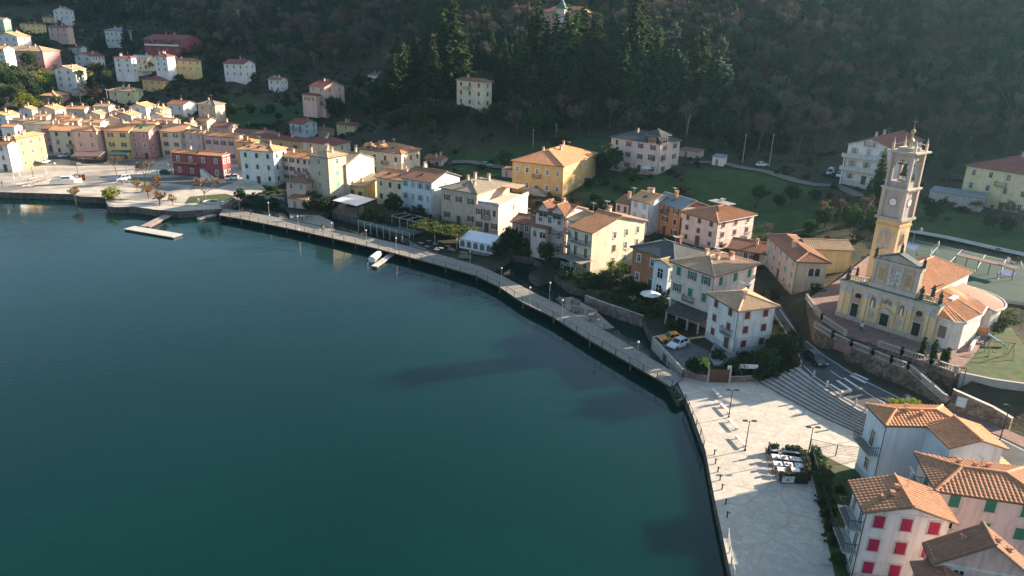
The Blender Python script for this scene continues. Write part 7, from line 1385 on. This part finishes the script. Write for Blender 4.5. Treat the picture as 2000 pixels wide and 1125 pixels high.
person(490,422,ZD,-20,(.06,.05,.06),(.04,.04,.05),'person in dark clothes near the left boardwalk lamps',0); person(632,452,ZD,150,(.66,.6,.2),(.06,.06,.08),'person in yellow walking on the boardwalk',0); person(630,449,ZD,150,(.05,.05,.06),(.05,.05,.06),'person in black beside the person in yellow',2); person(786,473,ZD,-40,(.72,.72,.70),(.6,.58,.55),'person in white where boardwalk widens left of pergola',0); person(108,326,1.8,-90,(.6,.6,.62),(.3,.3,.34),'person in grey crossing the harbour street',0); person(335,334,1.8,-90,(.5,.5,.5),(.2,.2,.25),'person in grey near the red restaurant corner',2)
# ================================================================ GARDEN STRUCTURES
def local(px, py, z, px2, py2): p = at(px, py, z); p2 = at(px2, py2, z); return p, math.atan2(p2[1]-p[1], p2[0]-p[0]), math.hypot(p2[0]-p[0], p2[1]-p[1])
p, a, L_ = local(897, 484, 1.6, 961, 497); t_ = thing('marquee', 'white marquee tent with a row of arched windows by the lake', 'tent', tuple(p), a); D_ = 6.
q = MB(); q.box(0, 0, 0, L_, D_, 2.3, 0, None, 'tb')
for x, f_ in ((0, 1), (L_, 0)): v = [(x,0,2.3),(x,D_,2.3),(x,D_/2,3.7)]; q.face(v if not f_ else v[::-1])
q.build('wall', WHITE, t_); roof_mesh('roof', [[(-.2,-.2,2.3),(L_+.2,-.2,2.3),(L_+.2,D_/2,3.75),(-.2,D_/2,3.75)],[(L_+.2,D_+.2,2.3),(-.2,D_+.2,2.3),(-.2,D_/2,3.75),(L_+.2,D_/2,3.75)]], noisy('tent_canvas', (.68,.70,.72), (.78,.79,.80), .8, .6), t_, 0, .06, False)
for k in range(5): x = L_*(k+.5)/5; q = MB(); q.face([(x-.6,-.02,.5),(x+.6,-.02,.5)]+[(x+.6*math.cos(u),-.02,1.4+.6*math.sin(u)) for u in [math.pi*j/8 for j in range(9)]]); q.build('window', plain('tent_window', (.12,.15,.18), .2), t_)
p, a, L_ = local(808, 466, 1.6, 892, 486); t_ = thing('pergola', 'pergola covered by a thick yellow green climbing plant', 'pergola', tuple(p), a); D_ = 8.
for x in (0, L_/2, L_):
    for y in (0, D_): q = MB(); q.box(x-.1, y-.1, -.2, x+.1, y+.1, 2.8); q.build('post', WOOD, t_)
q = MB()
for k in range(8): y = D_*k/7; q.box(-.3, y-.06, 2.8, L_+.3, y+.06, 2.95)
q.build('beam', WOOD, t_)
gg = np.random.default_rng(3); n_ = 9000; c = np.c_[gg.uniform(-.8, L_+.5, n_), gg.uniform(-.8, D_+.5, n_), np.zeros(n_)]; c[:, 2] = 3.0+.25*np.sin(c[:, 0]*1.3)*np.sin(c[:, 1]*1.1)+gg.normal(0, .14, n_)+.5*np.exp(-((c[:, 1]-D_*.5)/3)**2); dd = unit(gg.normal(0, 1, (n_, 3))*[1, 1, .5]); ss = unit(np.cross(dd, gg.normal(0, .5, (n_, 3))+[0, 0, 1])); link('foliage', leaf_mesh('foliage', quads(c, dd, ss, gg.uniform(.25, .5, n_), gg.uniform(.15, .3, n_)), [foliage('climber_leaves', (.05,.075,.018), (.15,.17,.035))]), t_)
for i, (x, y) in enumerate([(822,480),(838,476),(850,482),(862,490),(875,486),(835,487),(853,493)]): table(x, y, 1.6, f'grey dining table in front of the green pergola, {ORD[i] or "first"} from left', 1.2, .8, noisy('grey_table', (.25,.24,.23), (.36,.35,.33), 3), 'grey dining tables in front of the pergola', R(-20))
railing('fence', 'low dark fence around the pergola dining terrace', [at(*q_, 1.6)[:2] for q_ in [(803,470),(806,478),(868,497),(900,500)]], 1.6, .9, 1.6, DARK, None, 3, 'fence')
p, a, L_ = local(652, 412, 1.6, 700, 424); t_ = thing('veranda', 'restaurant veranda with three part white glass awning on thin posts', 'veranda', tuple(p), a)
for x in (0, L_):
    for y in (0, 6): q = MB(); q.box(x-.07, y-.07, -.2, x+.07, y+.07, 3.0+.12*y); q.build('post', DARK, t_)
for k in range(3): q = MB(); x0, x1 = L_*k/3+.08, L_*(k+1)/3-.08; q.face([(x0,-.3,3.05),(x1,-.3,3.05),(x1,6.2,3.8),(x0,6.2,3.8)]); q.face([(x0,6.2,3.74),(x1,6.2,3.74),(x1,-.3,2.99),(x0,-.3,2.99)]); q.build('awning_panel', plain('awning_white', (.62,.65,.67), .35), t_)
q = MB()
for k in range(4): x = L_*k/3; q.box(x-.05, -.35, 2.9, x+.05, -.25, 3.05); q.tube([(x,-.3,2.98),(x,6.2,3.72)], .05, 5)
q.build('awning_frame', DARK, t_); slab('veranda_floor', pix([(648,412),(704,426),(716,404),(668,394)], 2.0), -1, 2.0, noisy('veranda_boards', (.14,.12,.10), (.22,.19,.16), 1.5), QUAYW)
def frame_pergola(label, p0, p1, D_, h_, z, nx=4, mt=None):
    p, a, L_ = local(*p0, z, *p1); t_ = thing('frame_pergola', label, 'pergola', tuple(p), a); mt = mt or plain('frame_grey', (.38,.37,.35), .5)
    for k in range(nx):
        for y in (0, D_): q = MB(); q.box(L_*k/(nx-1)-.06, y-.06, -1.4, L_*k/(nx-1)+.06, y+.06, h_); q.build('post', mt, t_)
    q = MB()
    for y in (0, D_): q.box(-.1, y-.05, h_, L_+.1, y+.05, h_+.12)
    for k in range(nx): q.box(L_*k/(nx-1)-.05, -.1, h_+.12, L_*k/(nx-1)+.05, D_+.1, h_+.22)
    q.build('beam', mt, t_)
frame_pergola('open grey frame pergola in front of the pale blue row house', (766,444), (812,456), 4.5, 2.9, 1.7); p, a, L_ = local(700, 440, 1.6, 800, 466)
t_ = thing('restaurant_terrace', 'dark timber restaurant terrace on white posts above the inlet', 'terrace', (p[0], p[1], 0), a); q = MB(); q.box(0, 0, 2.0, L_, 5, 2.2); q.build('deck', noisy('green_deck', (.05,.10,.085), (.09,.14,.12), 1.2), t_)
for k in range(9): q = MB(); q.box(L_*k/8-.09, -.09, -1, L_*k/8+.09, .09, 3.05); q.build('post', plain('post_pale', (.42,.40,.37), .6), t_)
q = MB(); q.box(0, -.05, 2.95, L_, .05, 3.05); q.box(0, -.04, 2.5, L_, .04, 2.56); q.build('rail', plain('post_pale', (.42,.40,.37), .6), t_)
p, a, L_ = local(1300, 632, 1.6, 1362, 652); t_ = thing('carport', 'low carport with dark flat roof in front of the tall pink house', 'carport', tuple(p), a); q = MB(); q.face([(-.4,-.4,2.5),(L_+.4,-.4,2.5),(L_+.4,5.5,3.1),(-.4,5.5,3.1)]); q.face([(-.4,5.5,2.95),(L_+.4,5.5,2.95),(L_+.4,-.4,2.35),(-.4,-.4,2.35)]); q.face([(-.4,-.4,2.35),(L_+.4,-.4,2.35),(L_+.4,-.4,2.5),(-.4,-.4,2.5)]); q.face([(L_+.4,-.4,2.35),(L_+.4,5.5,2.95),(L_+.4,5.5,3.1),(L_+.4,-.4,2.5)]); q.build('roof', noisy('felt_roof', (.05,.05,.048), (.09,.085,.08), 1), t_)
for k in range(4): q = MB(); q.box(L_*k/3-.15, -.15, -.3, L_*k/3+.15, .15, 2.36); q.build('post', CONC, t_)
q = MB(); q.box(0, 5.0, -.3, L_, 5.2, 2.9); q.build('wall', plaster(PC['grey']), t_)
BR = masonry('garden_brick', (.18,.10,.08), (.34,.20,.16), (.22,.17,.14), 3.)
def gwall(label, pts, z, h_, wd=.3, mt=None, group='low garden walls near the lake'): return wall_run('garden_wall', label, 'wall', [(*at(*p_, z)[:2], z-3, z+h_) for p_ in pts], wd, mt or BR, STONE, group)
gwall('pink brick wall at the left of rusty gate beside piazza', [(1335,735),(1370,743),(1381,745)], 1.2, .9); gwall('pink brick wall between rusty gate and fan steps', [(1424,746),(1455,745),(1480,743)], 1.2, .9)
gwall('stone wall around the parking terrace of two cars', [(1275,664),(1334,727)], 1.6, .5, .3, STONE); gwall('pale parapet behind the parking terrace of two cars', [(1275,664),(1322,655)], 1.6, .6, .3, CONC); gwall('stone wall along the dark inlet below the lawn', [(1143,583),(1182,598),(1256,623)], 1.6, .7, .4, masonry('inlet_stone', (.16,.12,.10), (.32,.26,.22), (.2,.17,.15), 2.)); gwall('sloping pinkish wall beside the harbour lawn inlet', [(433,408),(470,386)], 1.6, 1.1, .4, masonry('inlet_stone', (.16,.12,.10), (.32,.26,.22), (.2,.17,.15), 2.)); gwall('pale wall with pillars in front of the white palazzo', [(478,384),(555,392)], 1.6, .9, .3, STONE)
slab('parking_terrace', pix([(1277,665),(1322,656),(1395,690),(1375,735),(1335,725)], 1.66), -2, 1.66, noisy('parking_tarmac', (.10,.095,.09), (.17,.16,.15), .8), STONE); slab('garden_lawn', pix([(1080,534),(1110,518),(1150,535),(1160,570),(1110,556)], 1.63), -2, 1.63, LAWNM, QUAYW); slab('garden_lawn', pix([(1160,565),(1215,575),(1300,610),(1262,622),(1182,596)], 1.63), -2, 1.63, LAWNM, QUAYW); slab('garden_strip', pix([(1577,884),(1600,884),(1640,905),(1690,925),(1668,945),(1672,1140),(1634,1140),(1603,1000)], 1.23), 0, 1.23, LAWNM, STONE); slab('villa_yard', pix([(1385,690),(1400,660),(1440,690),(1430,712),(1395,712)], 1.9), -1, 1.9, noisy('yard_paving', (.20,.19,.18), (.30,.28,.26), .8), STONE); slab('harbour_lawn', pix([(360,398),(440,392),(462,384),(440,378),(370,384)], 1.83), 0, 1.83, LAWNM, STONE)
q = MB(); p, a, L_ = local(1383, 746, 1.2, 1422, 747); M_ = Matrix.Translation(tuple(p)) @ Matrix.Rotation(a, 4, 'Z'); q.box(0, -.05, 0, L_, .05, 2.1, 0, M_); q.box(-.2, -.15, 0, 0, .15, 2.3, 1, M_); q.box(L_, -.15, 0, L_+.25, .15, 2.3, 1, M_); tag(q.build('gate', [noisy('rusty_steel', (.09,.045,.03), (.16,.08,.055), 3), STONE]), 'rusty brown closed gate between the pink brick walls', 'gate')
q = MB(); p = at(1443, 738, 1.4); q.box(p[0]-.05, p[1], 1.2, p[0]+.05, p[1]+.1, 3.6, 1); q.box(p[0]+2.4, p[1], 1.2, p[0]+2.5, p[1]+.1, 3.6, 1); q.box(p[0]-.2, p[1]-.06, 3.0, p[0]+2.6, p[1]-.01, 3.7, 0); tag(q.build('sign_board', [plain('sign_white', (.62,.62,.64), .5), DARK]), 'white sign board above the shrubs right of the rusty gate', 'sign')
for i, (x, y) in enumerate([(1379,722),(1421,728)]): p = at(x, y+18, 1.2); q = MB(); q.tube([(0,0,0),(0,0,2.6)], .04, 6); q.box(-.3, -.03, 1.7, .3, .03, 2.7, 1); tag(q.build('sign_post', [METAL, plain('sign_white', (.62,.62,.64), .5)], None, (p[0], p[1], 1.2)), f'white information sign post {["left", "right"][i]} of the rusty gate', 'sign', 'sign posts beside the gate')
# awnings, parasols, harbour clutter
def awning(label, p0, p1, D_, h_, z, colr, sl=.8):
    p, a, L_ = local(*p0, z, *p1); t_ = thing('awning', label, 'awning', tuple(p), a); q = MB(); q.face([(0,-.0,h_-sl),(L_,0,h_-sl),(L_,D_,h_),(0,D_,h_)]); q.face([(0,D_,h_-.08),(L_,D_,h_-.08),(L_,0,h_-sl-.08),(0,0,h_-sl-.08)]); q.face([(0,0,h_-sl-.4),(L_,0,h_-sl-.4),(L_,0,h_-sl),(0,0,h_-sl)]); q.face([(L_,0,h_-sl-.4),(L_,D_,h_-.4),(L_,D_,h_),(L_,0,h_-sl)]); q.build('canopy', noisy('awning_cloth', sc(colr, .8), sc(colr, 1.2), 1.5), t_)
    for x in (.1, L_-.1): q = MB(); q.tube([(x,.1,0),(x,.1,h_-sl)], .05, 6); q.build('post', DARK, t_)
awning('brown cafe awning in front of the pink harbour house', (140,321), (195,321), 6, 3.6, 1.9, (.16,.11,.10)); awning('dark green awning in front of the bright yellow house', (212,318), (250,318), 5, 3.6, 1.9, (.03,.07,.06))
pum = MB(); pum.tube([(0,0,0),(0,0,2.6)], .03, 6); pum.lathe([(0,2.9),(.06,2.8),(.13,2.0),(.2,1.3),(.1,1.15),(0,1.15)], 8, 1); pme = pum.mesh('closed_parasol', [METAL, noisy('parasol_cloth', (.66,.64,.6), (.76,.75,.72), 3)])
for i, (x, y, z) in enumerate([(163,318,1.9),(298,348,1.9),(312,350,1.9),(330,336,1.9),(92,348,1.9),(40,352,1.9),(29,358,1.9)]): p = at(x, y, z); tag(link('closed_parasol', pme, None, (p[0], p[1], z)), f'closed white parasol on the harbour square, {["beside brown awning","left one by the tree","middle one by the tree","by the restaurant","beside the boat","left of white tables","leftmost"][i]}', 'parasol', 'closed parasols on the harbour square')
k = 0
for x, y in [(36,364),(44,362),(52,361),(60,360),(68,357),(76,355),(84,352),(48,367),(58,366),(70,352),(80,349),(62,354)]:
    k += 1; table(x, y, 1.8, f'white harbour cafe table, {(ORD[k-1] or "first")} of twelve from the left', .9, .9, None, 'white tables of the harbour cafe', .3*k); p = at(x, y, 1.8); chair(p[0]+.8, p[1], 1.8, R(-90), f'chair right of the {(ORD[k-1] or "first")} white harbour cafe table', 'harbour cafe chairs')
q = MB(); p, a, L_ = local(168, 352, 1.8, 182, 352); t_ = thing('kiosk', 'red framed open kiosk stall on the harbour square', 'kiosk', tuple(p), a+2.9); [q.box(x,y,0,x+.12,y+.12,2.0) for x in (0,2.1) for y in (0,1.9)]; q.box(0,0,1.9,2.2,.12,2.1); q.box(0,1.9,1.9,2.2,2.02,2.1); q.box(.1,.03,0,2.1,.09,1.9); q.build('frame', plain('kiosk_red', (.40,.09,.05), .5), t_); q = MB(); q.box(-.1,-.1,2.1,2.3,2.1,2.16); q.build('roof', plain('kiosk_grey', (.30,.29,.28), .6), t_); q = MB(); q.box(.15,1.5,0,2.05,1.9,1.0); q.build('counter', WOOD, t_)
q = MB(); p = at(412, 396, 1.83); q.lathe([(2.2,0),(2.2,.5),(1.9,.5),(1.9,.2)], 24); tag(q.build('round_planter', CONC, None, (p[0], p[1], 1.83)), 'round concrete planter ring on the lakeside lawn', 'planter')
for i, (pts) in enumerate([[(216,398),(262,399),(320,405),(395,407)], [(228,392),(300,396),(380,402)], [(222,403),(260,402),(300,406)]]): tag(ribbon([at(*p_, 1.86)[:2] for p_ in pts], 1.6, 1.84+.012*i).build('path', noisy('island_path', (.48,.43,.36), (.6,.55,.47), .8)), kind='structure')
# court, playground
CL = plain('court_line', (.6,.62,.6), .7); q = MB()
for a_, b_ in (((1790,470),(1960,507)),((1835,478),(1812,505)),((1880,487),(1850,518)),((1925,497),(1905,530)),((1965,506),(1950,545))): addq2 = ribbon([at(*a_, 7.4)[:2], at(*b_, 7.4)[:2]], .14, 7.415); [q.face([addq2.v[i] for i in f_]) for f_ in addq2.f]
tag(q.build('court_markings', CL), kind='structure'); q = MB(); q.prism(pix([(1775,472),(1797,478),(1785,490),(1768,482)], 7.4), 7.39, 7.412); q.prism(pix([(1955,525),(1985,532),(1980,542),(1948,534)], 7.4), 7.39, 7.413); tag(q.build('court_keys', plain('court_blue', (.05,.09,.22), .7)), kind='structure')
def goal(label, px, py, rz):
    p = at(px, py, 7.4); t_ = thing('goal', label, 'goal', tuple(p), rz, 'goals on the sports court'); q = MB(); q.tube([(-1.5,0,0),(-1.5,0,2),(1.5,0,2),(1.5,0,0)], .05, 6); q.tube([(-1.5,0,2),(-1.5,1,0),(1.5,1,0),(1.5,0,2)], .03, 5); q.build('frame', WHITE, t_)
goal('white football goal near the church end of sports court', 1830, 492, R(60)); goal('white football goal at the right end of sports court', 1990, 533, R(-120))
def hoop(label, px, py, rz):
    p = at(px, py, 7.4); t_ = thing('basketball_hoop', label, 'basketball hoop', tuple(p), rz, 'hoops on the sports court'); q = MB(); q.tube([(0,0,0),(0,0,2.6),(0,1.2,3.3)], .07, 6); q.build('pole', METAL, t_); q = MB(); q.box(-.6,1.2,2.9,.6,1.25,3.7); q.build('backboard', WHITE, t_)
hoop('basketball hoop beside the bell tower', 1782, 476, R(-100)); hoop('basketball hoop at the far right of the sports court', 1975, 540, R(80))
q = MB(); p, a, L_ = local(1862, 520, 7.4, 1975, 548); M_ = Matrix.Translation(tuple(p)) @ Matrix.Rotation(a, 4, 'Z'); q.box(0, 0, 2.2, L_, 2.2, 2.35, 0, M_); 
for k in range(6): q.box(L_*k/5-.06, .1, -1, L_*k/5+.06, .2, 2.2, 1, M_)
tag(q.build('shelter', [noisy('shelter_roof', (.14,.085,.07), (.22,.14,.12), 1), DARK]), 'long low brown roofed shelter between church and sports court', 'shelter')
p = at(1912, 668, 5.6); t_ = thing('play_tower', 'wooden playground tower with blue ladder and grey slide', 'playground tower', tuple(p), R(-30)); q = MB(); q.box(-.8,-.8,1.4,.8,.8,1.5); q.box(-.8,-.85,1.5,.8,-.8,2.3); q.box(-.8,.8,1.5,.8,.85,2.3); q.box(-.85,-.8,1.5,-.8,.8,2.3)
for sx in (-.75, .75):
    for sy in (-.75, .75): q.box(sx-.06, sy-.06, 0, sx+.06, sy+.06, 2.6)
q.build('platform', noisy('play_wood', (.32,.16,.08), (.45,.25,.14), 2), t_); q = MB()
for x in (-.6, .6): q.tube([(x,-1.6,0),(x,-.8,1.5)], .05, 5)
for k in range(6): q.tube([(-.6,-1.6+.8*k/5.5,1.5*k/5.5),(.6,-1.6+.8*k/5.5,1.5*k/5.5)], .04, 5)
q.build('ladder', plain('play_blue', (.04,.14,.30), .4), t_); q = MB(); q.face([(.8,-.35,1.5),(.8,.35,1.5),(3.4,.35,.25),(3.4,-.35,.25)]); q.box(.8,-.4,.0,.81,-.35,1.5); q.face([(.8,.35,1.5),(.8,.4,1.7),(3.4,.4,.45),(3.4,.35,.25)]); q.face([(.8,-.4,1.7),(.8,-.35,1.5),(3.4,-.35,.25),(3.4,-.4,.45)]); q.build('slide', plain('slide_grey', (.5,.55,.6), .3, .5), t_)
p = at(1950, 695, 5.6); t_ = thing('swing', 'wooden swing frame on the sunlit lawn', 'swing', tuple(p), R(-15)); q = MB()
for x in (-1.6, 1.6): q.tube([(x,-1,0),(x,0,2.3)], .07, 6); q.tube([(x,1,0),(x,0,2.3)], .07, 6)
q.tube([(-1.8,0,2.3),(1.8,0,2.3)], .07, 6); q.build('frame', WOOD, t_)
for x in (-.7, .7): q = MB(); q.tube([(x-.2,0,2.3),(x-.2,0,.5)], .015, 4); q.tube([(x+.2,0,2.3),(x+.2,0,.5)], .015, 4); q.box(x-.25,-.12,.46,x+.25,.12,.5); q.build('seat', DARK, t_)
gwall('white sunlit wall between the church apse and the lawn', [(1892,690),(1918,652)], 5.6, 1.3, .3, plaster(PC['white']), None)
# utility poles and sheds
for i, (x, y, h_) in enumerate([(1450,318,9),(1502,325,10),(1085,285,8),(1041,290,7),(212,205,8),(83,175,7),(243,168,8),(640,232,5)]):
    p = gp(x, y); q = MB(); q.tube([(0,0,-.5),(0,0,h_)], [.14,.09], 7); q.box(-.7,-.05,h_-.6,.7,.05,h_-.5); tag(q.build('utility_pole', noisy('pole_wood', (.30,.28,.25), (.45,.42,.38), 2), None, tuple(p), (0, 0, .7)), f'utility pole {["left of the white track car","behind the white track car","behind the orange villa","left behind the orange villa","left of the beige old village house","among the left gardens","below the red roofed white house","below the pink veranda house"][i]}', 'pole', 'utility poles')
def shed(label, px, py, W, D, h_, wc, rc, rz, z=None):
    p = gp(px, py) if z is None else at(px, py, z); t_ = thing('shed', label, 'shed', tuple(p), rz); q = MB(); q.box(0,0,-1.5,W,D,h_,0,None,'b'); q.build('wall', plaster(PC[wc]), t_); roof_mesh('roof', [[(-.2,-.2,h_+.05),(W+.2,-.2,h_+.05),(W+.2,D+.2,h_+.5),(-.2,D+.2,h_+.5)]], tiles(RC[rc], .5), t_, 0); q = MB(); q.box(W*.3,-.03,0,W*.3+.9,0,1.9); q.build('door', WOOD, t_)
shed('small white hut at the left end of the hillside track', 1390, 322, 3.5, 3, 2.6, 'white', 'slate', R(-35)); shed('small pink shed left of the orange villa', 980, 345, 4, 3, 2.4, 'pink', 'brown', R(-25)); shed('dark roofed open barn behind the bell tower', 1812, 392, 12, 6, 2.6, 'grey', 'slate', R(-40)); shed('small pink outhouse in front of the pink cottage', 563, 405, 5.5, 3.5, 2.6, 'pink', 'brown', R(-15), 1.6); shed('low grey garage with dark roof beside the dark retaining wall', 140, 187, 14, 6, 3.0, 'grey', 'slate', R(-6)); shed('grey roofed garage below the bright red roofed house', 240, 152, 12, 8, 3, 'grey', 'slate', R(-12)); shed('white stuccoed shed right of the pinkish corner tower villa', 1325, 305, 7, 4, 2.2, 'ppink', 'brown', R(-40))
p = at(1262, 340, 8.0); q = MB(); q.lathe([(0,3.1),(1.9,2.3),(1.95,2.2),(0,2.6)], 8, 1); q.tube([(0,0,0),(0,0,2.7)], .04, 6); tag(q.build('parasol', [METAL, WHITE], None, tuple(gp(1262, 342))), 'open white parasol in front of pinkish villa', 'parasol'); tag(q.build('parasol', [METAL, WHITE], None, tuple(at(1268, 596, 1.6))), 'open white parasol in the garden left of tall pink house', 'parasol')
# ================================================================ HAZE (a closed box of thin air; the sky lies outside it)
q = MB(); q.box(-950, -340, -5, 720, 1140, 480)
m_ = bpy.data.materials.new('haze'); m_.use_nodes = True; t = m_.node_tree; t.nodes.remove(t.nodes['Principled BSDF'])
pv = t.nodes.new('ShaderNodeVolumePrincipled'); pv.inputs['Color'].default_value = (.42, .78, .95, 1); pv.inputs['Density'].default_value = .00012; pv.inputs['Anisotropy'].default_value = .62
t.links.new(pv.outputs[0], t.nodes['Material Output'].inputs['Volume'])
tag(q.build('haze', m_), kind='stuff')
